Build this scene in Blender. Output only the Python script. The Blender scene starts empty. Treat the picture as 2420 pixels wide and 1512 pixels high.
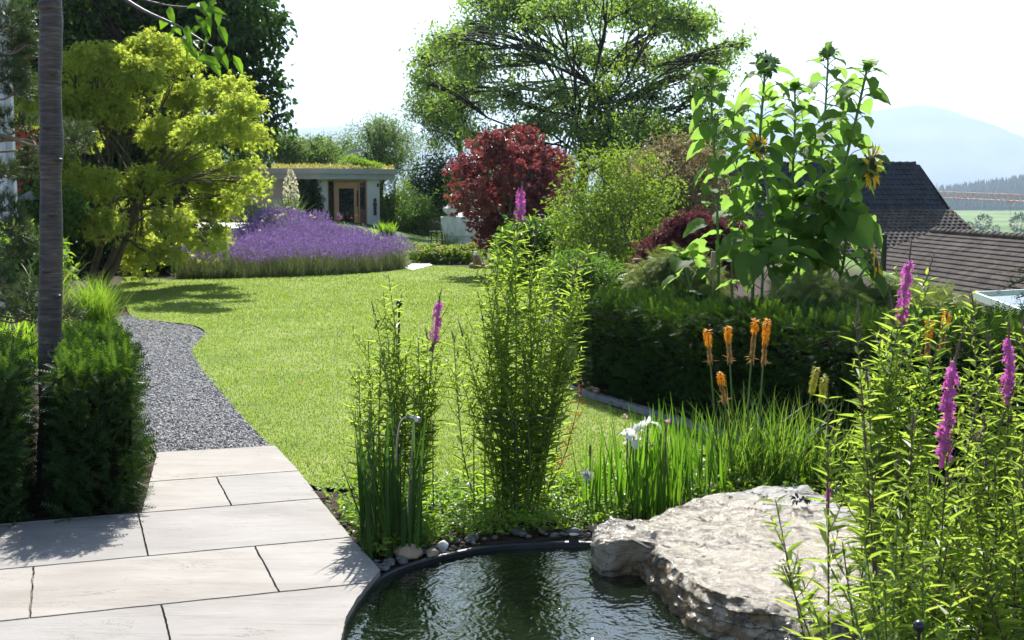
import bpy, bmesh, math, random
import numpy as np
from mathutils import Vector, noise as mnoise

# ------------------------------------------------------------------ camera, sky, sun, exposure
scene = bpy.context.scene
COL = scene.collection
rng = np.random.default_rng(11)
random.seed(5)
PI = math.pi

CAM_H, PITCH, FOC = 1.7, math.radians(5.985), 3019.0      # focal length in pixels of a 2419 px wide frame
cam_d = bpy.data.cameras.new('camera')
cam_d.sensor_width = 36.0
cam_d.lens = FOC / 2419.0 * 36.0
cam_d.clip_start = 0.05
cam_d.clip_end = 30000
cam_d.dof.use_dof = True
cam_d.dof.focus_distance = 8.0
cam_d.dof.aperture_fstop = 9.0
cam = bpy.data.objects.new('camera', cam_d)
cam.location = (0, 0, CAM_H)
cam.rotation_euler = (PI / 2 - PITCH, 0, 0)
COL.objects.link(cam)
scene.camera = cam

SUN_EL, SUN_AZ = math.radians(46.0), math.radians(-1.0)    # sun ahead of the camera, azimuth from +Y to +X
sun_d = bpy.data.lights.new('sun', 'SUN')
sun_d.energy = 4.8
sun_d.angle = math.radians(0.5)
sun_d.color = (1.0, 0.965, 0.91)
sun = bpy.data.objects.new('sun', sun_d)
sun.rotation_euler = (-(PI / 2 - SUN_EL), 0, -SUN_AZ)
sun.location = (0, 20, 30)
COL.objects.link(sun)

world = bpy.data.worlds.new('World')
scene.world = world
world.use_nodes = True
wn, wl = world.node_tree.nodes, world.node_tree.links
wn.clear()
w_out = wn.new('ShaderNodeOutputWorld')
w_bg = wn.new('ShaderNodeBackground')
w_sky = wn.new('ShaderNodeTexSky')
w_sky.sky_type = 'NISHITA'
w_sky.sun_disc = False
w_sky.sun_elevation = SUN_EL
w_sky.sun_rotation = SUN_AZ
w_sky.air_density = 1.0
w_sky.dust_density = 0.7
w_sky.ozone_density = 1.2
w_bg.inputs['Strength'].default_value = 0.084
# thin summer clouds, part of the sky itself
w_tc = wn.new('ShaderNodeTexCoord')
w_map = wn.new('ShaderNodeMapping')
w_map.inputs['Scale'].default_value = (1.6, 1.6, 6.0)
w_map.inputs['Location'].default_value = (0.3, 0.1, 0.45)
w_noi = wn.new('ShaderNodeTexNoise')
w_noi.inputs['Scale'].default_value = 2.2
w_noi.inputs['Detail'].default_value = 7
w_noi.inputs['Roughness'].default_value = 0.6
w_rmp = wn.new('ShaderNodeValToRGB')
w_rmp.color_ramp.elements[0].position = 0.45
w_rmp.color_ramp.elements[0].color = (0, 0, 0, 1)
w_rmp.color_ramp.elements[1].position = 0.66
w_rmp.color_ramp.elements[1].color = (0.75, 0.75, 0.75, 1)
w_mix = wn.new('ShaderNodeMixRGB')
w_mix.inputs[2].default_value = (8.4, 8.7, 9.1, 1)
wl.new(w_tc.outputs['Generated'], w_map.inputs['Vector'])
wl.new(w_map.outputs[0], w_noi.inputs['Vector'])
wl.new(w_noi.outputs['Fac'], w_rmp.inputs[0])
w_sep = wn.new('ShaderNodeSeparateXYZ')
w_low = wn.new('ShaderNodeMapRange')
w_low.inputs[1].default_value = 0.12; w_low.inputs[2].default_value = 0.27; w_low.inputs[3].default_value = 1.0; w_low.inputs[4].default_value = 0.12
w_mul = wn.new('ShaderNodeMath'); w_mul.operation = 'MULTIPLY'
wl.new(w_tc.outputs['Generated'], w_sep.inputs[0])
wl.new(w_sep.outputs['Z'], w_low.inputs[0])
wl.new(w_rmp.outputs[0], w_mul.inputs[0]); wl.new(w_low.outputs[0], w_mul.inputs[1])
wl.new(w_mul.outputs[0], w_mix.inputs[0])
wl.new(w_sky.outputs[0], w_mix.inputs[1])
wl.new(w_mix.outputs[0], w_bg.inputs['Color'])
wl.new(w_bg.outputs[0], w_out.inputs['Surface'])

scene.view_settings.view_transform = 'Standard'
scene.view_settings.look = 'None'
scene.view_settings.exposure = 1.40
scene.view_settings.gamma = 1.0
scene.cycles.max_bounces = 8
scene.cycles.diffuse_bounces = 3
scene.cycles.glossy_bounces = 3
scene.cycles.transmission_bounces = 5
scene.cycles.transparent_max_bounces = 8
scene.cycles.volume_bounces = 0
scene.cycles.use_denoising = True
scene.cycles.sample_clamp_indirect = 6.0

# ------------------------------------------------------------------ photograph geometry helpers
CP, SP = math.cos(PITCH), math.sin(PITCH)
def ray(x, y):
    dx, dy = (x - 1209.5) / FOC, -(y - 756.0) / FOC
    return np.array([dx, CP + dy * SP, -SP + dy * CP])
def at(x, y, Y):
    "point on the sight line of a picture point at world depth Y"
    d = ray(x, y)
    return np.array([0, 0, CAM_H]) + d * (Y / d[1])
def gr(x, y, z=0.0):
    "where the sight line of a picture point meets the level z"
    d = ray(x, y)
    return np.array([0, 0, CAM_H]) + d * ((z - CAM_H) / d[2])
def g2(x, y, z=0.0):
    return gr(x, y, z)[:2]

# ------------------------------------------------------------------ mesh builder
WLOC = {}
class MB:
    def __init__(self):
        self.v, self.f, self.m, self.s, self.n = [], [], [], [], 0
    def add(self, V, F, mat=0, smooth=False):
        V = np.asarray(V, dtype=np.float64).reshape(-1, 3)
        F = np.asarray(F, dtype=np.int64)
        if len(V) == 0 or len(F) == 0: return
        self.v.append(V); self.f.append(F + self.n)
        self.m.append(np.full(len(F), mat)); self.s.append(np.full(len(F), smooth))
        self.n += len(V)
    def mesh(self, name, mats, off=(0, 0, 0)):
        me = bpy.data.meshes.new(name)
        V = np.concatenate(self.v) - np.asarray(off)
        me.vertices.add(len(V))
        me.vertices.foreach_set('co', V.astype(np.float32).ravel())
        loops = np.concatenate([f.ravel() for f in self.f])
        tot = np.concatenate([np.full(len(f), f.shape[1]) for f in self.f])
        st = np.concatenate([[0], np.cumsum(tot)[:-1]])
        me.loops.add(len(loops))
        me.loops.foreach_set('vertex_index', loops.astype(np.int32))
        me.polygons.add(len(tot))
        me.polygons.foreach_set('loop_start', st.astype(np.int32))
        me.polygons.foreach_set('loop_total', tot.astype(np.int32))
        me.polygons.foreach_set('material_index', np.concatenate(self.m).astype(np.int32))
        me.polygons.foreach_set('use_smooth', np.concatenate(self.s))
        for m in (mats if isinstance(mats, (list, tuple)) else [mats]):
            me.materials.append(m)
        me.update(calc_edges=True)
        me.validate()
        return me
    def obj(self, name, mats, parent=None, loc=None):
        "ONE mesh object; vertices are given in world coordinates"
        if parent is not None: off = WLOC[parent.name]
        elif loc is not None: off = np.asarray(loc, float)
        else: off = np.zeros(3)
        o = bpy.data.objects.new(name, self.mesh(name, mats, off))
        COL.objects.link(o)
        WLOC[o.name] = np.asarray(off, float)
        if parent is not None: o.parent = parent
        else: o.location = off
        return o

def thing(name, label, cat, loc, group=None):
    o = bpy.data.objects.new(name, None)
    COL.objects.link(o)
    o.empty_display_size = 0.1
    o.location = tuple(float(c) for c in loc)
    WLOC[o.name] = np.asarray(loc, float)
    o['label'] = label; o['category'] = cat
    if group: o['group'] = group
    return o
def tag(o, label, cat, group=None):
    o['label'] = label; o['category'] = cat
    if group: o['group'] = group
    return o
def kind(o, k):
    o['kind'] = k
    return o
def copy_thing(root, loc, rotz=0.0, scale=1.0, label=None):
    r = root.copy(); COL.objects.link(r)
    r.location = tuple(float(c) for c in loc); r.rotation_euler = (0, 0, rotz); r.scale = (scale,) * 3
    if label: r['label'] = label
    for ch in list(root.children):
        c = ch.copy(); COL.objects.link(c); c.parent = r
        for g in ch.children:
            d = g.copy(); COL.objects.link(d); d.parent = c
    return r

def nrm(a):
    a = np.asarray(a, float)
    return a / np.maximum(np.linalg.norm(a, axis=-1, keepdims=True), 1e-9)

def box(mb, lo, hi, mat=0):
    x0, y0, z0 = lo; x1, y1, z1 = hi
    V = [(x0, y0, z0), (x1, y0, z0), (x1, y1, z0), (x0, y1, z0), (x0, y0, z1), (x1, y0, z1), (x1, y1, z1), (x0, y1, z1)]
    F = [(0, 3, 2, 1), (4, 5, 6, 7), (0, 1, 5, 4), (1, 2, 6, 5), (2, 3, 7, 6), (3, 0, 4, 7)]
    mb.add(V, F, mat)
def obox(mb, c, ax, ay, az, mat=0):
    "oriented box: centre and three half-axis vectors"
    c, ax, ay, az = (np.asarray(q, float) for q in (c, ax, ay, az))
    V = [c + sx * ax + sy * ay + sz * az for sz in (-1, 1) for sx, sy in ((-1, -1), (1, -1), (1, 1), (-1, 1))]
    F = [(0, 3, 2, 1), (4, 5, 6, 7), (0, 1, 5, 4), (1, 2, 6, 5), (2, 3, 7, 6), (3, 0, 4, 7)]
    mb.add(V, F, mat)
def wallbox(mb, p, q, z0, z1, t, mat=0):
    "upright slab from p to q (plan points), thickness t about the line"
    p, q = np.asarray(p[:2], float), np.asarray(q[:2], float)
    d = (q - p) / 2
    n = np.array([-d[1], d[0]]); n = n / np.linalg.norm(n) * t / 2
    c = (p + q) / 2
    obox(mb, (c[0], c[1], (z0 + z1) / 2), (d[0], d[1], 0), (n[0], n[1], 0), (0, 0, (z1 - z0) / 2), mat)

def tube(mb, pts, rad, sides=7, mat=0, cap=True):
    pts = np.asarray(pts, float); n = len(pts)
    rad = np.broadcast_to(np.asarray(rad, float), (n,))
    t = nrm(np.gradient(pts, axis=0))
    ref = np.array([0, 0, 1.0]) if abs(t[:, 2].mean()) < 0.8 else np.array([1.0, 0, 0])
    u = nrm(np.cross(t, ref)); w = np.cross(t, u)
    a = np.arange(sides) * 2 * PI / sides
    V = pts[:, None, :] + rad[:, None, None] * (np.cos(a)[None, :, None] * u[:, None, :] + np.sin(a)[None, :, None] * w[:, None, :])
    i = np.arange(n - 1)[:, None] * sides; j = np.arange(sides)[None, :]; k = (np.arange(sides)[None, :] + 1) % sides
    F = np.stack([i + j, i + k, i + sides + k, i + sides + j], -1).reshape(-1, 4)
    mb.add(V.reshape(-1, 3), F, mat, True)
    if cap:
        for q, s in ((0, 1), (n - 1, -1)):
            c = np.concatenate([V[q], pts[q][None]])
            jj = np.arange(sides); kk = (jj + 1) % sides
            Fc = np.stack([kk if s > 0 else jj, jj if s > 0 else kk, np.full(sides, sides)], -1)
            mb.add(c, Fc, mat)

def spline(P, n):
    "Catmull-Rom through the points, n samples"
    P = np.asarray(P, float)
    Q = np.concatenate([[2 * P[0] - P[1]], P, [2 * P[-1] - P[-2]]])
    out = []
    for s in np.linspace(0, len(P) - 1, n):
        i = min(int(s), len(P) - 2); t = s - i
        a, b, c, d = Q[i], Q[i + 1], Q[i + 2], Q[i + 3]
        out.append(0.5 * ((2 * b) + (c - a) * t + (2 * a - 5 * b + 4 * c - d) * t * t + (3 * b - a - 3 * c + d) * t ** 3))
    return np.array(out)
def closed_spline(P, per):
    P = np.asarray(P, float); n = len(P); out = []
    for i in range(n):
        a, b, c, d = P[i - 1], P[i], P[(i + 1) % n], P[(i + 2) % n]
        for k in range(per):
            t = k / per
            out.append(0.5 * ((2 * b) + (c - a) * t + (2 * a - 5 * b + 4 * c - d) * t * t + (3 * b - a - 3 * c + d) * t ** 3))
    return np.array(out)

def lathe(mb, c, prof, sides=12, mat=0, axis=(0, 0, 1), smooth=True):
    "prof: list of (radius, height along the axis)"
    axis = nrm(np.asarray(axis, float)); ref = np.array([1.0, 0, 0]) if abs(axis[0]) < 0.8 else np.array([0, 1.0, 0])
    u = nrm(np.cross(axis, ref)); w = np.cross(axis, u)
    a = np.arange(sides) * 2 * PI / sides
    V = np.array([np.asarray(c) + h * axis + r * (math.cos(x) * u + math.sin(x) * w) for r, h in prof for x in a])
    n = len(prof)
    i = np.arange(n - 1)[:, None] * sides; j = np.arange(sides)[None, :]; k = (j + 1) % sides
    F = np.stack([i + j, i + k, i + sides + k, i + sides + j], -1).reshape(-1, 4)
    mb.add(V, F, mat, smooth)

def inside(P, poly):
    P = np.asarray(P, float); poly = np.asarray(poly, float)[:, :2]
    x, y = P[:, 0], P[:, 1]; r = np.zeros(len(P), bool); n = len(poly)
    for i in range(n):
        x0, y0 = poly[i]; x1, y1 = poly[(i + 1) % n]
        c = (y0 > y) != (y1 > y)
        r ^= c & (x < (x1 - x0) * (y - y0) / ((y1 - y0) if y1 != y0 else 1e-12) + x0)
    return r
def scatter(poly, n):
    poly = np.asarray(poly, float)[:, :2]; lo, hi = poly.min(0), poly.max(0); out = []
    got = 0
    while got < n:
        p = rng.uniform(lo, hi, (n * 2, 2)); p = p[inside(p, poly)]
        out.append(p); got += len(p)
        if len(p) == 0: break
    return np.concatenate(out)[:n]
def area(poly):
    p = np.asarray(poly)[:, :2]; q = np.roll(p, -1, 0)
    return abs((p[:, 0] * q[:, 1] - q[:, 0] * p[:, 1]).sum()) / 2
def sheet(name, poly, z, mat, thick=0.0):
    bm = bmesh.new()
    vs = [bm.verts.new((p[0], p[1], z)) for p in poly]
    f = bm.faces.new(vs)
    if f.normal.z < 0 or f.calc_area() and (f.normal_update() or f.normal.z < 0): f.normal_flip()
    if thick:
        r = bmesh.ops.extrude_face_region(bm, geom=[f])
        for e in r['geom']:
            if isinstance(e, bmesh.types.BMVert): e.co.z -= thick
        bmesh.ops.recalc_face_normals(bm, faces=bm.faces)
    bmesh.ops.triangulate(bm, faces=bm.faces)
    me = bpy.data.meshes.new(name); bm.to_mesh(me); bm.free()
    me.materials.append(mat)
    o = bpy.data.objects.new(name, me); COL.objects.link(o)
    WLOC[o.name] = np.zeros(3)
    return o

# ------------------------------------------------------------------ leaf templates (x side, y along, z normal), length 1
def T(V, F): return np.asarray(V, float), np.asarray(F, int)
def leaf2(w, fold=0.08, droop=0.08):
    return T([(0, 0, 0), (-w / 2, .42, fold), (0, 1, -droop), (w / 2, .42, fold)], [(0, 2, 1), (0, 3, 2)])
def leaf6(w, fold=0.08, droop=0.15):
    h = w / 2
    return T([(0, 0, 0), (-h * .85, .28, fold), (-h * .8, .62, fold * .8 - droop * .3), (0, 1, -droop), (h * .8, .62, fold * .8 - droop * .3),
              (h * .85, .28, fold), (0, .45, -droop * .1)],
             [(0, 6, 1), (1, 6, 2), (2, 6, 3), (3, 6, 4), (4, 6, 5), (5, 6, 0)])
def lance(w, droop=0.2):
    h = w / 2
    return T([(0, 0, 0), (-h, .3, .03), (-h * .75, .65, -droop * .35), (0, 1, -droop), (h * .75, .65, -droop * .35), (h, .3, .03)],
             [(0, 2, 1), (0, 3, 2), (0, 4, 3), (0, 5, 4)])
def maple(droop=0.35, wid=0.11):
    V, F = [], []
    for ang, L in ((-78, .55), (-38, .8), (0, .9), (38, .8), (78, .55)):
        a = math.radians(ang); d = np.array([math.sin(a), math.cos(a)]); s = np.array([d[1], -d[0]])
        c = np.array([0, .12])
        for q, zz in ((c, 0), (c + d * L * .4 + s * wid, -.03), (c + d * L, -droop * L), (c + d * L * .4 - s * wid, -.03)):
            V.append((q[0], q[1], zz))
        n = len(V) - 4
        F += [(n, n + 1, n + 2), (n, n + 2, n + 3)]
    return T(V, F)
def yew_spray(pairs=6):
    V, F = [], []
    def tri(a, b, c):
        n = len(V); V.extend((a, b, c)); F.append((n, n + 1, n + 2))
    for i in range(pairs):
        y = .06 + .86 * i / pairs
        L = .22 * (1 - .35 * i / pairs)
        for s in (-1, 1):
            z = -.12 * y * y
            yy = y + (.02 if s > 0 else 0)
            tri((0, yy - .042, z), (s * L, yy + .12, z + .03), (0, yy + .042, z))
    tri((-.012, .05, 0), (0, 1.02, -.14), (.012, .05, 0))
    return T(V, F)
def pine_tuft(n=30, seed=3):
    r = np.random.default_rng(seed); V, F = [], []
    for i in range(n):
        y = r.uniform(0, .5); a = r.uniform(0, 2 * PI); sp = r.uniform(.35, 1.0)
        d = nrm(np.array([math.cos(a) * sp, .75, math.sin(a) * sp])); L = r.uniform(.42, .62)
        s = nrm(np.cross(d, r.normal(size=3))) * .016
        b = np.array([0, y, 0]); k = len(V)
        V += [b - s, b + d * L, b + s]; F.append((k, k + 1, k + 2))
    k = len(V); V += [(-.02, 0, 0), (0, .6, 0), (.02, 0, 0)]; F.append((k, k + 1, k + 2))
    return T(V, F)
def feather(n=7):
    V, F = [], []
    for i in range(n):
        y = .1 + .8 * i / n; L = .34 * (1 - .6 * i / n)
        for s in (-1, 1):
            k = len(V); V += [(0, y - .02, 0), (s * L, y + .2, -.12 - .1 * y), (0, y + .03, 0)]; F.append((k, k + 1, k + 2))
    k = len(V); V += [(-.012, 0, 0), (0, 1, -.15), (.012, 0, 0)]; F.append((k, k + 1, k + 2))
    return T(V, F)

def put(mb, tm, pos, dirs, nor, scale, mat=0, smooth=False):
    "place a template many times"
    V, F = tm
    pos = np.asarray(pos, float).reshape(-1, 3); n = len(pos)
    if n == 0: return
    d = nrm(np.broadcast_to(dirs, (n, 3)))
    nn = np.broadcast_to(nor, (n, 3)); s = nrm(np.cross(d, nn)); up = np.cross(s, d)
    sc = np.broadcast_to(np.asarray(scale, float), (n,))
    W = pos[:, None, :] + sc[:, None, None] * (V[None, :, 0, None] * s[:, None, :] + V[None, :, 1, None] * d[:, None, :] + V[None, :, 2, None] * up[:, None, :])
    FF = F[None] + (np.arange(n) * len(V))[:, None, None]
    mb.add(W.reshape(-1, 3), FF.reshape(-1, F.shape[1]), mat, smooth)

def ribbons(mb, base, az, lean, L, w, droop, segs=5, mat=0, twist=0.0, stiff=1.0):
    "n grass-like blades: lean = outward slope at the foot, droop = how far the tip arches over"
    base = np.asarray(base, float).reshape(-1, 3); n = len(base)
    az, lean, L, w, droop = (np.broadcast_to(np.asarray(q, float), (n,)) for q in (az, lean, L, w, droop))
    t = np.linspace(0, 1, segs + 1)
    out = np.stack([np.cos(az), np.sin(az), np.zeros(n)], -1)
    a0 = lean[:, None] + droop[:, None] * t[None, :] ** 1.6       # angle from upright
    step = L[:, None] / segs
    r = np.concatenate([np.zeros((n, 1)), np.cumsum(np.sin(a0[:, :-1]) * step, 1)], 1)
    z = np.concatenate([np.zeros((n, 1)), np.cumsum(np.cos(a0[:, :-1]) * step, 1)], 1)
    C = base[:, None, :] + out[:, None, :] * r[..., None] + np.array([0, 0, 1.0]) * z[..., None]
    sa = az + PI / 2 + twist * rng.normal(size=n)
    side = np.stack([np.cos(sa), np.sin(sa), np.zeros(n)], -1)
    prof = np.interp(t, [0, .25, .6, 1], [.7, 1, .85, .06])
    W = w[:, None] * prof[None, :] / 2
    V = np.stack([C - side[:, None, :] * W[..., None], C + side[:, None, :] * W[..., None]], 2)   # n, segs+1, 2, 3
    k = (np.arange(n) * (segs + 1) * 2)[:, None]; i = np.arange(segs)[None, :] * 2
    F = np.stack([k + i, k + i + 1, k + i + 3, k + i + 2], -1).reshape(-1, 4)
    mb.add(V.reshape(-1, 3), F, mat, True)
    return C[:, -1]

def rand_dirs(n):
    return nrm(rng.normal(size=(n, 3)))

_ico = {}
def ico(sub):
    if sub not in _ico:
        bm = bmesh.new(); bmesh.ops.create_icosphere(bm, subdivisions=sub, radius=1)
        _ico[sub] = (np.array([v.co[:] for v in bm.verts]), np.array([[v.index for v in f.verts] for f in bm.faces])); bm.free()
    return _ico[sub]
def ball(mb, c, r, sub=2, mat=0):
    V, F = ico(sub); mb.add(V * np.asarray(r) + np.asarray(c), F, mat, True)
def stone(mb, c, r, seed, sub=3, rough=0.28, mat=0):
    V, F = ico(sub)
    o = Vector((seed * 3.7, seed * 1.3, seed * 7.1))
    d = np.array([mnoise.noise(Vector(v) * 1.3 + o) + .45 * mnoise.noise(Vector(v) * 3.1 + o) for v in V])
    # facet: clamp along a few random planes
    P = V * (1 + rough * d[:, None])
    rr = np.random.default_rng(seed)
    for _ in range(7):
        n = nrm(rr.normal(size=3)); h = rr.uniform(.62, .9)
        e = P @ n - h
        P = P - np.where(e > 0, e, 0)[:, None] * n * .85
    mb.add(P * np.asarray(r) + np.asarray(c), F, mat, sub > 2)
# ------------------------------------------------------------------ materials
def new_mat(name):
    m = bpy.data.materials.new(name); m.use_nodes = True
    nt = m.node_tree; nt.nodes.clear()
    out = nt.nodes.new('ShaderNodeOutputMaterial')
    return m, nt, out
def nd(nt, t, **kw):
    n = nt.nodes.new(t)
    for k, v in kw.items():
        if k in n.inputs: n.inputs[k].default_value = v
        else: setattr(n, k, v)
    return n
def c4(c): return (c[0], c[1], c[2], 1.0)
def ramp(nt, stops):
    r = nt.nodes.new('ShaderNodeValToRGB'); e = r.color_ramp.elements
    e[0].position, e[0].color = stops[0][0], c4(stops[0][1])
    e[1].position, e[1].color = stops[-1][0], c4(stops[-1][1])
    for p, c in stops[1:-1]:
        q = e.new(p); q.color = c4(c)
    return r
def leaf_mat(name, cols, trans=0.45, tcol=(1.6, 1.9, 0.5), rough=0.5, spec=0.22, clump=1.2, wi=0.62, wn_=0.40):
    "leaf skin: each leaf its own tint, light passing through from behind"
    m, nt, out = new_mat(name); L = nt.links.new
    geo = nd(nt, 'ShaderNodeNewGeometry')
    tc = nd(nt, 'ShaderNodeTexCoord')
    noi = nd(nt, 'ShaderNodeTexNoise', Scale=clump, Detail=2.0)
    L(tc.outputs['Object'], noi.inputs['Vector'])
    mx = nd(nt, 'ShaderNodeMath', operation='MULTIPLY_ADD')
    mx.inputs[1].default_value = wi
    sc = nd(nt, 'ShaderNodeMath', operation='MULTIPLY'); sc.inputs[1].default_value = wn_
    L(noi.outputs['Fac'], sc.inputs[0])
    L(geo.outputs['Random Per Island'], mx.inputs[0]); L(sc.outputs[0], mx.inputs[2])
    n = len(cols)
    r = ramp(nt, [(i / (n - 1), c) for i, c in enumerate(cols)])
    L(mx.outputs[0], r.inputs[0])
    p = nd(nt, 'ShaderNodeBsdfPrincipled', Roughness=rough)
    p.inputs['Specular IOR Level'].default_value = spec
    L(r.outputs[0], p.inputs['Base Color'])
    t = nd(nt, 'ShaderNodeBsdfTranslucent')
    mul = nd(nt, 'ShaderNodeMixRGB', blend_type='MULTIPLY'); mul.inputs[0].default_value = 1; mul.inputs[2].default_value = c4(tcol)
    L(r.outputs[0], mul.inputs[1]); L(mul.outputs[0], t.inputs['Color'])
    ms = nd(nt, 'ShaderNodeMixShader'); ms.inputs[0].default_value = trans
    L(p.outputs[0], ms.inputs[1]); L(t.outputs[0], ms.inputs[2]); L(ms.outputs[0], out.inputs['Surface'])
    return m
def rough_mat(name, cols, scale=6.0, detail=6.0, rough=0.8, bump=0.3, bscale=None, stretch=(1, 1, 1), metal=0.0, spec=0.4, dist=0.02):
    m, nt, out = new_mat(name); L = nt.links.new
    tc = nd(nt, 'ShaderNodeTexCoord'); mp = nd(nt, 'ShaderNodeMapping'); mp.inputs['Scale'].default_value = stretch
    L(tc.outputs['Object'], mp.inputs['Vector'])
    n = nd(nt, 'ShaderNodeTexNoise', Scale=scale, Detail=detail, Roughness=0.62); L(mp.outputs[0], n.inputs['Vector'])
    k = len(cols); r = ramp(nt, [(0.3 + 0.4 * i / (k - 1), c) for i, c in enumerate(cols)]); L(n.outputs['Fac'], r.inputs[0])
    p = nd(nt, 'ShaderNodeBsdfPrincipled', Roughness=rough, Metallic=metal); p.inputs['Specular IOR Level'].default_value = spec
    L(r.outputs[0], p.inputs['Base Color'])
    if bump:
        n2 = nd(nt, 'ShaderNodeTexNoise', Scale=bscale or scale * 3, Detail=8.0, Roughness=0.6); L(mp.outputs[0], n2.inputs['Vector'])
        b = nd(nt, 'ShaderNodeBump', Strength=bump, Distance=dist); L(n2.outputs['Fac'], b.inputs['Height']); L(b.outputs[0], p.inputs['Normal'])
    L(p.outputs[0], out.inputs['Surface'])
    return m

M = {}
M['black'] = rough_mat('black_paint', [(.012, .014, .016), (.022, .024, .026)], 20, rough=.3, bump=.05)
M['steel'] = rough_mat('brushed_steel', [(.42, .42, .42), (.55, .55, .54)], 30, rough=.28, bump=.05, metal=1.0)
M['wood'] = rough_mat('larch_wood', [(.36, .2, .1), (.5, .31, .17)], 5, rough=.6, bump=.1, stretch=(8, 8, .6))
M['stake'] = rough_mat('stake_wood', [(.42, .31, .2), (.58, .46, .32)], 5, rough=.75, bump=.2, stretch=(8, 8, .6))
M['concrete'] = rough_mat('board_marked_concrete', [(.46, .475, .48), (.54, .555, .56), (.6, .61, .61)], 2.2, rough=.85, bump=.15, stretch=(1, 1, .3))
M['fascia'] = rough_mat('zinc_fascia', [(.30, .32, .34), (.38, .40, .42)], 1.5, rough=.45, bump=.04, metal=.2)
M['white_wall'] = rough_mat('white_render', [(.62, .64, .66), (.7, .71, .72)], 3, rough=.9, bump=.06, bscale=60)
M['red_wall'] = rough_mat('red_render', [(.42, .05, .035), (.5, .075, .05)], 3, rough=.9, bump=.05)
M['glass'] = rough_mat('window_glass', [(.012, .017, .016), (.02, .028, .026)], 2, rough=.04, bump=0, spec=.9)
M['dark_wood'] = rough_mat('dark_slats', [(.1, .06, .04), (.16, .1, .07)], 4, rough=.6, bump=.1)
M['iron'] = rough_mat('rusty_iron', [(.03, .022, .02), (.06, .035, .028)], 12, rough=.7, bump=.2)
M['soil'] = rough_mat('dark_soil', [(.018, .012, .008), (.045, .03, .02), (.08, .055, .038)], 14, rough=.95, bump=.8, bscale=40, dist=.03)
M['pebble'] = rough_mat('grey_pebble', [(.05, .05, .05), (.12, .118, .112), (.2, .195, .185)], 9, rough=.7, bump=.4, bscale=30)
M['pebble_tan'] = rough_mat('tan_stone', [(.2, .14, .09), (.32, .24, .16), (.4, .32, .24)], 9, rough=.75, bump=.4, bscale=30)
M['kerb'] = rough_mat('grey_kerb', [(.2, .2, .2), (.3, .3, .29)], 12, rough=.85, bump=.3)
M['statue'] = rough_mat('weathered_clay', [(.2, .12, .08), (.34, .22, .15)], 14, rough=.8, bump=.3)
M['white_stone'] = rough_mat('pale_stone', [(.55, .53, .5), (.7, .68, .64)], 12, rough=.8, bump=.3)
M['bark_cherry'] = None
M['bark'] = rough_mat('grey_brown_bark', [(.03, .024, .018), (.07, .055, .042), (.12, .1, .08)], 8, rough=.9, bump=.8, stretch=(3, 3, .7), dist=.03)
M['bark_far'] = rough_mat('dark_bark', [(.02, .018, .015), (.05, .042, .035)], 3, rough=.9, bump=.5, stretch=(2, 2, .6), dist=.05)
M['bark_maple'] = rough_mat('olive_bark', [(.06, .05, .028), (.13, .105, .06)], 9, rough=.85, bump=.4, stretch=(3, 3, .6))
M['bark_pine'] = rough_mat('pale_pine_bark', [(.12, .085, .06), (.26, .2, .15)], 14, rough=.9, bump=.6)
M['stem'] = rough_mat('green_stem', [(.07, .13, .03), (.11, .18, .05)], 20, rough=.55, bump=.1)
M['stem_hairy'] = rough_mat('pale_hairy_stem', [(.1, .17, .05), (.15, .22, .08)], 40, rough=.8, bump=.3)
M['stem_red'] = rough_mat('reddish_stem', [(.07, .04, .03), (.13, .08, .055)], 20, rough=.6, bump=.1)
M['bud'] = rough_mat('dusky_bud', [(.085, .062, .052), (.17, .12, .1), (.14, .12, .07)], 60, rough=.8, bump=.6)

# cherry bark with the fine level rings it has
m, nt, out = new_mat('cherry_bark'); L = nt.links.new
tc = nd(nt, 'ShaderNodeTexCoord'); mp = nd(nt, 'ShaderNodeMapping'); mp.inputs['Scale'].default_value = (2.5, 2.5, 26)
L(tc.outputs['Object'], mp.inputs['Vector'])
n = nd(nt, 'ShaderNodeTexNoise', Scale=3.2, Detail=8.0, Roughness=.68); L(mp.outputs[0], n.inputs['Vector'])
n3 = nd(nt, 'ShaderNodeTexNoise', Scale=7.0, Detail=4.0); L(tc.outputs['Object'], n3.inputs['Vector'])
r = ramp(nt, [(.3, (.02, .017, .016)), (.47, (.055, .046, .042)), (.58, (.1, .085, .075)), (.7, (.2, .17, .14))]); L(n.outputs['Fac'], r.inputs[0])
r2 = ramp(nt, [(.35, (.55, .55, .6)), (.65, (1.1, 1.05, 1.0))]); L(n3.outputs['Fac'], r2.inputs[0])
mu = nd(nt, 'ShaderNodeMixRGB', blend_type='MULTIPLY'); mu.inputs[0].default_value = 1
L(r.outputs[0], mu.inputs[1]); L(r2.outputs[0], mu.inputs[2])
p = nd(nt, 'ShaderNodeBsdfPrincipled', Roughness=.55); L(mu.outputs[0], p.inputs['Base Color'])
b = nd(nt, 'ShaderNodeBump', Strength=.7, Distance=.01); L(n.outputs['Fac'], b.inputs['Height']); L(b.outputs[0], p.inputs['Normal'])
L(p.outputs[0], out.inputs['Surface']); M['bark_cherry'] = m

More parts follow.
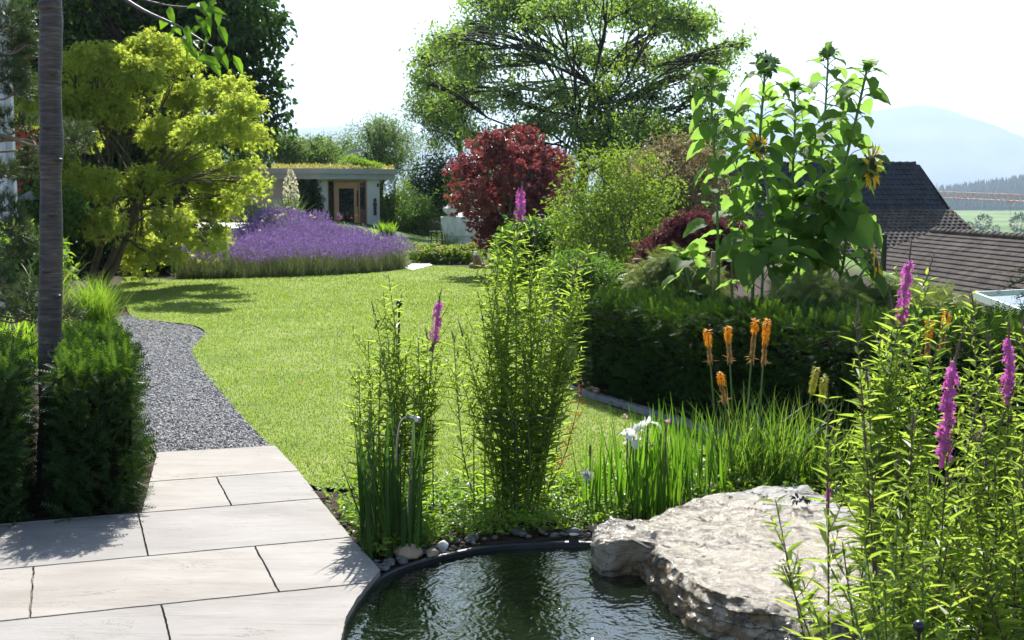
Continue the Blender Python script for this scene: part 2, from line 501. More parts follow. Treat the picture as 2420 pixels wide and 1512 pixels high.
# sandstone paving: riven surface with fine brown veins and grey cracks
m, nt, out = new_mat('riven_sandstone'); L = nt.links.new
tc = nd(nt, 'ShaderNodeTexCoord')
mp = nd(nt, 'ShaderNodeMapping'); mp.inputs['Rotation'].default_value = (0, 0, -math.radians(19.4)); mp.inputs['Scale'].default_value = (1, 2.6, 1)
L(tc.outputs['Object'], mp.inputs['Vector'])
geo = nd(nt, 'ShaderNodeNewGeometry')
n = nd(nt, 'ShaderNodeTexNoise', Scale=1.5, Detail=9.0, Roughness=.6, Distortion=.4); L(mp.outputs[0], n.inputs['Vector'])
r = ramp(nt, [(.28, (.21, .195, .176)), (.45, (.25, .235, .215)), (.58, (.275, .261, .242)), (.75, (.3, .288, .27))]); L(n.outputs['Fac'], r.inputs[0])
tint = ramp(nt, [(0, (.90, .90, .92)), (1, (1.05, 1.02, .98))]); L(geo.outputs['Random Per Island'], tint.inputs[0])
nst = nd(nt, 'ShaderNodeTexNoise', Scale=.9, Detail=5.0, Roughness=.6); L(tc.outputs['Object'], nst.inputs['Vector'])
stn = ramp(nt, [(.35, (.86, .85, .83)), (.6, (1.04, 1.03, 1.02))]); L(nst.outputs['Fac'], stn.inputs[0])
mu0 = nd(nt, 'ShaderNodeMixRGB', blend_type='MULTIPLY'); mu0.inputs[0].default_value = 1; L(r.outputs[0], mu0.inputs[1]); L(stn.outputs[0], mu0.inputs[2])
mu = nd(nt, 'ShaderNodeMixRGB', blend_type='MULTIPLY'); mu.inputs[0].default_value = 1; L(mu0.outputs[0], mu.inputs[1]); L(tint.outputs[0], mu.inputs[2])
# cracks: thin level lines of a distorted noise
mpv = nd(nt, 'ShaderNodeMapping'); mpv.inputs['Rotation'].default_value = (0, 0, -math.radians(19.4)); mpv.inputs['Scale'].default_value = (1, 4.2, 1); L(tc.outputs['Object'], mpv.inputs['Vector'])
n2 = nd(nt, 'ShaderNodeTexNoise', Scale=1.7, Detail=6.0, Roughness=.6, Distortion=.7); L(mpv.outputs[0], n2.inputs['Vector'])
ab = nd(nt, 'ShaderNodeMath', operation='SUBTRACT'); ab.inputs[1].default_value = .5; L(n2.outputs['Fac'], ab.inputs[0])
aa = nd(nt, 'ShaderNodeMath', operation='ABSOLUTE'); L(ab.outputs[0], aa.inputs[0])
n5 = nd(nt, 'ShaderNodeTexNoise', Scale=2.4, Detail=2.0); L(tc.outputs['Object'], n5.inputs['Vector'])
wd = nd(nt, 'ShaderNodeMapRange'); wd.inputs[1].default_value = .42; wd.inputs[2].default_value = .64; wd.inputs[3].default_value = 0; wd.inputs[4].default_value = .0045; L(n5.outputs['Fac'], wd.inputs[0])
ck = nd(nt, 'ShaderNodeMath', operation='LESS_THAN'); L(aa.outputs[0], ck.inputs[0]); L(wd.outputs[0], ck.inputs[1])
mc = nd(nt, 'ShaderNodeMixRGB'); mc.inputs[2].default_value = (.1, .088, .076, 1); L(mu.outputs[0], mc.inputs[1])
ckf = nd(nt, 'ShaderNodeMath', operation='MULTIPLY'); ckf.inputs[1].default_value = .8; L(ck.outputs[0], ckf.inputs[0]); L(ckf.outputs[0], mc.inputs[0])
# dark specks
vo = nd(nt, 'ShaderNodeTexVoronoi', Scale=16.0); L(tc.outputs['Object'], vo.inputs['Vector'])
sp_ = nd(nt, 'ShaderNodeMath', operation='LESS_THAN'); sp_.inputs[1].default_value = .055; L(vo.outputs['Distance'], sp_.inputs[0])
spm = nd(nt, 'ShaderNodeMath', operation='MULTIPLY'); L(sp_.outputs[0], spm.inputs[0]); L(n5.outputs['Fac'], spm.inputs[1])
mc2 = nd(nt, 'ShaderNodeMixRGB'); mc2.inputs[2].default_value = (.17, .15, .13, 1); L(mc.outputs[0], mc2.inputs[1]); L(spm.outputs[0], mc2.inputs[0])
p = nd(nt, 'ShaderNodeBsdfPrincipled', Roughness=.75); p.inputs['Specular IOR Level'].default_value = .25; L(mc2.outputs[0], p.inputs['Base Color'])
b = nd(nt, 'ShaderNodeBump', Strength=.55, Distance=.02); L(n2.outputs['Fac'], b.inputs['Height'])
b2 = nd(nt, 'ShaderNodeBump', Strength=.25, Distance=.004)
n6 = nd(nt, 'ShaderNodeTexNoise', Scale=45.0, Detail=4.0); L(mp.outputs[0], n6.inputs['Vector']); L(n6.outputs['Fac'], b2.inputs['Height']); L(b.outputs[0], b2.inputs['Normal'])
L(b2.outputs[0], p.inputs['Normal']); L(p.outputs[0], out.inputs['Surface']); M['paving'] = m

# ground: bare soil near the beds, meadow green far away
m, nt, out = new_mat('ground'); L = nt.links.new
geo = nd(nt, 'ShaderNodeNewGeometry'); sx = nd(nt, 'ShaderNodeSeparateXYZ'); L(geo.outputs['Position'], sx.inputs[0])
mr = nd(nt, 'ShaderNodeMapRange'); mr.inputs[1].default_value = 26; mr.inputs[2].default_value = 34; L(sx.outputs['Y'], mr.inputs[0])
n = nd(nt, 'ShaderNodeTexNoise', Scale=12.0, Detail=8.0); L(geo.outputs['Position'], n.inputs['Vector'])
r1 = ramp(nt, [(.3, (.016, .011, .008)), (.5, (.04, .028, .02)), (.7, (.085, .06, .042))]); L(n.outputs['Fac'], r1.inputs[0])
n2 = nd(nt, 'ShaderNodeTexNoise', Scale=.012, Detail=6.0); L(geo.outputs['Position'], n2.inputs['Vector'])
r2 = ramp(nt, [(.35, (.075, .13, .028)), (.5, (.12, .19, .045)), (.65, (.2, .22, .09))]); L(n2.outputs['Fac'], r2.inputs[0])
mz = nd(nt, 'ShaderNodeMapRange'); mz.inputs[1].default_value = -.15; mz.inputs[2].default_value = -.6; L(sx.outputs['Z'], mz.inputs[0])
mg = nd(nt, 'ShaderNodeMath', operation='MAXIMUM'); L(mr.outputs[0], mg.inputs[0]); L(mz.outputs[0], mg.inputs[1])
mx = nd(nt, 'ShaderNodeMixRGB'); L(mg.outputs[0], mx.inputs[0]); L(r1.outputs[0], mx.inputs[1]); L(r2.outputs[0], mx.inputs[2])
p = nd(nt, 'ShaderNodeBsdfPrincipled', Roughness=.95); p.inputs['Specular IOR Level'].default_value = .1; L(mx.outputs[0], p.inputs['Base Color'])
b = nd(nt, 'ShaderNodeBump', Strength=.7, Distance=.03); L(n.outputs['Fac'], b.inputs['Height']); L(b.outputs[0], p.inputs['Normal'])
L(p.outputs[0], out.inputs['Surface']); M['ground'] = m

# pond water: murky, mirror-like, rippled
m, nt, out = new_mat('pond_water'); L = nt.links.new
tc = nd(nt, 'ShaderNodeTexCoord')
n = nd(nt, 'ShaderNodeTexNoise', Scale=7.0, Detail=2.5, Roughness=.5, Distortion=1.2); L(tc.outputs['Object'], n.inputs['Vector'])
wv = nd(nt, 'ShaderNodeTexWave', Scale=9.0, Distortion=14.0, Detail=3.0); wv.wave_type = 'RINGS'; wv.rings_direction = 'SPHERICAL'
wm = nd(nt, 'ShaderNodeMapping'); wm.inputs['Location'].default_value = (-.75, -5.0, .1); L(tc.outputs['Object'], wm.inputs['Vector']); L(wm.outputs[0], wv.inputs['Vector'])
nf = nd(nt, 'ShaderNodeTexNoise', Scale=30.0, Detail=2.0); L(tc.outputs['Object'], nf.inputs['Vector'])
ad = nd(nt, 'ShaderNodeMath', operation='MULTIPLY_ADD'); ad.inputs[1].default_value = .07; L(wv.outputs['Fac'], ad.inputs[0]); L(n.outputs['Fac'], ad.inputs[2])
ad2 = nd(nt, 'ShaderNodeMath', operation='MULTIPLY_ADD'); ad2.inputs[1].default_value = .34; L(nf.outputs['Fac'], ad2.inputs[0]); L(ad.outputs[0], ad2.inputs[2])
b = nd(nt, 'ShaderNodeBump', Strength=.3, Distance=.03); L(ad2.outputs[0], b.inputs['Height'])
p = nd(nt, 'ShaderNodeBsdfPrincipled', Roughness=.03, IOR=1.6); p.inputs['Base Color'].default_value = (.004, .008, .003, 1)
p.inputs['Specular IOR Level'].default_value = .75
L(b.outputs[0], p.inputs['Normal']); L(p.outputs[0], out.inputs['Surface']); M['water'] = m

# boulder: pale limestone, cracked; wet brown flanks, a film of water glittering on top
m, nt, out = new_mat('wet_boulder'); L = nt.links.new
tc = nd(nt, 'ShaderNodeTexCoord'); geo = nd(nt, 'ShaderNodeNewGeometry')
sp = nd(nt, 'ShaderNodeSeparateXYZ'); L(geo.outputs['Position'], sp.inputs[0])
sn = nd(nt, 'ShaderNodeSeparateXYZ'); L(geo.outputs['True Normal'], sn.inputs[0])
n = nd(nt, 'ShaderNodeTexNoise', Scale=8.0, Detail=12.0, Roughness=.7); L(tc.outputs['Object'], n.inputs['Vector'])
r = ramp(nt, [(.3, (.19, .18, .155)), (.44, (.295, .285, .255)), (.6, (.37, .36, .335)), (.75, (.28, .245, .19))]); L(n.outputs['Fac'], r.inputs[0])
mp = nd(nt, 'ShaderNodeMapping'); mp.inputs['Rotation'].default_value = (.5, .2, .75); mp.inputs['Scale'].default_value = (1, 3.0, 2.2); L(tc.outputs['Object'], mp.inputs['Vector'])
n2 = nd(nt, 'ShaderNodeTexNoise', Scale=2.4, Detail=6.0, Roughness=.6, Distortion=.8); L(mp.outputs[0], n2.inputs['Vector'])
s1 = nd(nt, 'ShaderNodeMath', operation='SUBTRACT'); s1.inputs[1].default_value = .5; L(n2.outputs['Fac'], s1.inputs[0])
s2 = nd(nt, 'ShaderNodeMath', operation='ABSOLUTE'); L(s1.outputs[0], s2.inputs[0])
ckr = nd(nt, 'ShaderNodeMapRange'); ckr.inputs[1].default_value = 0; ckr.inputs[2].default_value = .016; ckr.inputs[3].default_value = .8; ckr.inputs[4].default_value = 0; L(s2.outputs[0], ckr.inputs[0])
mk = nd(nt, 'ShaderNodeMixRGB'); mk.inputs[2].default_value = (.09, .08, .07, 1); L(ckr.outputs[0], mk.inputs[0]); L(r.outputs[0], mk.inputs[1])
# wet algae-brown flank, where water runs over the side (x beyond the dry knob)
n3 = nd(nt, 'ShaderNodeTexNoise', Scale=4.0, Detail=5.0); L(tc.outputs['Object'], n3.inputs['Vector'])
side = nd(nt, 'ShaderNodeMapRange'); side.inputs[1].default_value = .74; side.inputs[2].default_value = .5; L(sn.outputs['Z'], side.inputs[0])
xw = nd(nt, 'ShaderNodeMath', operation='MULTIPLY_ADD'); xw.inputs[1].default_value = .35; L(n3.outputs['Fac'], xw.inputs[0]); L(sp.outputs['X'], xw.inputs[2])
zz = nd(nt, 'ShaderNodeMath', operation='MULTIPLY_ADD'); zz.inputs[1].default_value = -1.5; L(sp.outputs['Z'], zz.inputs[0]); L(xw.outputs[0], zz.inputs[2])
xr = nd(nt, 'ShaderNodeMapRange'); xr.inputs[1].default_value = .60; xr.inputs[2].default_value = .68; L(zz.outputs[0], xr.inputs[0])
wet = nd(nt, 'ShaderNodeMath', operation='MULTIPLY'); L(side.outputs[0], wet.inputs[0]); L(xr.outputs[0], wet.inputs[1])
rb = ramp(nt, [(.3, (.06, .042, .02)), (.5, (.17, .12, .06)), (.7, (.31, .23, .13))]); L(n.outputs['Fac'], rb.inputs[0])
mb_ = nd(nt, 'ShaderNodeMixRGB'); L(wet.outputs[0], mb_.inputs[0]); L(mk.outputs[0], mb_.inputs[1]); L(rb.outputs[0], mb_.inputs[2])
# film of running water on the top
n4 = nd(nt, 'ShaderNodeTexNoise', Scale=2.2, Detail=3.0); L(tc.outputs['Object'], n4.inputs['Vector'])
dv = nd(nt, 'ShaderNodeVectorMath', operation='DISTANCE'); dv.inputs[1].default_value = (1.08, 5.3, .1); L(geo.outputs['Position'], dv.inputs[0])
fm = nd(nt, 'ShaderNodeMath', operation='MULTIPLY_ADD'); fm.inputs[1].default_value = -.9; L(n4.outputs['Fac'], fm.inputs[0]); L(dv.outputs['Value'], fm.inputs[2])
film = nd(nt, 'ShaderNodeMapRange'); film.inputs[1].default_value = .50; film.inputs[2].default_value = .36; L(fm.outputs[0], film.inputs[0])
fw = nd(nt, 'ShaderNodeMath', operation='MAXIMUM'); L(film.outputs[0], fw.inputs[0]); L(wet.outputs[0], fw.inputs[1])
dk = nd(nt, 'ShaderNodeMixRGB', blend_type='MULTIPLY'); dk.inputs[2].default_value = (.72, .62, .48, 1); L(film.outputs[0], dk.inputs[0]); L(mb_.outputs[0], dk.inputs[1])
p = nd(nt, 'ShaderNodeBsdfPrincipled', Roughness=.8); L(dk.outputs[0], p.inputs['Base Color']); p.inputs['Specular IOR Level'].default_value = .3
bb = nd(nt, 'ShaderNodeBump', Strength=.8, Distance=.03); L(n.outputs['Fac'], bb.inputs['Height'])
bc = nd(nt, 'ShaderNodeBump', Strength=.9, Distance=.02); bc.invert = True; L(ckr.outputs[0], bc.inputs['Height']); L(bb.outputs[0], bc.inputs['Normal'])
L(bc.outputs[0], p.inputs['Normal'])
L(fw.outputs[0], p.inputs['Coat Weight']); p.inputs['Coat Roughness'].default_value = .13; p.inputs['Coat IOR'].default_value = 1.5
wn1 = nd(nt, 'ShaderNodeTexNoise', Scale=75.0, Detail=2.0, Roughness=.5, Distortion=.4); L(tc.outputs['Object'], wn1.inputs['Vector'])
wb = nd(nt, 'ShaderNodeBump', Strength=1.0, Distance=.011); L(wn1.outputs['Fac'], wb.inputs['Height']); L(bb.outputs[0], wb.inputs['Normal'])
L(wb.outputs[0], p.inputs['Coat Normal'])
L(p.outputs[0], out.inputs['Surface']); M['boulder'] = m

# foliage
M['acer'] = leaf_mat('golden_maple_leaf', [(.18, .26, .045), (.265, .35, .06), (.37, .42, .09), (.49, .45, .15)], .62, (1.45, 1.45, .8), clump=.9)
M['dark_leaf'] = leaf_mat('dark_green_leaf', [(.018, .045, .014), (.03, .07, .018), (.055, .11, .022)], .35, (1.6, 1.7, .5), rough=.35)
M['walnut'] = leaf_mat('walnut_leaf', [(.115, .165, .065), (.155, .21, .085), (.21, .26, .11)], .5, (1.7, 2.0, .5), clump=.35)
M['airy'] = leaf_mat('pale_grey_green_leaf', [(.08, .13, .055), (.115, .17, .065), (.16, .21, .08)], .42, (1.5, 1.65, .6), clump=.4)
M['light_leaf'] = leaf_mat('light_green_leaf', [(.11, .17, .04), (.165, .235, .055), (.235, .3, .08)], .45, (1.6, 1.9, .5))
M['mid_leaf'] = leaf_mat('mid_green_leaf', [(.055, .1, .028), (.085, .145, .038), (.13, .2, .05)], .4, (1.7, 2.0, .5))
M['yellow_shrub'] = leaf_mat('yellow_green_shrub_leaf', [(.075, .115, .032), (.14, .185, .05), (.24, .27, .08)], .45, (1.6, 1.9, .5))
M['pink_shrub'] = leaf_mat('pinkish_shrub_leaf', [(.09, .14, .045), (.14, .17, .06), (.28, .2, .13), (.4, .28, .21)], .4, (1.2, 1.05, .8))
M['red_maple'] = leaf_mat('red_maple_leaf', [(.075, .027, .029), (.145, .048, .05), (.25, .085, .082), (.36, .15, .11)], .42, (1.4, .8, .75), rough=.35, spec=.5)
M['dark_red'] = leaf_mat('wine_red_leaf', [(.06, .026, .03), (.11, .045, .05), (.19, .085, .09)], .38, (1.4, .85, .9))
M['feathery'] = leaf_mat('feathery_green_leaf', [(.1, .16, .045), (.17, .23, .07), (.28, .31, .12)], .42, (1.3, 1.2, .7))
M['yew'] = leaf_mat('yew_needle', [(.014, .032, .014), (.024, .052, .019), (.042, .078, .024)], .2, (2.4, 2.4, .5), rough=.55, spec=.08, clump=2.0)
M['yew_tip'] = leaf_mat('yew_young_tip', [(.05, .095, .022), (.085, .14, .03), (.13, .19, .04)], .38, (1.6, 1.9, .5), clump=2.0)
M['pine'] = leaf_mat('pine_needle', [(.04, .075, .035), (.065, .105, .05), (.1, .13, .055)], .25, (1.4, 1.3, .6), rough=.4)
M['cherry'] = leaf_mat('cherry_leaf', [(.06, .12, .02), (.09, .16, .026), (.13, .2, .035)], .5, (1.7, 2.0, .5), rough=.35)
M['sunflower'] = leaf_mat('sunflower_leaf', [(.06, .125, .03), (.085, .16, .038), (.11, .19, .046)], .64, (2.9, 2.6, 1.7), rough=.6, spec=.15, clump=2.0)
M['willow'] = leaf_mat('loosestrife_leaf', [(.1, .17, .035), (.155, .235, .05), (.23, .3, .08)], .6, (2.1, 1.95, .9), rough=.4, clump=3.0)
M['iris'] = leaf_mat('iris_blade', [(.065, .14, .026), (.1, .19, .032), (.15, .24, .04)], .42, (1.8, 2.1, .5), rough=.35)
M['iris_dark'] = leaf_mat('dark_iris_blade', [(.03, .07, .022), (.045, .09, .026), (.07, .12, .03)], .35, (1.8, 2.1, .5), rough=.35)
M['torch_leaf'] = leaf_mat('torch_lily_blade', [(.065, .125, .034), (.095, .165, .04), (.14, .2, .05), (.24, .21, .1)], .4, (1.6, 1.9, .5), rough=.4)
M['cover'] = leaf_mat('ground_cover_leaf', [(.1, .17, .03), (.155, .235, .04), (.22, .3, .055)], .45, (1.7, 2.0, .5), rough=.4)
M['grass'] = leaf_mat('lawn_grass_blade', [(.125, .195, .045), (.18, .24, .062), (.255, .285, .10)], .45, (1.6, 1.75, .5), rough=.6, spec=.15, clump=.8, wi=.3, wn_=.72)
M['fountain'] = leaf_mat('fountain_grass_blade', [(.12, .2, .03), (.18, .26, .045), (.28, .33, .09)], .5, (1.6, 1.9, .5), rough=.4)
M['reed'] = leaf_mat('reed_blade', [(.14, .21, .05), (.24, .3, .1)], .45, (1.4, 1.3, .6), rough=.35)
M['lav_leaf'] = leaf_mat('lavender_leaf', [(.1, .14, .07), (.15, .19, .09), (.2, .24, .11)], .3, (1.3, 1.25, .7), rough=.6)
M['lav_flower'] = leaf_mat('lavender_flower', [(.15, .105, .235), (.235, .175, .345), (.37, .31, .46)], .3, (1.2, .9, 1.2), rough=.7, clump=2)
M['sedum'] = leaf_mat('roof_sedum', [(.25, .2, .09), (.34, .3, .12), (.3, .33, .09), (.42, .36, .2)], .35, (1.3, 1.2, .6), clump=.8)
M['magenta'] = leaf_mat('magenta_petal', [(.46, .1, .36), (.58, .17, .46), (.68, .3, .55)], .4, (1.15, .9, 1.1), rough=.6)
M['orange'] = leaf_mat('orange_floret', [(.8, .33, .02), (.88, .44, .03), (.9, .52, .08)], .4, (1.1, 1.0, .7), rough=.5)
M['withered'] = leaf_mat('withered_floret', [(.34, .2, .09), (.46, .3, .15), (.4, .22, .1)], .3, (1.2, 1.0, .7), rough=.8)
M['lime'] = leaf_mat('lime_floret', [(.4, .42, .06), (.55, .53, .1), (.66, .6, .18)], .4, (1.1, 1.05, .7), rough=.5)
M['white_petal'] = leaf_mat('white_petal', [(.72, .72, .68), (.8, .8, .78)], .35, (1, 1, .95), rough=.6)
M['cream'] = leaf_mat('cream_petal', [(.62, .56, .38), (.74, .7, .54), (.8, .76, .62)], .35, (1, 1, .85), rough=.6)
M['pale_pink'] = leaf_mat('faded_pink_petal', [(.6, .44, .36), (.72, .58, .5)], .35, (1, .95, .9), rough=.6)
M['peach'] = leaf_mat('peach_rose_petal', [(.75, .38, .18), (.8, .6, .4), (.82, .75, .6)], .35, (1, .95, .8), rough=.6)
M['red_flower'] = leaf_mat('red_petal', [(.5, .07, .03), (.65, .14, .05)], .35, (1.2, .9, .8), rough=.6)
M['sun_petal'] = leaf_mat('sunflower_petal', [(.82, .46, .008), (.88, .58, .015)], .45, (1.1, 1.05, .5), rough=.5)
M['brown_disc'] = rough_mat('sunflower_disc', [(.03, .018, .008), (.09, .05, .015)], 60, rough=.9, bump=.8)
M['red_leaf'] = leaf_mat('reddish_dying_leaf', [(.2, .06, .03), (.34, .12, .05), (.3, .2, .07)], .45, (1.4, 1, .6))
M['far_tree'] = leaf_mat('far_wood_leaf', [(.03, .055, .02), (.045, .075, .026), (.065, .1, .032)], .2, (1.3, 1.3, .6), clump=.02)
M['bract'] = leaf_mat('sunflower_bract', [(.045, .1, .025), (.07, .135, .035)], .35, (1.5, 1.4, .5))
HAZE = 0.00017
# ------------------------------------------------------------------ plan of the garden (all from measured ground points)
U = nrm(np.array([-.3516, 1.0]))          # along the path
Vv = np.array([U[1], -U[0]])              # across it, to the right and away
WATER_Z = -0.026
pond = closed_spline([g2(805, 1512), g2(838, 1432), g2(900, 1362), g2(1000, 1322), g2(1150, 1290), g2(1290, 1281), g2(1420, 1281),
                      (.85, 5.88), (1.35, 5.55), (1.85, 4.95), (1.95, 4.2), (1.55, 3.4), (.7, 3.0), (-.15, 3.15), (-.55, 3.75)], 8)
HA, HB = np.array([.60, 10.5]), np.array([3.55, 4.5])     # front line of the long hedge
def hedge_x(y): return HA[0] + (HB[0] - HA[0]) * (y - HA[1]) / (HB[1] - HA[1])
def sstep(x, a, b):
    t = np.clip((x - a) / (b - a), 0, 1); return t * t * (3 - 2 * t)
def ground_z(x, y):
    x, y = np.asarray(x, float), np.asarray(y, float)
    z = np.zeros(np.broadcast(x, y).shape)
    # planted mound that carries the lavender, up to the yard beside the pavilion
    z = z + .58 * sstep(y, 24.8, 33) * sstep(-x, 2.4, 6.2) * (1 - sstep(y, 44, 60))
    xb = np.where(y < 10.5, hedge_x(y) + 1.9, 3.6 + .12 * (y - 10.5))
    z = z - 6.0 * sstep(x - xb, 0, 18)
    z = z - 24.0 * sstep(y, 62, 420) - 22 * sstep(x - 30, 0, 300) * (1 - sstep(y, 62, 420))
    return np.maximum(z, -29)
def lvl(x, y): return float(ground_z(x, y))

xs = np.unique(np.round(np.concatenate([np.arange(-1.2, 2.5, .06), np.arange(-4, 5, .4), np.arange(-14, 16, 1.0), np.arange(-60, 70, 6.), np.arange(-600, 620, 60.), np.linspace(-14000, 14000, 41)]), 3))
ys = np.unique(np.round(np.concatenate([np.arange(2.5, 6.5, .06), np.arange(-2, 24, .6), np.arange(22, 48, .6), np.arange(45, 80, 3.), np.arange(80, 600, 30.), np.arange(600, 2000, 140.), np.linspace(2000, 16000, 12), [-60, -20, -8]]), 3))
gx, gy = np.meshgrid(xs, ys)
gz = ground_z(gx, gy) - .012
pin = inside(np.stack([gx.ravel(), gy.ravel()], -1), pond * 1.0).reshape(gx.shape)
gz = np.where(pin, -.62, gz)
mb = MB(); nx, ny = len(xs), len(ys)
i, j = np.meshgrid(np.arange(nx - 1), np.arange(ny - 1)); k = j * nx + i
mb.add(np.stack([gx, gy, gz], -1).reshape(-1, 3), np.stack([k, k + 1, k + nx + 1, k + nx], -1).reshape(-1, 4), 0, True)
kind(mb.obj('ground', M['ground']), 'structure')

# paving: natural stone slabs laid in courses
terr = [g2(372, 1078), g2(650, 1062), g2(705, 1122), g2(760, 1195), g2(830, 1283), g2(898, 1360), g2(872, 1390), g2(842, 1428), g2(818, 1472), g2(806, 1514),
        (-.60, 4.2), (-.62, 3.7), (-.3, 3.1), (-.2, 1.0), (-.2, -1.5), (-6, -1.5), (-6, 5.02), g2(0, 1256), g2(335, 1224)]
terr = np.array(terr)
def to_ab(p): p = np.asarray(p); return np.stack([p @ Vv, p @ U], -1)
def to_xy(q): q = np.asarray(q); return q[..., :1] * Vv + q[..., 1:] * U
def clip_rect(poly, a0, a1, b0, b1):
    P = [tuple(p) for p in poly]
    for ax, lim, sg in ((0, a0, 1), (0, a1, -1), (1, b0, 1), (1, b1, -1)):
        out = []
        for s, e in zip(P, P[1:] + P[:1]):
            ds, de = sg * (s[ax] - lim), sg * (e[ax] - lim)
            if ds >= 0: out.append(s)
            if (ds >= 0) != (de >= 0):
                t = ds / (ds - de); out.append((s[0] + t * (e[0] - s[0]), s[1] + t * (e[1] - s[1])))
        P = out
        if not P: break
    return P
tab = to_ab(terr)
rows_d = [(520, 1136), (560, 1204.5), (450, 1317), (450, 1435)]
rb = [float(to_ab(g2(*q))[1]) for q in rows_d]          # far to near course lines
course = [(float(to_ab(g2(372, 1078))[1]) + .6, rb[0], []), (rb[0], rb[1], [g2(530, 1173)]), (rb[1], rb[2], [g2(339, 1277)]),
          (rb[2], rb[3], [g2(632, 1360), g2(75, 1420)]), (rb[3], rb[3] - .72, [g2(391, 1480), g2(-300, 1480)]),
          (rb[3] - .72, rb[3] - 1.4, [g2(600, 1600), g2(0, 1600)]), (rb[3] - 1.4, rb[3] - 2.3, [g2(300, 1900)]), (rb[3] - 2.3, rb[3] - 9, [g2(100, 2000)])]
bm = bmesh.new(); gap = .006
for far, near, cuts in course:
    aa = sorted(float(to_ab(c)[0]) for c in cuts)
    edges = [-9] + aa + [9]
    for a0, a1 in zip(edges, edges[1:]):
        P = clip_rect(tab, a0 + .0045, a1 - .0045, near + .008, far - .008)
        P = [p for q, p in enumerate(P) if q == 0 or math.dist(p, P[q - 1]) > .004]
        if len(P) < 3 or area(np.array(P)) < .01: continue
        D = []
        for s, e in zip(P, P[1:] + P[:1]):
            n = max(1, int(math.dist(s, e) / .022))
            for q in range(n):
                t = q / n; D.append((s[0] + t * (e[0] - s[0]), s[1] + t * (e[1] - s[1])))
        D = np.array(D)
        jit = np.array([[mnoise.noise(Vector((p[0] * 9, p[1] * 9, 3))), mnoise.noise(Vector((p[0] * 9, p[1] * 9, 8)))] for p in D])
        j2 = np.array([[mnoise.noise(Vector((p[0] * 31, p[1] * 31, 3))), mnoise.noise(Vector((p[0] * 31, p[1] * 31, 8)))] for p in D])
        D = to_xy(D + jit * .0035 + j2 * .0025)
        vs = [bm.verts.new((p[0], p[1], 0.0)) for p in D]
        f = bm.faces.new(vs); f.normal_update()
        if f.normal.z < 0: f.normal_flip()
        r = bmesh.ops.extrude_face_region(bm, geom=[f])
        for e in r['geom']:
            if isinstance(e, bmesh.types.BMVert): e.co.z += .026
bmesh.ops.recalc_face_normals(bm, faces=bm.faces)
for f in bm.faces:
    pass
bmesh.ops.triangulate(bm, faces=[f for f in bm.faces if len(f.verts) > 4])
me = bpy.data.meshes.new('terrace'); bm.to_mesh(me); bm.free(); me.materials.append(M['paving'])
o = bpy.data.objects.new('terrace', me); COL.objects.link(o); kind(o, 'structure')
M['joint'] = rough_mat('joint_sand', [(.07, .07, .04), (.16, .145, .1), (.26, .24, .18)], 14, rough=.95, bump=.6)
kind(sheet('terrace_bed', terr, .009, M['joint']), 'structure')

# lawn
lawn = [g2(290, 658), g2(306, 744), g2(380, 760), g2(455, 769), g2(486, 789), g2(452, 826), g2(470, 868), g2(520, 928), g2(580, 998), g2(640, 1060), g2(652, 1063),
        g2(705, 1122), g2(745, 1152), g2(860, 1158), g2(1000, 1160), g2(1150, 1168), g2(1300, 1158), g2(1400, 1135), g2(1600, 1095), g2(1750, 1040),
        HB * .38 + HA * .62 - np.array([.12, .06]), HA - np.array([.14, .0]), (.5, 12.5), (.75, 16), (.6, 20), (.1, 24.5), g2(1130, 634), g2(1010, 629), g2(972, 634),
        g2(900, 644), g2(800, 651), g2(700, 655), g2(560, 659), g2(400, 662)]
lawn = closed_spline(lawn, 3)
M['lawn'] = rough_mat('lawn_turf', [(.1, .15, .034), (.16, .21, .05), (.2, .245, .065), (.26, .28, .1)], 1.3, rough=.9, bump=.6, bscale=90, spec=.15, dist=.02)
kind(sheet('lawn', lawn, .008, M['lawn']), 'structure')
gravel = [g2(306, 746), g2(380, 762), g2(455, 771), g2(488, 790), g2(455, 827), g2(472, 868), g2(522, 928), g2(582, 998), g2(645, 1064), g2(372, 1082), g2(330, 1010), g2(300, 900), g2(270, 800), g2(200, 765)]
gravel = np.array(gravel)
M['gravel'] = rough_mat('grey_gravel', [(.06, .058, .056), (.15, .145, .14), (.27, .26, .25)], 60, rough=.9, bump=1.0, bscale=55, dist=.02)
kind(sheet('gravel_path', gravel, .004, M['gravel']), 'structure')
# loose chippings
n = 15000
p = scatter(gravel, n * 2)
w = rng.random(len(p)) < np.clip((7.0 / p[:, 1]) ** 1.6, .15, 1) ; p = p[w][:n]; sp_i = rng.random(len(p)) < .10; p[sp_i] += rng.normal(size=(sp_i.sum(), 2)) * .05
V8 = np.array([(1, 0, 0), (-1, 0, 0), (0, 1, 0), (0, -1, 0), (0, 0, 1), (0, 0, -1)], float)
F8 = np.array([(0, 2, 4), (2, 1, 4), (1, 3, 4), (3, 0, 4), (2, 0, 5), (1, 2, 5), (3, 1, 5), (0, 3, 5)])
mb = MB()
d = rand_dirs(len(p)); d[:, 2] *= .6
put(mb, (V8 * np.array([.55, 1, .42]), F8), np.c_[p, rng.uniform(.006, .016, len(p))], d, np.array([0, 0, 1.0]) + .5 * rand_dirs(len(p)), rng.uniform(.008, .019, len(p)))
M['chip'] = leaf_mat('gravel_chip', [(.1, .097, .098), (.26, .25, .245), (.4, .385, .375), (.52, .48, .45)], 0.0, rough=.75, spec=.3)
kind(mb.obj('gravel_chippings', M['chip']), 'stuff')

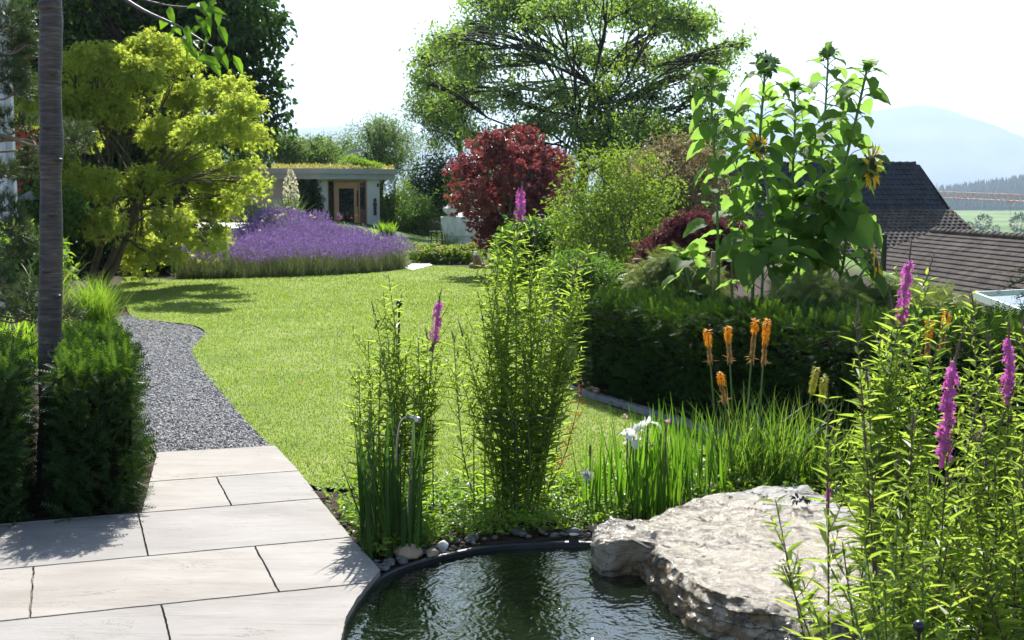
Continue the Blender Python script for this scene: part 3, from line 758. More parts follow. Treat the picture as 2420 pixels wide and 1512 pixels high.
# mown grass
mb = MB()
p = scatter(lawn, 520000)
keep = rng.random(len(p)) < np.clip((7.2 / p[:, 1]) ** 1.75, .04, 1); p = p[keep]
n = len(p); sz = np.clip(p[:, 1] / 9.0, 1, 2.1)
mow = np.array([mnoise.noise(Vector((q[0] * .55, q[1] * .35, 1))) for q in p])
hgt = (.013 + .010 * rng.random(n) + .005 * mow) * (1 + .25 * (sz - 1))
wd = .0032 * sz * rng.uniform(.8, 1.5, n)
az = rng.uniform(0, 2 * PI, n); tilt = rng.uniform(.1, .75, n)
tip = np.stack([np.cos(az) * tilt * hgt, np.sin(az) * tilt * hgt, hgt], -1)
sd = np.stack([np.cos(az + PI / 2) * wd, np.sin(az + PI / 2) * wd, np.zeros(n)], -1)
b = np.c_[p, np.full(n, .006)]
V = np.stack([b - sd, b + sd, b + tip], 1).reshape(-1, 3)
mb.add(V, np.arange(n * 3).reshape(-1, 3))
kind(mb.obj('grass', M['grass']), 'stuff')

# pond: black liner rim and water
pc = pond.mean(0)
def offset(poly, d):
    t = nrm(np.roll(poly, -1, 0) - np.roll(poly, 1, 0)); nn = np.stack([t[:, 1], -t[:, 0]], -1)
    if ((poly + nn * .01 - pc) ** 2).sum() < ((poly - pc) ** 2).sum(): nn = -nn
    return poly + nn * d
mb = MB(); prof = [(-.006, -.6), (-.006, -.008), (0.0, -.002), (.012, .0), (.016, -.05)]
rings = [np.c_[offset(pond, d), np.full(len(pond), z)] for d, z in prof]
k = len(pond); a = np.arange(k); a2 = (a + 1) % k
for r in range(len(rings) - 1):
    mb.add(np.concatenate([rings[r], rings[r + 1]]), np.stack([a, a2, a2 + k, a + k], -1), 0, True)
tag(mb.obj('pond_rim', M['black']), 'black curved rim edging the garden pond', 'pond rim')
kind(sheet('pond_water', offset(pond, -.005), WATER_Z, M['water']), 'structure')

# concrete strip at the foot of the long hedge
mb = MB(); hd = nrm(HB - HA); hn = np.array([-hd[1], hd[0]])
if hn[0] < 0: hn = -hn
wallbox(mb, HA + hd * -.4 - hn * .06, HB - hn * .06, -.1, .035, .07)
tag(mb.obj('edging_strip', M['kerb']), 'thin grey edging strip between lawn and the long dark hedge', 'edging')

# light path slabs beyond the lawn, gravel yard on the mound
kind(sheet('path', [g2(955, 634), g2(985, 618), g2(1010, 622), g2(1022, 628), g2(975, 640)], .016, M['white_stone']), 'structure')
yard = []
mb = MB()
yx, yy = np.meshgrid(np.linspace(-9.6, -6.6, 10), np.linspace(33.6, 38.5, 12))
i, j = np.meshgrid(np.arange(9), np.arange(11)); k = j * 10 + i
mb.add(np.stack([yx, yy, ground_z(yx, yy) + .02], -1).reshape(-1, 3), np.stack([k, k + 1, k + 11, k + 10], -1).reshape(-1, 4), 0, True)
kind(mb.obj('gravel_yard', M['white_stone']), 'structure')

# ------------------------------------------------------------------ valley and mountains
def ridge(name, Y, prof, depth, mat, seed, rough, base=-30):
    "a massif: its crest line is given in picture degrees at distance Y; falls away to both sides"
    mb = MB(); px = np.linspace(prof[0][0], prof[-1][0], 140); py = np.interp(px, [q[0] for q in prof], [q[1] for q in prof])
    X = (px - 1209.5) / FOC * Y; Z = CAM_H + (440 - py) / FOC * Y
    X, Z = np.asarray(X), np.asarray(Z)
    rows = []
    for tt in np.linspace(-1, 1, 25):
        q = 1 - abs(tt) ** 1.15
        zz = base + (Z - base) * q
        nz = np.array([mnoise.fractal(Vector((x / Y * 9, tt * 2.3 + seed, seed)), 1, 2, 5) for x in X])
        rows.append(np.stack([X, np.full(len(X), Y + tt * depth), zz + nz * rough * min(1, q * 2.2 + .02)], -1))
    R = np.array(rows); a, b = R.shape[:2]
    i, j = np.meshgrid(np.arange(b - 1), np.arange(a - 1)); k = j * b + i
    mb.add(R.reshape(-1, 3), np.stack([k, k + 1, k + b + 1, k + b], -1).reshape(-1, 4), 0, True)
    return kind(mb.obj(name, mat), 'structure')
M['mountain'] = rough_mat('wooded_mountain', [(.05, .07, .06), (.1, .11, .1), (.2, .2, .19)], .002, rough=1, bump=0, spec=0)
ridge('mountains', 8600, [(-1500, 330), (-600, 300), (0, 318), (500, 326), (690, 312), (760, 304), (850, 300), (1000, 318), (1250, 345), (1450, 330), (1650, 292), (1850, 250), (2020, 268), (2140, 252), (2235, 262),
                          (2300, 288), (2419, 336), (2600, 372), (3000, 400), (3600, 360), (4200, 400)], 1800, M['mountain'], 3.0, 44)
M['hill'] = rough_mat('hill_ground', [(.03, .05, .02), (.06, .085, .03)], .03, rough=1, bump=0, spec=0)
hillp = [(1500, 520), (1800, 505), (2050, 484), (2200, 470), (2300, 455), (2419, 438), (2600, 425), (3000, 415), (3600, 440), (4200, 500)]
ridge('hill', 2200, hillp, 600, M['hill'], 8.0, 3.5)
# ------------------------------------------------------------------ plant builders
UP = np.array([0, 0, 1.0])
def ellip(c, r, n, shell=.6, flat=0.0):
    "points in an ellipsoid, denser to its skin"
    d = rand_dirs(n); rad = (shell + (1 - shell) * rng.random(n) ** .7)[:, None] * rng.uniform(.8, 1.12, (n, 1))
    return np.asarray(c) + d * rad * np.asarray(r), d
def sprays(mb, pts, outd, tmpl, per, size, L, droop=.3, up=.5, mat=0, spread=.6, jitter=.35, nor_up=.8):
    "short leafy twigs: several leaves along each twig"
    n = len(pts)
    ax = nrm(outd + UP * up + .5 * rng.normal(size=(n, 3)))
    k = per
    t = (np.arange(k) + .5) / k
    pos = pts[:, None, :] + ax[:, None, :] * (t[None, :, None] * L) - UP * (droop * L * t[None, :, None] ** 2) + rng.normal(size=(n, k, 3)) * (L * jitter * .5)
    dirs = ax[:, None, :] * .6 + rng.normal(size=(n, k, 3)) * spread - UP * droop
    nor = UP * nor_up + rng.normal(size=(n, k, 3)) * .5
    sc = size * rng.uniform(.65, 1.2, (n, k))
    put(mb, tmpl, pos.reshape(-1, 3), dirs.reshape(-1, 3), nor.reshape(-1, 3), sc.ravel(), mat)
def limb(mb, p, q, r0, r1, sag=.12, sides=6, n=7, wob=.06, mat=0):
    p, q = np.asarray(p, float), np.asarray(q, float); L = np.linalg.norm(q - p)
    t = np.linspace(0, 1, n)[:, None]
    c = p + (q - p) * t + UP * (sag * L * np.sin(t * PI)) + np.cumsum(rng.normal(size=(n, 3)), 0) * wob * L / n * np.sin(t * PI) * 1.5
    tube(mb, c, np.linspace(r0, r1, n), sides, mat, cap=False)
    return c
def clump_plant(name, label, cat, Y, base_px, clumps, tmpl, leafmat, barkmat, size, L, nspray, per, group=None, tr=.05, trunk=True, stems=1, base=None,
                droop=.3, up=.4, shell=.55, flat=.8, depth=1.0, dz=None, nor_up=.8, fork=.45, extra=None, parts=('trunk', 'crown'), twig=True, spread=.6, limbf=.5, split=0, dep_s=1.0, spl_r=1.0):
    """a tree or shrub. clumps: (px, py, rx_px, ry_px, depth offset in m) at depth Y; density is shared by volume"""
    if base is None:
        b = at(base_px[0], base_px[1], Y); base = np.array([b[0], Y, lvl(b[0], Y)])
    base = np.asarray(base, float)
    root = thing(name, label, cat, base, group)
    W, Lf = MB(), MB()
    if split:
        clumps = [(c[0] + rng.uniform(-.6, .6) * c[2], c[1] + rng.uniform(-.65, .65) * c[3], c[2] * rng.uniform(.45, .72) * spl_r, c[3] * rng.uniform(.42, .66) * spl_r, c[4] + rng.uniform(-.5, .5) * dep_s) for c in clumps for _ in range(split)]
    E = []
    for c in clumps:
        Yc = Y + c[4]; ctr = at(c[0], c[1], Yc); s = Yc / FOC
        E.append((ctr, np.array([c[2] * s, (c[2] + c[3]) * .5 * s * depth, c[3] * s])))
    vol = np.array([e[1][0] * e[1][2] + .3 * e[1][1] * e[1][0] for e in E]); vol = vol / vol.sum()
    top = np.mean([e[0] for e in E], 0)
    starts = [base + np.array([rng.normal() * tr * 2.5, rng.normal() * tr * 2.5, 0]) if stems > 1 else base for _ in range(stems)]
    trunks = []
    for s in starts:
        e = base + (top - base) * fork + rng.normal(size=3) * np.array([.12, .12, 0]) * np.linalg.norm(top - base) * (1 if stems > 1 else .25)
        c = limb(W, s - UP * .05, e, tr, tr * .7, .0, 9, 9, .10)
        trunks.append(c)
    br = None
    for ei, ((ctr, r), v) in enumerate(zip(E, vol)):
        c = trunks[rng.integers(len(trunks))]
        k = rng.integers(len(c) // 2, len(c))
        if split and ei % split and br is not None: br = limb(W, br[4], ctr, tr * .16, tr * .07, .05, 5, 6, .12)
        else: br = limb(W, c[k], ctr, tr * limbf, tr * .13, .1, 6, 7, .12)
        n = max(6, int(nspray * v))
        pts, d = ellip(ctr, r, n, shell)
        if twig:
            for q in pts[rng.choice(n, min(n, 9), replace=False)]:
                limb(W, br[rng.integers(2, len(br))], q, tr * .16, tr * .05, .06, 4, 5, .1)
        o = d * np.array([1, 1, flat])
        sprays(Lf, pts, o, tmpl, per, size, L, droop, up, 0, spread, nor_up=nor_up)
    W.obj(parts[0], barkmat, root)
    Lf.obj(parts[1], leafmat, root)
    if extra: extra(root, E)
    return root, E
def clumps_of(cx, cy, rx, ry, n, rr, dep=.6, seed=0, gap=.75):
    "n small crowns spread over a big oval outline"
    r = np.random.default_rng(seed); out = []
    for i in range(n):
        for _ in range(40):
            a = r.uniform(0, 2 * PI); q = r.random() ** .5 * .86
            x, y = cx + rx * q * math.cos(a), cy + ry * q * math.sin(a)
            if all((x - o[0]) ** 2 + ((y - o[1]) * 1.2) ** 2 > (gap * rr) ** 2 for o in out): break
        s = r.uniform(.75, 1.25)
        out.append((x, y, rr * s, rr * s * .75, r.uniform(-dep, dep)))
    return out

def hedge(name, label, p0, side, back, Lx, D, H, n, tips, bark=True, topfn=None, density_front=.55, part='foliage'):
    "clipped yew: p0 front corner, side/back unit plan vectors"
    p0 = np.asarray(p0, float); side, back = np.asarray(side), np.asarray(back)
    root = thing(name, label, 'hedge', (p0[0] + side[0] * Lx / 2 + back[0] * D / 2, p0[1] + side[1] * Lx / 2 + back[1] * D / 2, 0))
    F, K = MB(), MB()
    s3, b3 = np.array([side[0], side[1], 0]), np.array([back[0], back[1], 0]); P0 = np.array([p0[0], p0[1], 0])
    tm = yew_spray(7)
    def wob(a, b): return .05 * mnoise.noise(Vector((a * 2.3, b * 2.3, 5))) + .03 * mnoise.noise(Vector((a * 6, b * 6, 9)))
    aF, aT, aE = Lx * H, Lx * D, D * H; tot = aF * 1.3 + aT * 1.2 + aE * 2 + aF * .5
    Hf = topfn or (lambda u: H)
    def face(cnt, fn, outv, upb, mat=0, sc=1.0):
        a = rng.random((cnt, 2)); pos = np.array([fn(u, v) for u, v in a])
        dep = rng.random(cnt) ** 2 * .16
        pos = pos - outv * (dep[:, None]) + outv * np.array([wob(q[0] + q[1], q[2]) for q in pos])[:, None]
        d = nrm(outv * .8 + UP * upb + rng.normal(size=(cnt, 3)) * .45)
        put(F, tm, pos, d, nrm(UP * .6 + outv * .3 + rng.normal(size=(cnt, 3)) * .5), rng.uniform(.07, .135, cnt) * sc, mat)
    nF, nT, nE = int(n * aF * 1.3 / tot), int(n * aT * 1.2 / tot), int(n * aE / tot)
    face(nF, lambda u, v: P0 + s3 * Lx * u + UP * Hf(u) * v - b3 * .02, -b3, .35)
    face(nT, lambda u, v: P0 + s3 * Lx * u + b3 * D * v + UP * Hf(u), UP, .5)
    face(nE, lambda u, v: P0 + b3 * D * u + UP * Hf(0) * v, -s3, .35)
    face(nE, lambda u, v: P0 + s3 * Lx + b3 * D * u + UP * Hf(1) * v, s3, .35)
    face(int(n * aF * .5 / tot), lambda u, v: P0 + s3 * Lx * u + b3 * D + UP * Hf(u) * v, b3, .35)
    F.obj(part, M['yew'], root)
    # fresh yellow-green shoots on the top and upper edges
    F = MB()
    face(tips, lambda u, v: P0 + s3 * Lx * u + b3 * D * v + UP * (Hf(u) + .02), UP, .7, sc=.8)
    face(tips // 5, lambda u, v: P0 + s3 * Lx * u + UP * Hf(u) * (1 - .35 * v * v), -b3, .6, sc=.8)
    face(tips // 3, lambda u, v: P0 + s3 * Lx + b3 * D * u + UP * Hf(1) * (1 - .8 * v * v), s3, .6, sc=.75)
    F.obj('young_shoots', M['yew_tip'], root)
    # twiggy inside
    ns = max(4, int(Lx * 5))
    for q in range(ns):
        b = P0 + s3 * Lx * (q + .5) / ns + b3 * D * rng.uniform(.2, .8)
        top = b + UP * H * rng.uniform(.75, .95) + rng.normal(size=3) * .08
        c = limb(K, b - UP * .03, top, .016, .006, 0, 5, 6, .2)
        for _ in range(5):
            s = c[rng.integers(1, 6)]
            limb(K, s, s + rng.normal(size=3) * np.array([.22, .22, .12]) + UP * .08, .006, .002, .05, 4, 4, .1)
    # opaque dark core added against see-through; its near-black is painted shade
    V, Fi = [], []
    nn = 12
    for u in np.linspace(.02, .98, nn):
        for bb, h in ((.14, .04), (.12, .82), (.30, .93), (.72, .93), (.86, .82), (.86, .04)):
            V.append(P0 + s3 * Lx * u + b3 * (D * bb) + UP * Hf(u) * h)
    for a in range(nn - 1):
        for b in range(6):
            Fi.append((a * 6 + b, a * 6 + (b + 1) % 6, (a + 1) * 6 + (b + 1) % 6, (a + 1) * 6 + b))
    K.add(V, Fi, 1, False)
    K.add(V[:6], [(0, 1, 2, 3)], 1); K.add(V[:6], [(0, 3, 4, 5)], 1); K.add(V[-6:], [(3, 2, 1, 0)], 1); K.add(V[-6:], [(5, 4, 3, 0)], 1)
    K.obj('branches_and_core', [M['bark_far'], M['hedge_core']], root)
    return root
M['hedge_core'] = rough_mat('dark_core_shade', [(.008, .012, .006), (.02, .022, .012)], 25, rough=1, bump=1.0, bscale=30, dist=.05, spec=.05)  # near-black colour paints the shade inside the hedge

def loose_stem(S, Lf, base, tip, bend=.06, r=.004, leaf=.08, gap=.026, branch=12, t0=.1, stop=.985, seed=0, mat=0):
    "purple loosestrife: square stem, opposite willow-like leaves, short side shoots from the axils"
    base, tip = np.asarray(base, float), np.asarray(tip, float); L = np.linalg.norm(tip - base)
    a = rng.uniform(0, 2 * PI)
    c = spline([base, base + (tip - base) * .35 + np.array([math.cos(a), math.sin(a), 0]) * bend * L, base + (tip - base) * .7 + np.array([math.cos(a), math.sin(a), 0]) * bend * L * .6, tip], 16)
    tube(S, c, np.linspace(r, r * .45, 16), 5, mat)
    tm = lance(.235, .22)
    n = int(L / gap); t = np.linspace(t0, stop, n)
    P = np.array([np.interp(t, np.linspace(0, 1, 16), c[:, k]) for k in range(3)]).T
    d = nrm(tip - base)
    ph = np.arange(n) * (PI / 2) + rng.normal(size=n) * .25
    sz = leaf * np.interp(t, [0, .3, .75, 1], [.8, 1.1, .95, .6])
    for s in (0, PI):
        h = np.stack([np.cos(ph + s), np.sin(ph + s), np.zeros(n)], -1)
        put(Lf, tm, P, h + UP * rng.uniform(.2, 1.1, (n, 1)), UP * .8 - h * .5 + rng.normal(size=(n, 3)) * .3, sz * rng.uniform(.75, 1.2, n))
    for b in range(branch):
        tt = rng.uniform(.25, .93); o = np.array([np.interp(tt, np.linspace(0, 1, 16), c[:, k]) for k in range(3)])
        aa = rng.uniform(0, 2 * PI); lb = L * rng.uniform(.1, .24) * (1.2 - tt * .6)
        e = o + nrm(np.array([math.cos(aa), math.sin(aa), 1.5])) * lb
        cc = spline([o, o + (e - o) * .5 + UP * lb * -.06, e], 6)
        tube(S, cc, np.linspace(r * .5, r * .25, 6), 4, mat, cap=False)
        m = max(4, int(lb / .016)); tb = np.linspace(.12, 1, m)
        Q = np.array([np.interp(tb, np.linspace(0, 1, 6), cc[:, k]) for k in range(3)]).T
        ax = nrm(e - o); u = nrm(np.cross(ax, UP)); w = np.cross(ax, u)
        ang = np.arange(m) * 2.1 + aa
        hd = np.cos(ang)[:, None] * u + np.sin(ang)[:, None] * w
        put(Lf, tm, Q, hd * .8 + ax * rng.uniform(.4, 1.0, (m, 1)), UP + .4 * rng.normal(size=(m, 3)), leaf * .62 * rng.uniform(.6, 1.1, m) * np.linspace(1, .7, m))
    return c
def bud_spike(mb, p, d, L, r, mat=0):
    "closed flower spike: whorls of little buds tapering to a point"
    p, d = np.asarray(p, float), nrm(np.asarray(d, float))
    n = 12; t = np.linspace(0, 1, n); bend = nrm(np.cross(d, rng.normal(size=3))) * L * .06
    c = p + d * (t * L)[:, None] + bend * (t ** 2)[:, None]
    tube(mb, c, r * .55 * np.interp(t, [0, .2, .8, 1], [.6, 1, .5, .1]), 6, mat)
    k = 44; tt = rng.random(k); q = p + d * (tt * L)[:, None] + bend * (tt ** 2)[:, None]
    o = rand_dirs(k); o = nrm(o - d * (o @ d)[:, None])
    put(mb, leaf2(.55, .2, 0), q + o * r * .3, o + d * .8, o + .1, r * 1.35 * (1.1 - .75 * tt), mat)
def flower_spike(mb, p, q, r, n=26):
    "open magenta flowers in whorls between p and q"
    p, q = np.asarray(p, float), np.asarray(q, float); d = nrm(q - p); L = np.linalg.norm(q - p)
    tm = leaf6(.42, .05, .15)
    tube(mb, [p - (q - p) * .1, p, (p + q) / 2, q + (q - p) * .08], .0085, 6)
    for i in range(n):
        t = (i + rng.random()) / n; c = p + d * L * t + d * rng.normal() * .004
        o = rand_dirs(1)[0]; o = nrm(o - d * (o @ d) + d * .15)
        cc = c + o * r * rng.uniform(.35, 1.1) * (1.1 - .35 * t)
        u = nrm(np.cross(o, d)); w = np.cross(o, u); s = r * rng.uniform(.75, 1.05)
        a = np.arange(6) * PI / 3 + rng.random()
        put(mb, tm, np.repeat(cc[None], 6, 0), np.cos(a)[:, None] * u + np.sin(a)[:, None] * w + o * .45, o, s)

# heart-shaped sunflower leaf blade
def heart():
    V, F = [], []; nt, ns = 9, 7
    for i in range(nt):
        t = i / (nt - 1)
        w = .44 * (math.sin(PI * min(1, t * .92 + .09) ** .72)) ** .85 if t < 1 else .004
        for j in range(ns):
            s = -1 + 2 * j / (ns - 1)
            lob = -.16 * abs(s) ** 2 * max(0, 1 - t * 2.2)
            V.append((s * w * (1 + .04 * math.sin(i * 2.9)), t + lob, .22 * abs(s) ** .8 * w * 1.6 - .34 * t * t + .03 * math.sin(i * 2.3 + j * 1.7)))
    for i in range(nt - 1):
        for j in range(ns - 1):
            a = i * ns + j; F.append((a, a + ns, a + ns + 1, a + 1))
    return T(V, F)
HEART = heart()
def sunflower(name, label, path, Y, top=None, nl=17, r=.013, size=.17, low=.28, face=None, head=.075, petals=0, group='sunflowers behind the long hedge', dy=0.0):
    P = [at(x, y, Y + dy * i / max(1, len(path) - 1)) for i, (x, y) in enumerate(path)]      # top to foot
    P = P[::-1]
    foot = P[0].copy(); foot[2] = lvl(foot[0], foot[1]) - .02
    P = [foot] + P if P[0][2] - foot[2] > .15 else [foot] + P[1:]
    c = spline(P, 26); L = np.linalg.norm(np.diff(c, axis=0), axis=1).sum()
    root = thing(name, label, 'sunflower', foot + UP * .02, group)
    S, Lf = MB(), MB()
    tube(S, c, np.linspace(r, r * .55, 26), 8)
    ph = rng.uniform(0, 2 * PI)
    nl = int(nl * 1.9)
    for i in range(nl):
        t = low + (.985 - low) * (i / (nl - 1)) ** .95
        o = np.array([np.interp(t, np.linspace(0, 1, 26), c[:, k]) for k in range(3)])
        a = ph + i * 2.4 + rng.normal() * .3; h = np.array([math.cos(a), math.sin(a), 0])
        sz = size * np.interp(t, [0, .3, .7, .9, 1], [.75, 1.05, 1.05, .8, .55]) * rng.uniform(.8, 1.2)
        pl = sz * rng.uniform(.55, .95); rise = rng.uniform(.35, 1.0)
        e = o + (h + UP * rise) * pl * .75
        cc = spline([o, o + h * pl * .35 + UP * pl * rise * .55, e], 6)
        tube(S, cc, np.linspace(.0042, .003, 6), 5, cap=False)
        droop = rng.uniform(-1.0, .25) + (.45 if t > .9 else 0)
        put(Lf, HEART, e[None], (h + UP * droop)[None], (UP + h * .3 + rng.normal(size=3) * .35)[None], [sz], smooth=True)
    tip = c[-1]; ax = nrm(c[-1] - c[-3])
    if top == 'rosette':
        for i in range(8):
            a = ph + i * 2.4; h = np.array([math.cos(a), math.sin(a), 0]); sz = size * rng.uniform(.35, .72)
            put(Lf, HEART, (tip - ax * .01 * i)[None], (h * rng.uniform(.5, 1) + UP * rng.uniform(.25, 1.0))[None], (UP - h * .4)[None], [sz], smooth=True)
    S.obj('stem', M['stem_hairy'], root)
    Lf.obj('leaves', M['sunflower'], root)
    if top in ('bud', 'flower'):
        f = nrm(np.asarray(face, float)); H = MB()
        lathe(H, tip, [(.012, -.035), (head * .55, -.025), (head * .95, .0), (head, .018), (head * .8, .03)], 18, 0, f)
        u = nrm(np.cross(f, UP)); w = np.cross(u, f)
        n = 34; a = rng.uniform(0, 2 * PI, n); rad = np.cos(a)[:, None] * u + np.sin(a)[:, None] * w
        put(H, leaf6(.42, .1, -.2), tip + rad * head * rng.uniform(.55, .95, (n, 1)), rad + f * rng.uniform(-.5, .5, (n, 1)), f + .2 * rand_dirs(n), head * rng.uniform(.55, .95, n), 1)
        ho = H.obj('flower_head', [M['stem_hairy'], M['bract']], root)
        D = MB(); lathe(D, tip + f * .024, [(head * .86, 0), (head * .7, .012), (head * .3, .016), (.001, .012)], 18, 0, f)
        D.obj('disc', M['brown_disc'], ho)
        if petals:
            Q = MB(); n = petals; a = np.arange(n) * 2 * PI / n + rng.normal(size=n) * .08; rad = np.cos(a)[:, None] * u + np.sin(a)[:, None] * w
            put(Q, leaf6(.34, .06, .1), tip + f * .02 + rad * head * .85, rad + f * rng.uniform(-.1, .55, (n, 1)), f + .2 * rand_dirs(n), head * rng.uniform(1.05, 1.4, n))
            Q.obj('petals', M['sun_petal'], ho)
    return root
# ------------------------------------------------------------------ far wood on the hill, pylon, crane
mb = MB()
def hill_z(X, Y):
    px = 1209.5 + X / Y * FOC
    crest = CAM_H + (440 - np.interp(X / 2200 * FOC + 1209.5, [q[0] for q in hillp], [q[1] for q in hillp])) / FOC * 2200
    return -30 + (crest + 30) * (1 - np.abs((Y - 2200) / 600) ** 1.15)
n = 6500
X = rng.uniform(230, 1340, n); Y = 2200 - 600 * rng.random(n) ** .8 * .97; Z = hill_z(X, Y)
far = rng.random(n) < .2; Y[far] = 2200 + rng.uniform(0, 110, far.sum()); Z = hill_z(X, Y)
H = rng.uniform(11, 22, n)
k = 7; a = np.arange(k) * 2 * PI / k
for zf, rf in ((.0, .26), (.28, .2), (.55, .13)):
    base = np.stack([X, Y, Z + H * zf], -1)
    rr = H * rf * rng.uniform(.75, 1.25, n)
    ring = base[:, None, :] + np.stack([np.cos(a), np.sin(a), np.zeros(k)], -1)[None] * (rr[:, None, None] * rng.uniform(.7, 1.25, (n, k, 1)))
    apex = base + np.stack([np.zeros(n), np.zeros(n), H * .45], -1)
    V = np.concatenate([ring, apex[:, None, :]], 1).reshape(-1, 3)
    F = np.stack([np.arange(k), (np.arange(k) + 1) % k, np.full(k, k)], -1)[None] + (np.arange(n) * (k + 1))[:, None, None]
    mb.add(V, F.reshape(-1, 3))
kind(mb.obj('far_forest', M['far_tree']), 'stuff')
# field trees at the foot of the hill
def round_tree(px, py, Y, h, label):
    b = at(px, py, Y); root = thing('field_tree', label, 'tree', (b[0], b[1], lvl(b[0], b[1])), 'lone trees at the far edge of the field')
    z0 = lvl(b[0], b[1]); top = b[2]
    W, Lf = MB(), MB()
    tube(W, [(b[0], b[1], z0), (b[0], b[1], z0 + h * .5)], [h * .03, h * .02], 6); W.obj('trunk', M['bark_far'], root)
    pts, d = ellip((b[0], b[1], z0 + h * .6), (h * .42, h * .42, h * .42), 260, .6)
    put(Lf, leaf2(.7), pts, d + rand_dirs(260) * .6, UP + rand_dirs(260) * .6, h * rng.uniform(.1, .2, 260)); Lf.obj('crown', M['far_tree'], root)
round_tree(2290, 545, 800, 8, 'rounded hazy tree at the field edge, just right of the dark roof')
round_tree(2322, 545, 830, 12, 'taller hazy pointed tree at the field edge, between two rounder ones')
round_tree(2352, 547, 810, 6, 'smallest hazy round tree at the field edge under the hill')
round_tree(2412, 540, 760, 14, 'largest hazy tree at the right rim of the view below the wooded hill')

pyl = at(2212, 470, 1500)
mb = MB(); hp = 19.5
for sx, sy in ((-1, -1), (1, -1), (1, 1), (-1, 1)):
    tube(mb, [(pyl[0] + sx * 2.2, pyl[1] + sy * 2.2, pyl[2] - 4), (pyl[0] + sx * .6, pyl[1] + sy * .6, pyl[2] + hp * .5), (pyl[0], pyl[1], pyl[2] + hp)], .16, 4)
for f, w in ((.5, 4.6), (.64, 6.2), (.78, 4.4)):
    tube(mb, [(pyl[0] - w, pyl[1], pyl[2] + hp * f), (pyl[0] + w, pyl[1], pyl[2] + hp * f)], .16, 4)
for q in range(9):
    f0, f1 = q / 9, (q + 1) / 9
    w0, w1 = 2.2 * (1 - f0 * .95), 2.2 * (1 - f1 * .95); s = 1 if q % 2 else -1
    tube(mb, [(pyl[0] - s * w0, pyl[1], pyl[2] - 4 + (hp + 4) * f0), (pyl[0] + s * w1, pyl[1], pyl[2] - 4 + (hp + 4) * f1)], .1, 4)
M['galv'] = rough_mat('galvanised_lattice', [(.3, .32, .34), (.38, .4, .42)], 2, rough=.6, bump=0)
r = thing('power_pylon', 'thin grey lattice power pylon on the skyline by the dark roof', 'pylon', (pyl[0], pyl[1], pyl[2] - 4)); mb.obj('lattice', M['galv'], r)

# tower crane: lattice jib crossing in front of the wooded hill
cr0, cr1 = at(2205, 452, 300), at(2680, 470, 262)
root = thing('tower_crane', 'red and grey lattice crane jib reaching across the wooded hill', 'crane', (cr1[0], cr1[1], lvl(cr1[0], cr1[1])))
M['crane_red'] = rough_mat('crane_paint', [(.5, .16, .09), (.58, .24, .14), (.5, .42, .38)], .6, rough=.6, bump=0)
jd = nrm(cr1 - cr0); jl = np.linalg.norm(cr1 - cr0); js = nrm(np.cross(jd, UP)); jh = 1.35
J = MB()
tube(J, [cr0, cr1], .075, 5); 
for s in (-1, 1): tube(J, [cr0 + js * .55 * s - UP * jh, cr1 + js * .55 * s - UP * jh * 1.1], .09, 5)
m = int(jl / 1.5)
for q in range(m):
    a_, b_ = cr0 + jd * jl * q / m, cr0 + jd * jl * (q + .5) / m
    c_ = cr0 + jd * jl * (q + 1) / m
    for s in (-1, 1):
        tube(J, [a_, b_ + js * .55 * s - UP * jh], .045, 4, cap=False); tube(J, [b_ + js * .55 * s - UP * jh, c_], .045, 4, cap=False)
J.obj('jib', M['crane_red'], root)
J = MB(); tc_ = at(2388, 474, 285)
obox(J, tc_ - UP * .25, jd * .7, js * .5, UP * .18); tube(J, [tc_ - UP * .3, tc_ - UP * 9], .035, 4); J.obj('trolley', M['crane_red'], root)
J = MB(); zb = lvl(cr1[0], cr1[1])
for sx, sy in ((-1, -1), (1, -1), (1, 1), (-1, 1)): tube(J, [(cr1[0] + sx * .8, cr1[1] + sy * .8, zb), (cr1[0] + sx * .8, cr1[1] + sy * .8, cr1[2] + 3)], .1, 5)
for q in range(14):
    z0 = zb + (cr1[2] + 3 - zb) * q / 14; z1 = zb + (cr1[2] + 3 - zb) * (q + 1) / 14
    for sy in (-1, 1): tube(J, [(cr1[0] - .8, cr1[1] + sy * .8, z0), (cr1[0] + .8, cr1[1] + sy * .8, z1)], .06, 4)
J.obj('mast', M['crane_red'], root)

# ------------------------------------------------------------------ neighbours' tiled roofs
def tile_plane(mb, o, r, d, nr, wid, gauge, tile, amp, left=lambda s: 0.0, right=None, mat=0):
    """courses of interlocking tiles: o = upper start, r = along the course, d = down the slope; every course is a stepped, waved strip"""
    r, d = nrm(r), nrm(d); nv = np.cross(r, d)
    if nv[2] < 0: nv = -nv
    right = right or (lambda s: wid)
    for q in range(nr):
        s0, s1 = q * gauge, (q + 1) * gauge + gauge * .12
        a0, a1 = left(s0), right(s0)
        m = int((a1 - a0) / tile * 6)
        xx = np.linspace(a0, a1, m + 1); ph = ((xx / tile + (q % 2) * .5) % 1.0)
        wv = np.abs(np.sin(PI * ph)) ** 1.4 * amp
        top = o + r * xx[:, None] + d * s0 + nv * (wv * .6)[:, None]
        low = o + r * xx[:, None] + d * s1 + nv * (wv + .05)[:, None]
        lip = o + r * xx[:, None] + d * (s1 - .008) + nv * (-.01)
        lip = np.broadcast_to(lip, low.shape)
        k = np.arange(m)
        V = np.concatenate([top, low, lip]); n = m + 1
        mb.add(V, np.stack([k, k + 1, k + n + 1, k + n], -1), mat, True); mb.add(V, np.stack([k + n, k + n + 1, k + 2 * n + 1, k + 2 * n], -1), mat, False)
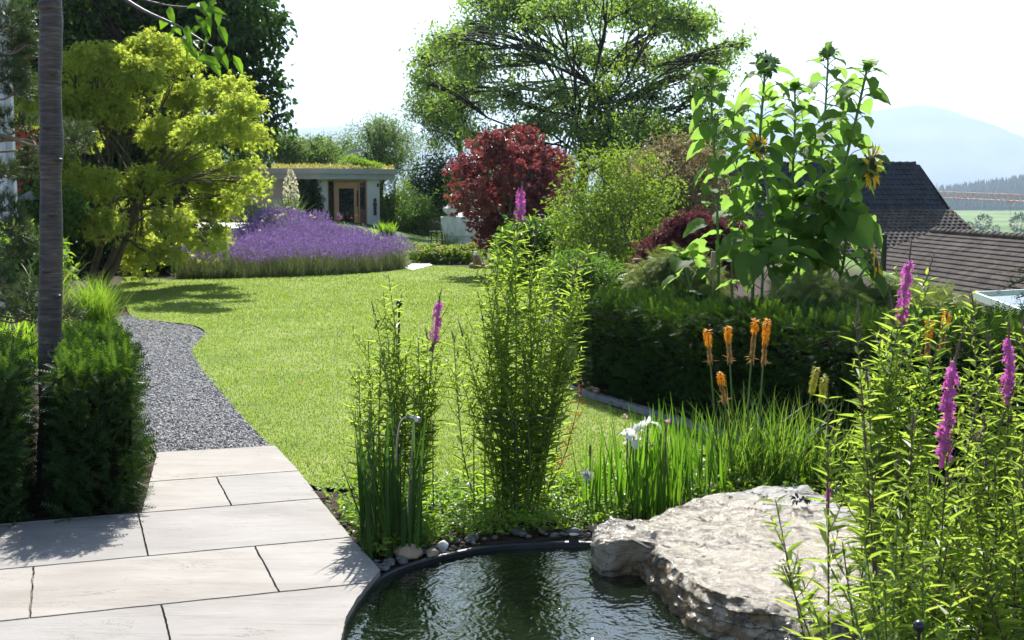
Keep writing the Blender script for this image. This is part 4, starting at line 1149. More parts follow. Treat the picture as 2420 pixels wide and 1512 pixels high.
def tile_mat(name, cols):
    m, nt, out = new_mat(name); L = nt.links.new
    tc = nd(nt, 'ShaderNodeTexCoord')
    n = nd(nt, 'ShaderNodeTexNoise', Scale=1.1, Detail=8.0, Roughness=.7); L(tc.outputs['Object'], n.inputs['Vector'])
    v = nd(nt, 'ShaderNodeTexVoronoi', Scale=3.0); L(tc.outputs['Object'], v.inputs['Vector'])
    ad = nd(nt, 'ShaderNodeMixRGB'); ad.inputs[0].default_value = .45; L(n.outputs['Fac'], ad.inputs[1]); L(v.outputs['Color'], ad.inputs[2])
    r = ramp(nt, [(.3 + .4 * i / (len(cols) - 1), c) for i, c in enumerate(cols)]); L(ad.outputs[0], r.inputs[0])
    p = nd(nt, 'ShaderNodeBsdfPrincipled', Roughness=.9); p.inputs['Specular IOR Level'].default_value = .08; L(r.outputs[0], p.inputs['Base Color']); L(p.outputs[0], out.inputs['Surface'])
    return m
M['tile'] = tile_mat('brown_concrete_tile', [(.045, .036, .032), (.075, .062, .055), (.105, .088, .08)])
M['tile_shade'] = tile_mat('shade_dark_tile', [(.016, .021, .03), (.026, .032, .044), (.038, .045, .058)])  # same tile as the brown one, the steep slope's bluish shade put into its colour
# upper house, far: dark steep upper slope, flatter sunlit lower slope
Yr = 75.0
R0, R1 = at(1430, 389, Yr), at(2172, 389, Yr)
root = thing('tiled_house', 'house with a dark steep tiled roof flaring into a brown tiled lower slope', 'house', ((R0[0] + R1[0]) / 2, Yr, lvl(20, 75)))
wid = R1[0] - R0[0]
dn1 = nrm(np.array([0, -1.55, -2.43])); g = .34; nr1 = 9; len1 = nr1 * g
B0 = R0 + dn1 * len1
dn2 = nrm(np.array([0, -.866, -.5]))
Rf = MB()
fl = .38
tile_plane(Rf, R0, (1, 0, 0), dn1, nr1, wid, g, .3, .05, right=lambda s: wid + s * fl); Rf.obj('dark_roof', M['tile_shade'], root)
Rf = MB()
tile_plane(Rf, B0 + UP * .03, (1, 0, 0), dn2, 22, wid, g, .3, .055, right=lambda s: wid + len1 * fl + .25 + s * .30); Rf.obj('roof', M['tile'], root)
Rf = MB()
for q in range(int(wid / .42)):
    x0 = R0[0] + q * .42; tube(Rf, [(x0, Yr, R0[2] + .03), (x0 + .44, Yr, R0[2] + .075)], [.12, .13], 8)
Rf.obj('ridge_tiles', M['tile_shade'], root)
Rf = MB()       # verge boards and the shade-toned back slope and walls under the roof
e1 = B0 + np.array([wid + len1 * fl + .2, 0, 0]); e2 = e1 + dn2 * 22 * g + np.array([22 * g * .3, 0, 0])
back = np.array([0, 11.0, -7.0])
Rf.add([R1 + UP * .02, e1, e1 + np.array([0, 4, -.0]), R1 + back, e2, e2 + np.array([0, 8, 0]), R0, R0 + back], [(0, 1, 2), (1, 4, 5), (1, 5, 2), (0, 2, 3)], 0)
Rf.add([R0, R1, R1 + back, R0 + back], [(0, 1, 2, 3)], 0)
Rf.obj('back_slope', M['tile_shade'], root)
Rf = MB(); zb = lvl(20, 72)
box(Rf, (R0[0], 68.6, zb - 1), (e2[0] - 2.4, 80, e2[2] + .3)); Rf.obj('wall', M['white_wall'], root)

# lower house, nearer on the right
Q1 = at(2203, 549, 54); Q2 = at(2640, 575, 41.5); Q2[2] = Q1[2]
rv = nrm(Q2 - Q1); pv = np.array([rv[1], -rv[0], 0]); pv = nrm(pv)
if pv[0] > 0: pv = -pv
pit = math.radians(24); dv = nrm(pv * math.cos(pit) - UP * math.sin(pit))
L2 = np.linalg.norm(Q2 - Q1) + 14
root = thing('tiled_house', 'lower house with a broad brown ribbed tile roof behind the hedge', 'house', (Q1[0] + rv[0] * 6, Q1[1] + rv[1] * 6, lvl(Q1[0], Q1[1])))
Rf = MB(); tile_plane(Rf, Q1, rv, dv, 40, L2, .34, .15, .028, left=lambda s: -s * .28); Rf.obj('roof', M['tile'], root)
Rf = MB(); nrid = int(L2 / .42)
for q in range(nrid): tube(Rf, [Q1 + rv * q * .42 + UP * .05, Q1 + rv * (q * .42 + .43) + UP * .08], [.13, .14], 8)
Rf.obj('ridge_tiles', M['tile'], root)
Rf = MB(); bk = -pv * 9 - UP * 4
Rf.add([Q1, Q1 + rv * L2, Q1 + rv * L2 + bk, Q1 + bk], [(0, 1, 2, 3)]); Rf.obj('back_slope', M['tile_shade'], root)
Rf = MB(); zb = lvl(Q1[0], Q1[1]) - 1.5
cc = Q1 + rv * L2 / 2 + (dv * 3); wallbox(Rf, Q1 + rv * .8 + pv * 3, Q1 + rv * (L2 - .8) + pv * 3, zb, Q1[2] - 3.2, 12); Rf.obj('wall', M['white_wall'], root)
def on_lower_roof(px, py):
    d = ray(px, py); nv = np.cross(rv, dv); o = np.array([0, 0, CAM_H]); t = ((Q1 - o) @ nv) / (d @ nv); return o + d * t
pp = on_lower_roof(2086, 658)
lathe_b = MB(); lathe(lathe_b, pp - UP * .1, [(.11, 0), (.11, 1.75), (.125, 1.76), (.125, 1.84), (.07, 1.85)], 12); C_ = MB()
root2 = thing('flue_pipe', 'dark metal flue pipe rising from the brown tiled roof', 'flue', pp); lathe_b.obj('pipe', M['black'], root2)
obox(C_, pp + dv * .25 + np.array([0, 0, .08]), rv * .42, dv * .5, UP * .04); C_.obj('flashing', M['black'], root2)
# white frame of a covered terrace poking over the hedge
f0, f1, f2 = at(2303, 690, 24), at(2419, 715, 20.5), at(2500, 689, 25)
f1[2] = f0[2]; f2[2] = f0[2]
root = thing('terrace_canopy', 'white edged flat canopy frame beyond the hedge at the right', 'canopy', (f1[0], f1[1], lvl(f1[0], f1[1])))
mb = MB(); M['canopy'] = rough_mat('canopy_paint', [(.5, .56, .55), (.58, .63, .62)], 3, rough=.5, bump=0)
ext = f0 + (f1 - f0) * 2.2
wallbox(mb, f0, ext, f0[2] - .13, f0[2], .06); wallbox(mb, f0 + np.array([.03, .06, 0]), f2 + (f2 - f0), f0[2] - .128, f0[2] + .002, .06)
mb.obj('frame', M['canopy'], root)
for q in (.25, .95):
    mb = MB(); p_ = f0 + (ext - f0) * q; obox(mb, (p_[0], p_[1] + .1, (f0[2] - .14 + lvl(p_[0], p_[1])) / 2), (.05, 0, 0), (0, .05, 0), (0, 0, (f0[2] - .14 - lvl(p_[0], p_[1])) / 2)); mb.obj('post', M['canopy'], root)
mb = MB(); obox(mb, (f0 + ext) / 2 + (f2 - f0) * .5 + UP * -.06, (ext - f0) * .46, (f2 - f0) * .46, UP * .01); mb.obj('glass_panel', M['glass'], root)

# ------------------------------------------------------------------ houses at the left
root = thing('white_house', 'tall white rendered house corner at the left edge behind the pine', 'house', at(-200, 690, 17.5) * np.array([1, 1, 0]))
mb = MB(); pw = at(30, 440, 17.2)
box(mb, (pw[0] - 9, 17.05, 0), (pw[0], 17.35, 7.5), 0); wallbox(mb, (pw[0] - .2, 17.36), (pw[0] - 4.4, 27.0), 0, 7.5, .3, 0)
mb.obj('wall', M['white_wall'], root)
mb = MB(); box(mb, (pw[0] - 9.2, 16.7, 7.5), (pw[0] + .3, 27.3, 7.7)); mb.obj('roof', M['fascia'], root)
mb = MB(); tube(mb, [(pw[0] + .06, 16.98, 0), (pw[0] + .06, 16.98, 7.5)], .045, 8); mb.obj('downpipe', M['fascia'], root)
root = thing('red_house', 'red rendered house wall glimpsed through the trees at upper left', 'house', at(170, 440, 37) * np.array([1, 1, 0]))
a_, b_ = at(-60, 0, 37), at(400, 0, 38)
mb = MB(); zt = at(0, -60, 37)[2]
wallbox(mb, a_, b_, 0, zt, .3); wallbox(mb, b_ + np.array([-.2, .16, 0]), b_ + np.array([-4.0, 8, 0]), 0, zt, .3); mb.obj('wall', M['red_wall'], root)
mb = MB(); box(mb, (a_[0] - .6, 36.2, zt), (b_[0] + .3, 46, zt + .25)); mb.obj('roof', M['fascia'], root)
for px0, px1 in ((25, 62), (215, 262)):
    w0, w1 = at(px0, 30, 36.9), at(px1, 130, 36.9); mb = MB(); box(mb, (w0[0], 36.75, w1[2]), (w1[0], 36.84, w0[2])); wo = mb.obj('window', M['white_wall'], root)
    mb = MB(); box(mb, (w0[0] + .06, 36.72, w1[2] + .06), (w1[0] - .06, 36.748, w0[2] - .06)); mb.obj('pane', M['glass'], wo)

# ------------------------------------------------------------------ garden pavilion with a planted roof
W0, W1 = at(745, 440, 42.6)[:2], at(893, 440, 44.0)[:2]        # sunny right front
WL = at(455, 440, 42.9)[:2]
def onface(px, P=W0, Q=W1, out=0.0):
    d = ray(px, 440); d2 = d[:2]; e = Q - P; A = np.array([[d2[0], -e[0]], [d2[1], -e[1]]]); t = np.linalg.solve(A, P)[0]
    n_ = np.array([e[1], -e[0]]); n_ = n_ / np.linalg.norm(n_); n_ = n_ if n_[1] < 0 else -n_
    return d2 * t + n_ * out
root = thing('garden_pavilion', 'low grey garden pavilion with planted flat roof and wooden glazed door', 'pavilion', (W0[0], W0[1] + 1, 0))
zr = 2.27
d0, d1 = onface(770), onface(863)
mb = MB(); doorz = 1.93
wallbox(mb, W0, d0, -.1, zr - .34, .2); wallbox(mb, d1, W1, -.1, zr - .34, .2)
wallbox(mb, d0, d1, doorz, zr - .34, .19)
wallbox(mb, WL, W0 + np.array([-.09, .02]), -.1, zr - .34, .2); wallbox(mb, W1 + np.array([-.09, .1]), W1 + np.array([-1.6, 4.2]), -.1, zr - .34, .2); wallbox(mb, WL + np.array([.1, .1]), WL + np.array([0, 4.4]), -.1, zr - .34, .2)
wallbox(mb, WL + np.array([0, 4.5]), W1 + np.array([-1.6, 4.3]), -.1, zr - .34, .2)
wo = mb.obj('wall', M['concrete'], root)
mb = MB(); vp = onface(623, WL, W0, .12); lathe(mb, (vp[0], vp[1], 1.64), [(.001, .02), (.10, .02), (.115, 0), (.115, -.03)], 16, 0, (0, -1, 0)); mb.obj('air_vent', M['dark_wood'], wo)
# roof slab
outl = [at(450, 440, 42.0)[:2], at(757, 440, 41.7)[:2], at(940, 440, 44.2)[:2], at(930, 440, 48.5)[:2], at(450, 440, 48.5)[:2]]
bm = bmesh.new()
def prism(bm, P, z0, z1):
    lo = [bm.verts.new((p[0], p[1], z0)) for p in P]; hi = [bm.verts.new((p[0], p[1], z1)) for p in P]; n = len(P)
    bm.faces.new(hi); bm.faces.new(lo[::-1])
    for q in range(n): bm.faces.new((lo[q], lo[(q + 1) % n], hi[(q + 1) % n], hi[q]))
pcx = np.mean(outl, 0); inn = [p + nrm(pcx - p) * .10 for p in outl]
prism(bm, outl, zr - .17, zr); prism(bm, inn, zr - .345, zr - .172)
me = bpy.data.meshes.new('roof'); bmesh.ops.recalc_face_normals(bm, faces=bm.faces); bm.to_mesh(me); bm.free()
me.materials.append(M['fascia']); ro = bpy.data.objects.new('roof', me); COL.objects.link(ro)
me.transform(__import__('mathutils').Matrix.Translation(-Vector(root.location))); ro.parent = root; WLOC[ro.name] = WLOC[root.name]
# planted roof
mb = MB(); pts = scatter(np.array([p + nrm(pcx - p) * .14 for p in outl]), 9000)
hm = np.array([mnoise.noise(Vector((p[0] * .9, p[1] * .6, 4))) for p in pts]) * .09 + .10
z = zr + hm * rng.random(len(pts))
put(mb, leaf2(.5), np.c_[pts, z], rand_dirs(len(pts)) + UP * .8, UP + .6 * rand_dirs(len(pts)), rng.uniform(.05, .13, len(pts)))
mb.obj('planted_roof', M['sedum'], ro)
mb = MB()
for px, hh, nn_ in ((848, .5, 190), (872, .3, 200), (895, .22, 150)):
    c = np.append(at(px, 440, 43.9)[:2], zr + .05); c[:2] += nrm(pcx - c[:2]) * .3
    pts, d = ellip(c + UP * hh * .3, (.42, .3, hh * .55), nn_ * 3, .3); put(mb, leaf6(.4), pts, d + UP * .7, UP + rand_dirs(len(pts)) * .6, rng.uniform(.06, .12, len(pts)))
mb.obj('roof_shrublets', M['light_leaf'], ro)
# vent stack with cap
vs = at(827, 440, 45.0); mb = MB()
tube(mb, [(vs[0], vs[1], zr), (vs[0], vs[1], zr + .58)], .05, 8); obox(mb, (vs[0] + .2, vs[1], zr + .64), (.3, 0, .05), (0, .14, 0), (-.01, 0, .045)); mb.obj('vent_stack', M['fascia'], ro)
# door set
def strip(px0, px1, z0, z1, t, mat, name, parent, out=.03):
    mb = MB(); wallbox(mb, onface(px0, out=out), onface(px1, out=out), z0, z1, t); return mb.obj(name, mat, parent)
mb = MB()
for x0, x1, z0, z1 in ((770, 772.5, 0, doorz), (861, 863.4, 0, doorz), (772.6, 860.9, doorz - .07, doorz), (786, 788.8, 0, doorz - .072), (843.6, 846.4, 0, doorz - .072)):
    wallbox(mb, onface(x0, out=.04), onface(x1, out=.04), z0, z1, .12)
fr = mb.obj('door_frame', M['wood'], root)
strip(772.7, 785.8, .02, doorz - .075, .03, M['glass'], 'side_pane', fr, .01); strip(846.6, 860.8, .9, doorz - .075, .03, M['glass'], 'side_pane', fr, .01)
strip(846.6, 860.8, .02, .89, .04, M['dark_wood'], 'slat_panel', fr, .012)
mb = MB()
for x0, x1, z0, z1 in ((789, 798, .02, doorz - .085), (834, 843.4, .02, doorz - .085), (798.1, 833.9, doorz - .31, doorz - .085), (798.1, 833.9, .02, .2)):
    wallbox(mb, onface(x0, out=.03), onface(x1, out=.03), z0, z1, .07)
do = mb.obj('door', M['wood'], root)
strip(798.1, 833.9, .21, doorz - .315, .03, M['glass'], 'pane', do, .02)
mb = MB(); h_ = onface(841, out=.1); tube(mb, [(h_[0], h_[1], 1.0), (h_[0], h_[1], 1.55)], .02, 6); mb.obj('handle', M['iron'], do)
# dark silhouette figure on the pavilion wall: a small standing person seen from the side
fp = onface(880, out=.16); fz = at(880, 507, 43.9)[2]; hf = at(880, 467, 43.9)[2] - fz
ex = nrm(np.append(W1 - W0, 0)); root = thing('wall_figure', 'dark iron figure of a standing person fixed to the pavilion wall right of the door', 'wall ornament', (fp[0], fp[1], fz))
mb = MB(); F0 = np.array([fp[0], fp[1], fz])
def fig(pts, rr): tube(mb, [F0 + ex * x * hf + UP * z * hf for x, z in pts], [q * hf for q in rr], 8)
fig([(-.03, 0), (-.03, .25), (-.02, .45)], [.045, .04, .06]); fig([(.06, 0), (.05, .25), (.03, .45)], [.045, .04, .06])
fig([(.0, .42), (.02, .55), (.0, .68), (-.02, .76)], [.085, .075, .09, .04]); fig([(-.02, .74), (.0, .82), (.01, .9), (.0, .98)], [.04, .075, .08, .03])
fig([(-.05, .7), (-.09, .58), (.0, .5)], [.035, .03, .025]); fig([(.05, .7), (.12, .6), (.08, .74)], [.035, .028, .02]); fig([(-.1, .0), (.1, 0)], [.03, .03]); fig([(.04, .86), (.12, .84)], [.04, .015])
mb.obj('figure', M['iron'], root)
mb = MB(); lp = onface(888.5, out=.14); lathe(mb, (lp[0], lp[1], 1.72), [(.03, -.06), (.035, 0), (.03, .06), (.001, .065)], 8); o = mb.obj('wall_lamp', M['black'], None, (lp[0], lp[1], 1.66)); tag(o, 'tiny dark lamp high on the pavilion wall under the roof edge', 'lamp')
# ------------------------------------------------------------------ trees
tm_maple, tm6, tm6w, tm2 = maple(), leaf6(.42), leaf6(.62, .1, .2), leaf2(.45)
acer_cl = [(270, 112, 75, 30), (360, 116, 60, 30), (200, 160, 70, 30), (320, 170, 80, 30), (430, 150, 50, 26), (90, 205, 55, 34), (180, 235, 80, 34), (300, 245, 80, 34), (420, 230, 80, 34), (520, 215, 60, 28),
           (592, 252, 42, 22), (80, 270, 50, 30), (150, 310, 60, 28), (480, 290, 70, 30), (570, 310, 50, 24), (385, 300, 65, 28), (455, 360, 70, 28), (550, 385, 42, 22), (588, 420, 26, 18), (520, 440, 50, 22), (480, 480, 50, 26),
           (430, 420, 60, 26), (345, 425, 55, 28), (250, 440, 62, 28), (180, 420, 55, 28), (220, 520, 55, 26), (310, 500, 55, 28), (395, 525, 55, 30), (512, 545, 30, 20), (492, 578, 28, 14), (340, 585, 50, 26), (400, 600, 42, 20),
           (440, 555, 35, 20), (318, 628, 26, 16), (545, 470, 30, 18), (130, 370, 45, 25)]
acer_cl = [(x, y, a, b, dz) for (x, y, a, b), dz in zip(acer_cl, rng.uniform(-1.5, 1.5, len(acer_cl)))]
b_ = gr(258, 672)
clump_plant('maple_tree', 'golden yellow-green maple with several stems on the lawn edge at left', 'tree', 21.4, None, acer_cl, tm_maple, M['acer'], M['bark_maple'], .085, .22, 3400, 11,
            tr=.062, stems=3, base=(b_[0], 21.4, 0), droop=.55, up=.15, shell=.45, flat=.45, depth=1.1, fork=.75, split=2, limbf=.4, dep_s=.9, spl_r=1.15)
dk = clumps_of(330, 40, 330, 170, 34, 70, 2.0, 4) + [(600, 130, 45, 40, 0), (625, 200, 40, 45, .3), (640, 260, 30, 40, 0), (610, 300, 50, 25, -.4), (560, 60, 60, 50, .5), (520, 10, 60, 40, 0), (650, 295, 20, 20, 0), (560, 200, 70, 60, 0), (570, 290, 60, 40, 0), (590, 90, 40, 30, 0), (480, 330, 90, 40, 0)]
clump_plant('lime_tree', 'big dark green broadleaf tree standing behind the golden maple', 'tree', 33.0, (430, 560), dk, leaf6(.75, .12, .25), M['dark_leaf'], M['bark_far'], .18, .48, 2600, 8, tr=.2, droop=.5, up=.1, fork=.85)
wl_cl = [(1350, 20, 105, 45), (1230, 40, 85, 40), (1130, 75, 75, 36), (1480, 30, 105, 45), (1590, 60, 75, 42), (1050, 105, 55, 28), (1005, 145, 38, 22), (1130, 150, 75, 30), (1250, 140, 60, 30), (1385, 120, 60, 36), (1500, 130, 75, 36), (1610, 150, 60, 36),
         (1690, 135, 46, 30), (1735, 112, 38, 22), (1090, 215, 55, 28), (1185, 235, 55, 30), (1450, 220, 75, 42), (1350, 230, 42, 46), (1560, 235, 55, 30), (1650, 225, 55, 32), (1290, 300, 60, 36), (1390, 310, 66, 42), (1480, 305, 66, 38),
         (1570, 310, 55, 32), (1640, 310, 45, 32), (1250, 352, 55, 26), (1500, 365, 66, 28), (1600, 372, 55, 28), (1300, -40, 120, 40), (1480, -50, 120, 40), (1700, 190, 45, 24), (1660, 60, 45, 25), (1700, 300, 50, 30), (1690, 370, 50, 25), (1430, 385, 60, 30), (1545, 400, 60, 28), (1655, 350, 50, 30), (1625, 405, 50, 26), (1300, 392, 50, 26), (1225, 320, 45, 26), (1400, 345, 50, 30), (1530, 280, 50, 28), (1420, 160, 50, 30), (1290, 220, 45, 30), (1640, 60, 60, 30), (1180, -10, 80, 36), (1010, 200, 45, 26), (1040, 270, 45, 28), (1120, 330, 50, 28), (1190, 370, 45, 24), (1470, 400, 60, 24), (1585, 330, 50, 28)]
wl_cl = [(x, y, a * .9, b * .88, dz) for (x, y, a, b), dz in zip(wl_cl, rng.uniform(-2.6, 2.6, len(wl_cl)))]
clump_plant('walnut_tree', 'huge spreading walnut tree with dark trunk in the middle background', 'tree', 45.0, (1350, 560), wl_cl, leaf6(.55, .1, .25), M['walnut'], M['bark_far'], .15, .5, 7400, 8, tr=.21, droop=.2, up=.35, fork=1.05, shell=.2, depth=1.2, spread=.9, split=4, limbf=.2, dep_s=3.0, spl_r=1.4)
th = clumps_of(1060, 230, 95, 150, 22, 34, 1.5, 9, .9)
clump_plant('slender_tree', 'thin pale tree with sparse foliage left of the spreading walnut', 'tree', 50.0, (1085, 560), th, tm6, M['airy'], M['bark_far'], .13, .5, 1700, 9, tr=.1, droop=.3, up=.4, fork=1.1, shell=.2, split=2, limbf=.3, dep_s=1.5)
clump_plant('willow_tree', 'rounded grey-green tree rising behind the pavilion roof', 'tree', 56.0, (905, 580), clumps_of(905, 345, 66, 62, 16, 30, 1.5, 21, .8) + [(885, 292, 16, 14, 0), (950, 400, 40, 30, 0), (880, 400, 40, 40, 0)], leaf6(.3), M['airy'], M['bark_far'], .14, .55, 1300, 9, tr=.14, droop=.4, fork=1.0)
clump_plant('birch_tree', 'small wispy pale tree between the pavilion roof and the round willow', 'tree', 60.0, (805, 580), clumps_of(805, 365, 45, 40, 9, 20, 1.2, 5, .9), tm6, M['airy'], M['bark_far'], .13, .5, 330, 8, tr=.08, fork=1.0, shell=.3)
for i, (x, y, rx, ry, lab, mt) in enumerate([(600, 368, 48, 40, 'leafy shrub behind the pavilion roof, closest to the golden maple', 'mid_leaf'), (680, 375, 40, 26, 'light green shrub topping the middle of the pavilion roof', 'airy'),
                                             (752, 382, 38, 22, 'low loose shrub behind the pavilion roof beside the wispy tree', 'airy')]):
    clump_plant('tall_shrub', lab, 'shrub', 51.0 + i, (x, 560), clumps_of(x, y - 14, rx, ry * 1.3, 13, 14, 1.0, 30 + i, .9), tm6, M[mt], M['bark_far'], .15, .5, 620, 8, 'shrubs behind the pavilion', tr=.05, stems=3, fork=.9, parts=('stems', 'foliage'))
clump_plant('tall_shrub', 'bright light green shrub right beside the pavilion wall', 'shrub', 45.5, (930, 590), clumps_of(932, 500, 40, 70, 14, 24, .8, 41), tm6, M['light_leaf'], M['bark_far'], .1, .4, 1100, 9, tr=.05, stems=4, fork=.8, parts=('stems', 'foliage'))
clump_plant('tall_shrub', 'dark green shrub under the slender tree right of the pavilion', 'shrub', 47.5, (1035, 590), clumps_of(1035, 470, 66, 95, 18, 34, 1.0, 43), leaf6(.5), M['dark_leaf'], M['bark_far'], .13, .45, 1200, 9, tr=.06, stems=4, fork=.8, parts=('stems', 'foliage'))
clump_plant('tall_shrub', 'mid green shrub between the pavilion and the foil tent', 'shrub', 44.0, (985, 600), clumps_of(985, 530, 42, 60, 12, 24, .8, 47), tm6, M['mid_leaf'], M['bark_far'], .1, .4, 900, 9, tr=.05, stems=4, fork=.8, parts=('stems', 'foliage'))
clump_plant('tall_shrub', 'dark mass of shrubs behind the red maple', 'shrub', 40.0, (1230, 590), clumps_of(1230, 440, 170, 90, 16, 50, 1.0, 49), tm6, M['mid_leaf'], M['bark_far'], .12, .4, 1500, 9, tr=.06, stems=4, fork=.8, parts=('stems', 'foliage'))
rm = [(1160, 330, 40, 20), (1230, 325, 45, 18), (1130, 370, 40, 24), (1200, 365, 50, 24), (1265, 365, 42, 22), (1310, 385, 40, 22), (1090, 405, 32, 18), (1160, 415, 55, 28), (1240, 415, 55, 28), (1320, 420, 34, 24), (1120, 455, 40, 24), (1200, 470, 60, 30),
      (1285, 465, 55, 28), (1140, 510, 40, 24), (1210, 525, 55, 30), (1290, 510, 45, 28), (1165, 560, 36, 26), (1220, 575, 45, 26), (1275, 560, 35, 26), (1085, 487, 20, 5)]
rm = [(x, y, a, b, dz) for (x, y, a, b), dz in zip(rm, rng.uniform(-.8, .8, len(rm)))]
clump_plant('red_maple', 'deep red Japanese maple bush in the middle of the garden', 'tree', 24.5, (1205, 640), rm, maple(.3, .14), M['red_maple'], M['bark_maple'], .10, .2, 950, 9, tr=.06, stems=3, droop=.4, up=.25, shell=.5, flat=.5, fork=.7)
clump_plant('flowering_shrub', 'tall yellow-green shrub with tiny leaves right of the red maple', 'shrub', 15.0, (1450, 760), [(1360, 560, 34, 40, .4), (1400, 500, 36, 44, -.3), (1445, 450, 34, 40, .2), (1500, 480, 38, 44, -.4), (1550, 520, 36, 40, .3), (1430, 570, 40, 44, -.5), (1490, 590, 40, 44, .4), (1545, 600, 36, 44, -.3), (1390, 640, 36, 44, .2), (1450, 660, 40, 44, -.4), (1510, 670, 40, 40, .3), (1340, 610, 24, 34, 0)] + [(1380, 395, 18, 26, 0), (1420, 375, 16, 22, .3), (1478, 382, 18, 24, -.2), (1530, 402, 20, 24, .2), (1350, 450, 20, 26, 0), (1332, 505, 20, 22, .3), (1570, 450, 24, 28, 0)], leaf6(.5, .1, .15), M['yellow_shrub'], M['bark_maple'], .052, .22, 1500, 9,
            tr=.02, stems=9, fork=.8, up=.7, parts=('stems', 'foliage'))
clump_plant('flowering_shrub', 'pinkish brown tinged shrub between walnut and sunflowers', 'shrub', 19.0, (1590, 700), clumps_of(1600, 425, 115, 70, 20, 34, .9, 53, .9) + [(1600, 510, 110, 50, 0), (1500, 400, 26, 30, .3), (1560, 365, 24, 18, 0), (1625, 352, 24, 16, 0), (1670, 380, 26, 22, .2)], tm6, M['pink_shrub'], M['bark_maple'], .06, .25, 1900, 9, tr=.03, stems=6, fork=.8, up=.7, parts=('stems', 'foliage'))
clump_plant('flowering_shrub', 'dark green broadleaf shrub behind the tall central water plant', 'shrub', 17.5, (1290, 690), clumps_of(1285, 600, 95, 75, 18, 36, .6, 55), leaf6(.6, .1, .15), M['mid_leaf'], M['bark_maple'], .08, .22, 1300, 8, tr=.025, stems=6, fork=.7, parts=('stems', 'foliage'))
clump_plant('laceleaf_maple', 'low wine-red laceleaf maple beside the sunflower stems', 'shrub', 12.6, (1640, 700), clumps_of(1650, 575, 95, 62, 14, 34, .4, 57) + [(1560, 610, 40, 40, 0)], maple(.4, .06), M['dark_red'], M['bark_maple'], .075, .16, 1500, 9, tr=.025, stems=3, fork=.7, droop=.7, up=.1, parts=('stems', 'foliage'))
clump_plant('laceleaf_maple', 'pale feathery green laceleaf maple mounded over the hedge', 'shrub', 11.6, (1600, 740), clumps_of(1590, 665, 85, 48, 12, 34, .35, 59), feather(), M['feathery'], M['bark_maple'], .13, .14, 1100, 8, tr=.022, stems=3, fork=.7, droop=.9, up=.0, parts=('stems', 'foliage'))
clump_plant('flowering_shrub', 'dense green shrub joining the long hedge on the lawn side', 'shrub', 12.4, (1380, 790), clumps_of(1385, 700, 75, 85, 16, 34, .5, 61), leaf6(.42), M['mid_leaf'], M['bark_maple'], .05, .18, 1600, 9, tr=.018, stems=6, fork=.8, parts=('stems', 'foliage'))
for i, (x, lab) in enumerate([(2150, 'pale ferny shrub showing over the hedge right of the sunflowers'), (1930, 'pale feathery plants crowding the sunflower feet')]):
    clump_plant('ferny_shrub', lab, 'shrub', 9.6 - .5 * i, (x, 780), clumps_of(x, 715, 95, 36, 9, 34, .25, 63 + i), feather(), M['feathery'], M['bark_maple'], .12, .12, 420, 7, tr=.012, stems=4, fork=.6, droop=.7, up=.2, parts=('stems', 'foliage'))
clump_plant('tall_shrub', 'tall dark green shrub filling the gap behind the golden maple crown', 'shrub', 31.0, (330, 600), clumps_of(270, 385, 200, 165, 28, 58, 1.2, 81), leaf6(.6), M['dark_leaf'], M['bark_far'], .15, .45, 2000, 8, tr=.08, stems=5, fork=.8, parts=('stems', 'foliage'))
clump_plant('tall_shrub', 'added green shrub that darkens the gaps of the yellow-green shrub', 'shrub', 18.0, (1470, 720), clumps_of(1470, 560, 130, 110, 16, 44, .6, 83), tm6, M['mid_leaf'], M['bark_far'], .08, .25, 1300, 8, tr=.03, stems=5, fork=.8, parts=('stems', 'foliage'))  # added so the gaps in front of it read dark
# left border: dark shrubs below and behind the golden maple
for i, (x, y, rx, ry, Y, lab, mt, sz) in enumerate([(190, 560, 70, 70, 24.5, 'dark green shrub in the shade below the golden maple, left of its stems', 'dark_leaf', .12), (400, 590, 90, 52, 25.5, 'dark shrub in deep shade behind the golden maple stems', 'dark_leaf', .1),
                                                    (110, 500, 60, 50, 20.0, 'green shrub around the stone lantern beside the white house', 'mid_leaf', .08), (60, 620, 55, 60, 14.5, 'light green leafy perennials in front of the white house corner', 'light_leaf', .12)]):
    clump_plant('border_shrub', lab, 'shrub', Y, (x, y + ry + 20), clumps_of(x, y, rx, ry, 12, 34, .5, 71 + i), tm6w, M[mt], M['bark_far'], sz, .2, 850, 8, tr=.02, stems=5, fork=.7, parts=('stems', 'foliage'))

# young cherry in front: straight trunk, its crown is above the picture, one branch hangs into it
tb = gr(121, 1165); tbx, tby = tb[0], tb[1]
root = thing('cherry_tree', 'young tree with a straight dark ringed trunk between the two hedge blocks', 'tree', (tbx, tby, 0))
mb = MB(); pts = []
for px, py, rp in ((119, 1175, 31), (120, 1000, 28), (118, 800, 27), (121, 600, 26.5), (120, 400, 26), (122, 330, 27), (118, 200, 25), (121, 60, 25), (119, 0, 25), (117, -150, 23), (121, -420, 19), (119, -700, 13)):
    q = at(px, py, tby); pts.append((*q, rp * tby / FOC))
pts = np.array(pts); tube(mb, spline(pts[:, :3], 60), np.interp(np.linspace(0, 1, 60), np.linspace(0, 1, len(pts)), pts[:, 3]) * (1 + .045 * np.convolve(rng.normal(size=62), [.4, .6, .4], 'valid')), 20)
for px, py, kr in ((108, 12, .05), (128, 172, .028), (112, 300, .03), (140, 378, .022), (124, 505, .03), (110, 640, .03), (136, 700, .022), (118, 830, .03)):
    kq = at(px, py, tby - .055); ball(mb, kq, np.array([kr, .022, kr * .55]), 2)
mb.obj('trunk', M['bark_cherry'], root)
W, Lf = MB(), MB()
W1 = MB(); br = spline([at(121, -120, tby), at(240, -40, tby - .35), at(330, 20, tby - .6), at(420, 62, tby - .8), at(500, 110, tby - .95)], 18)
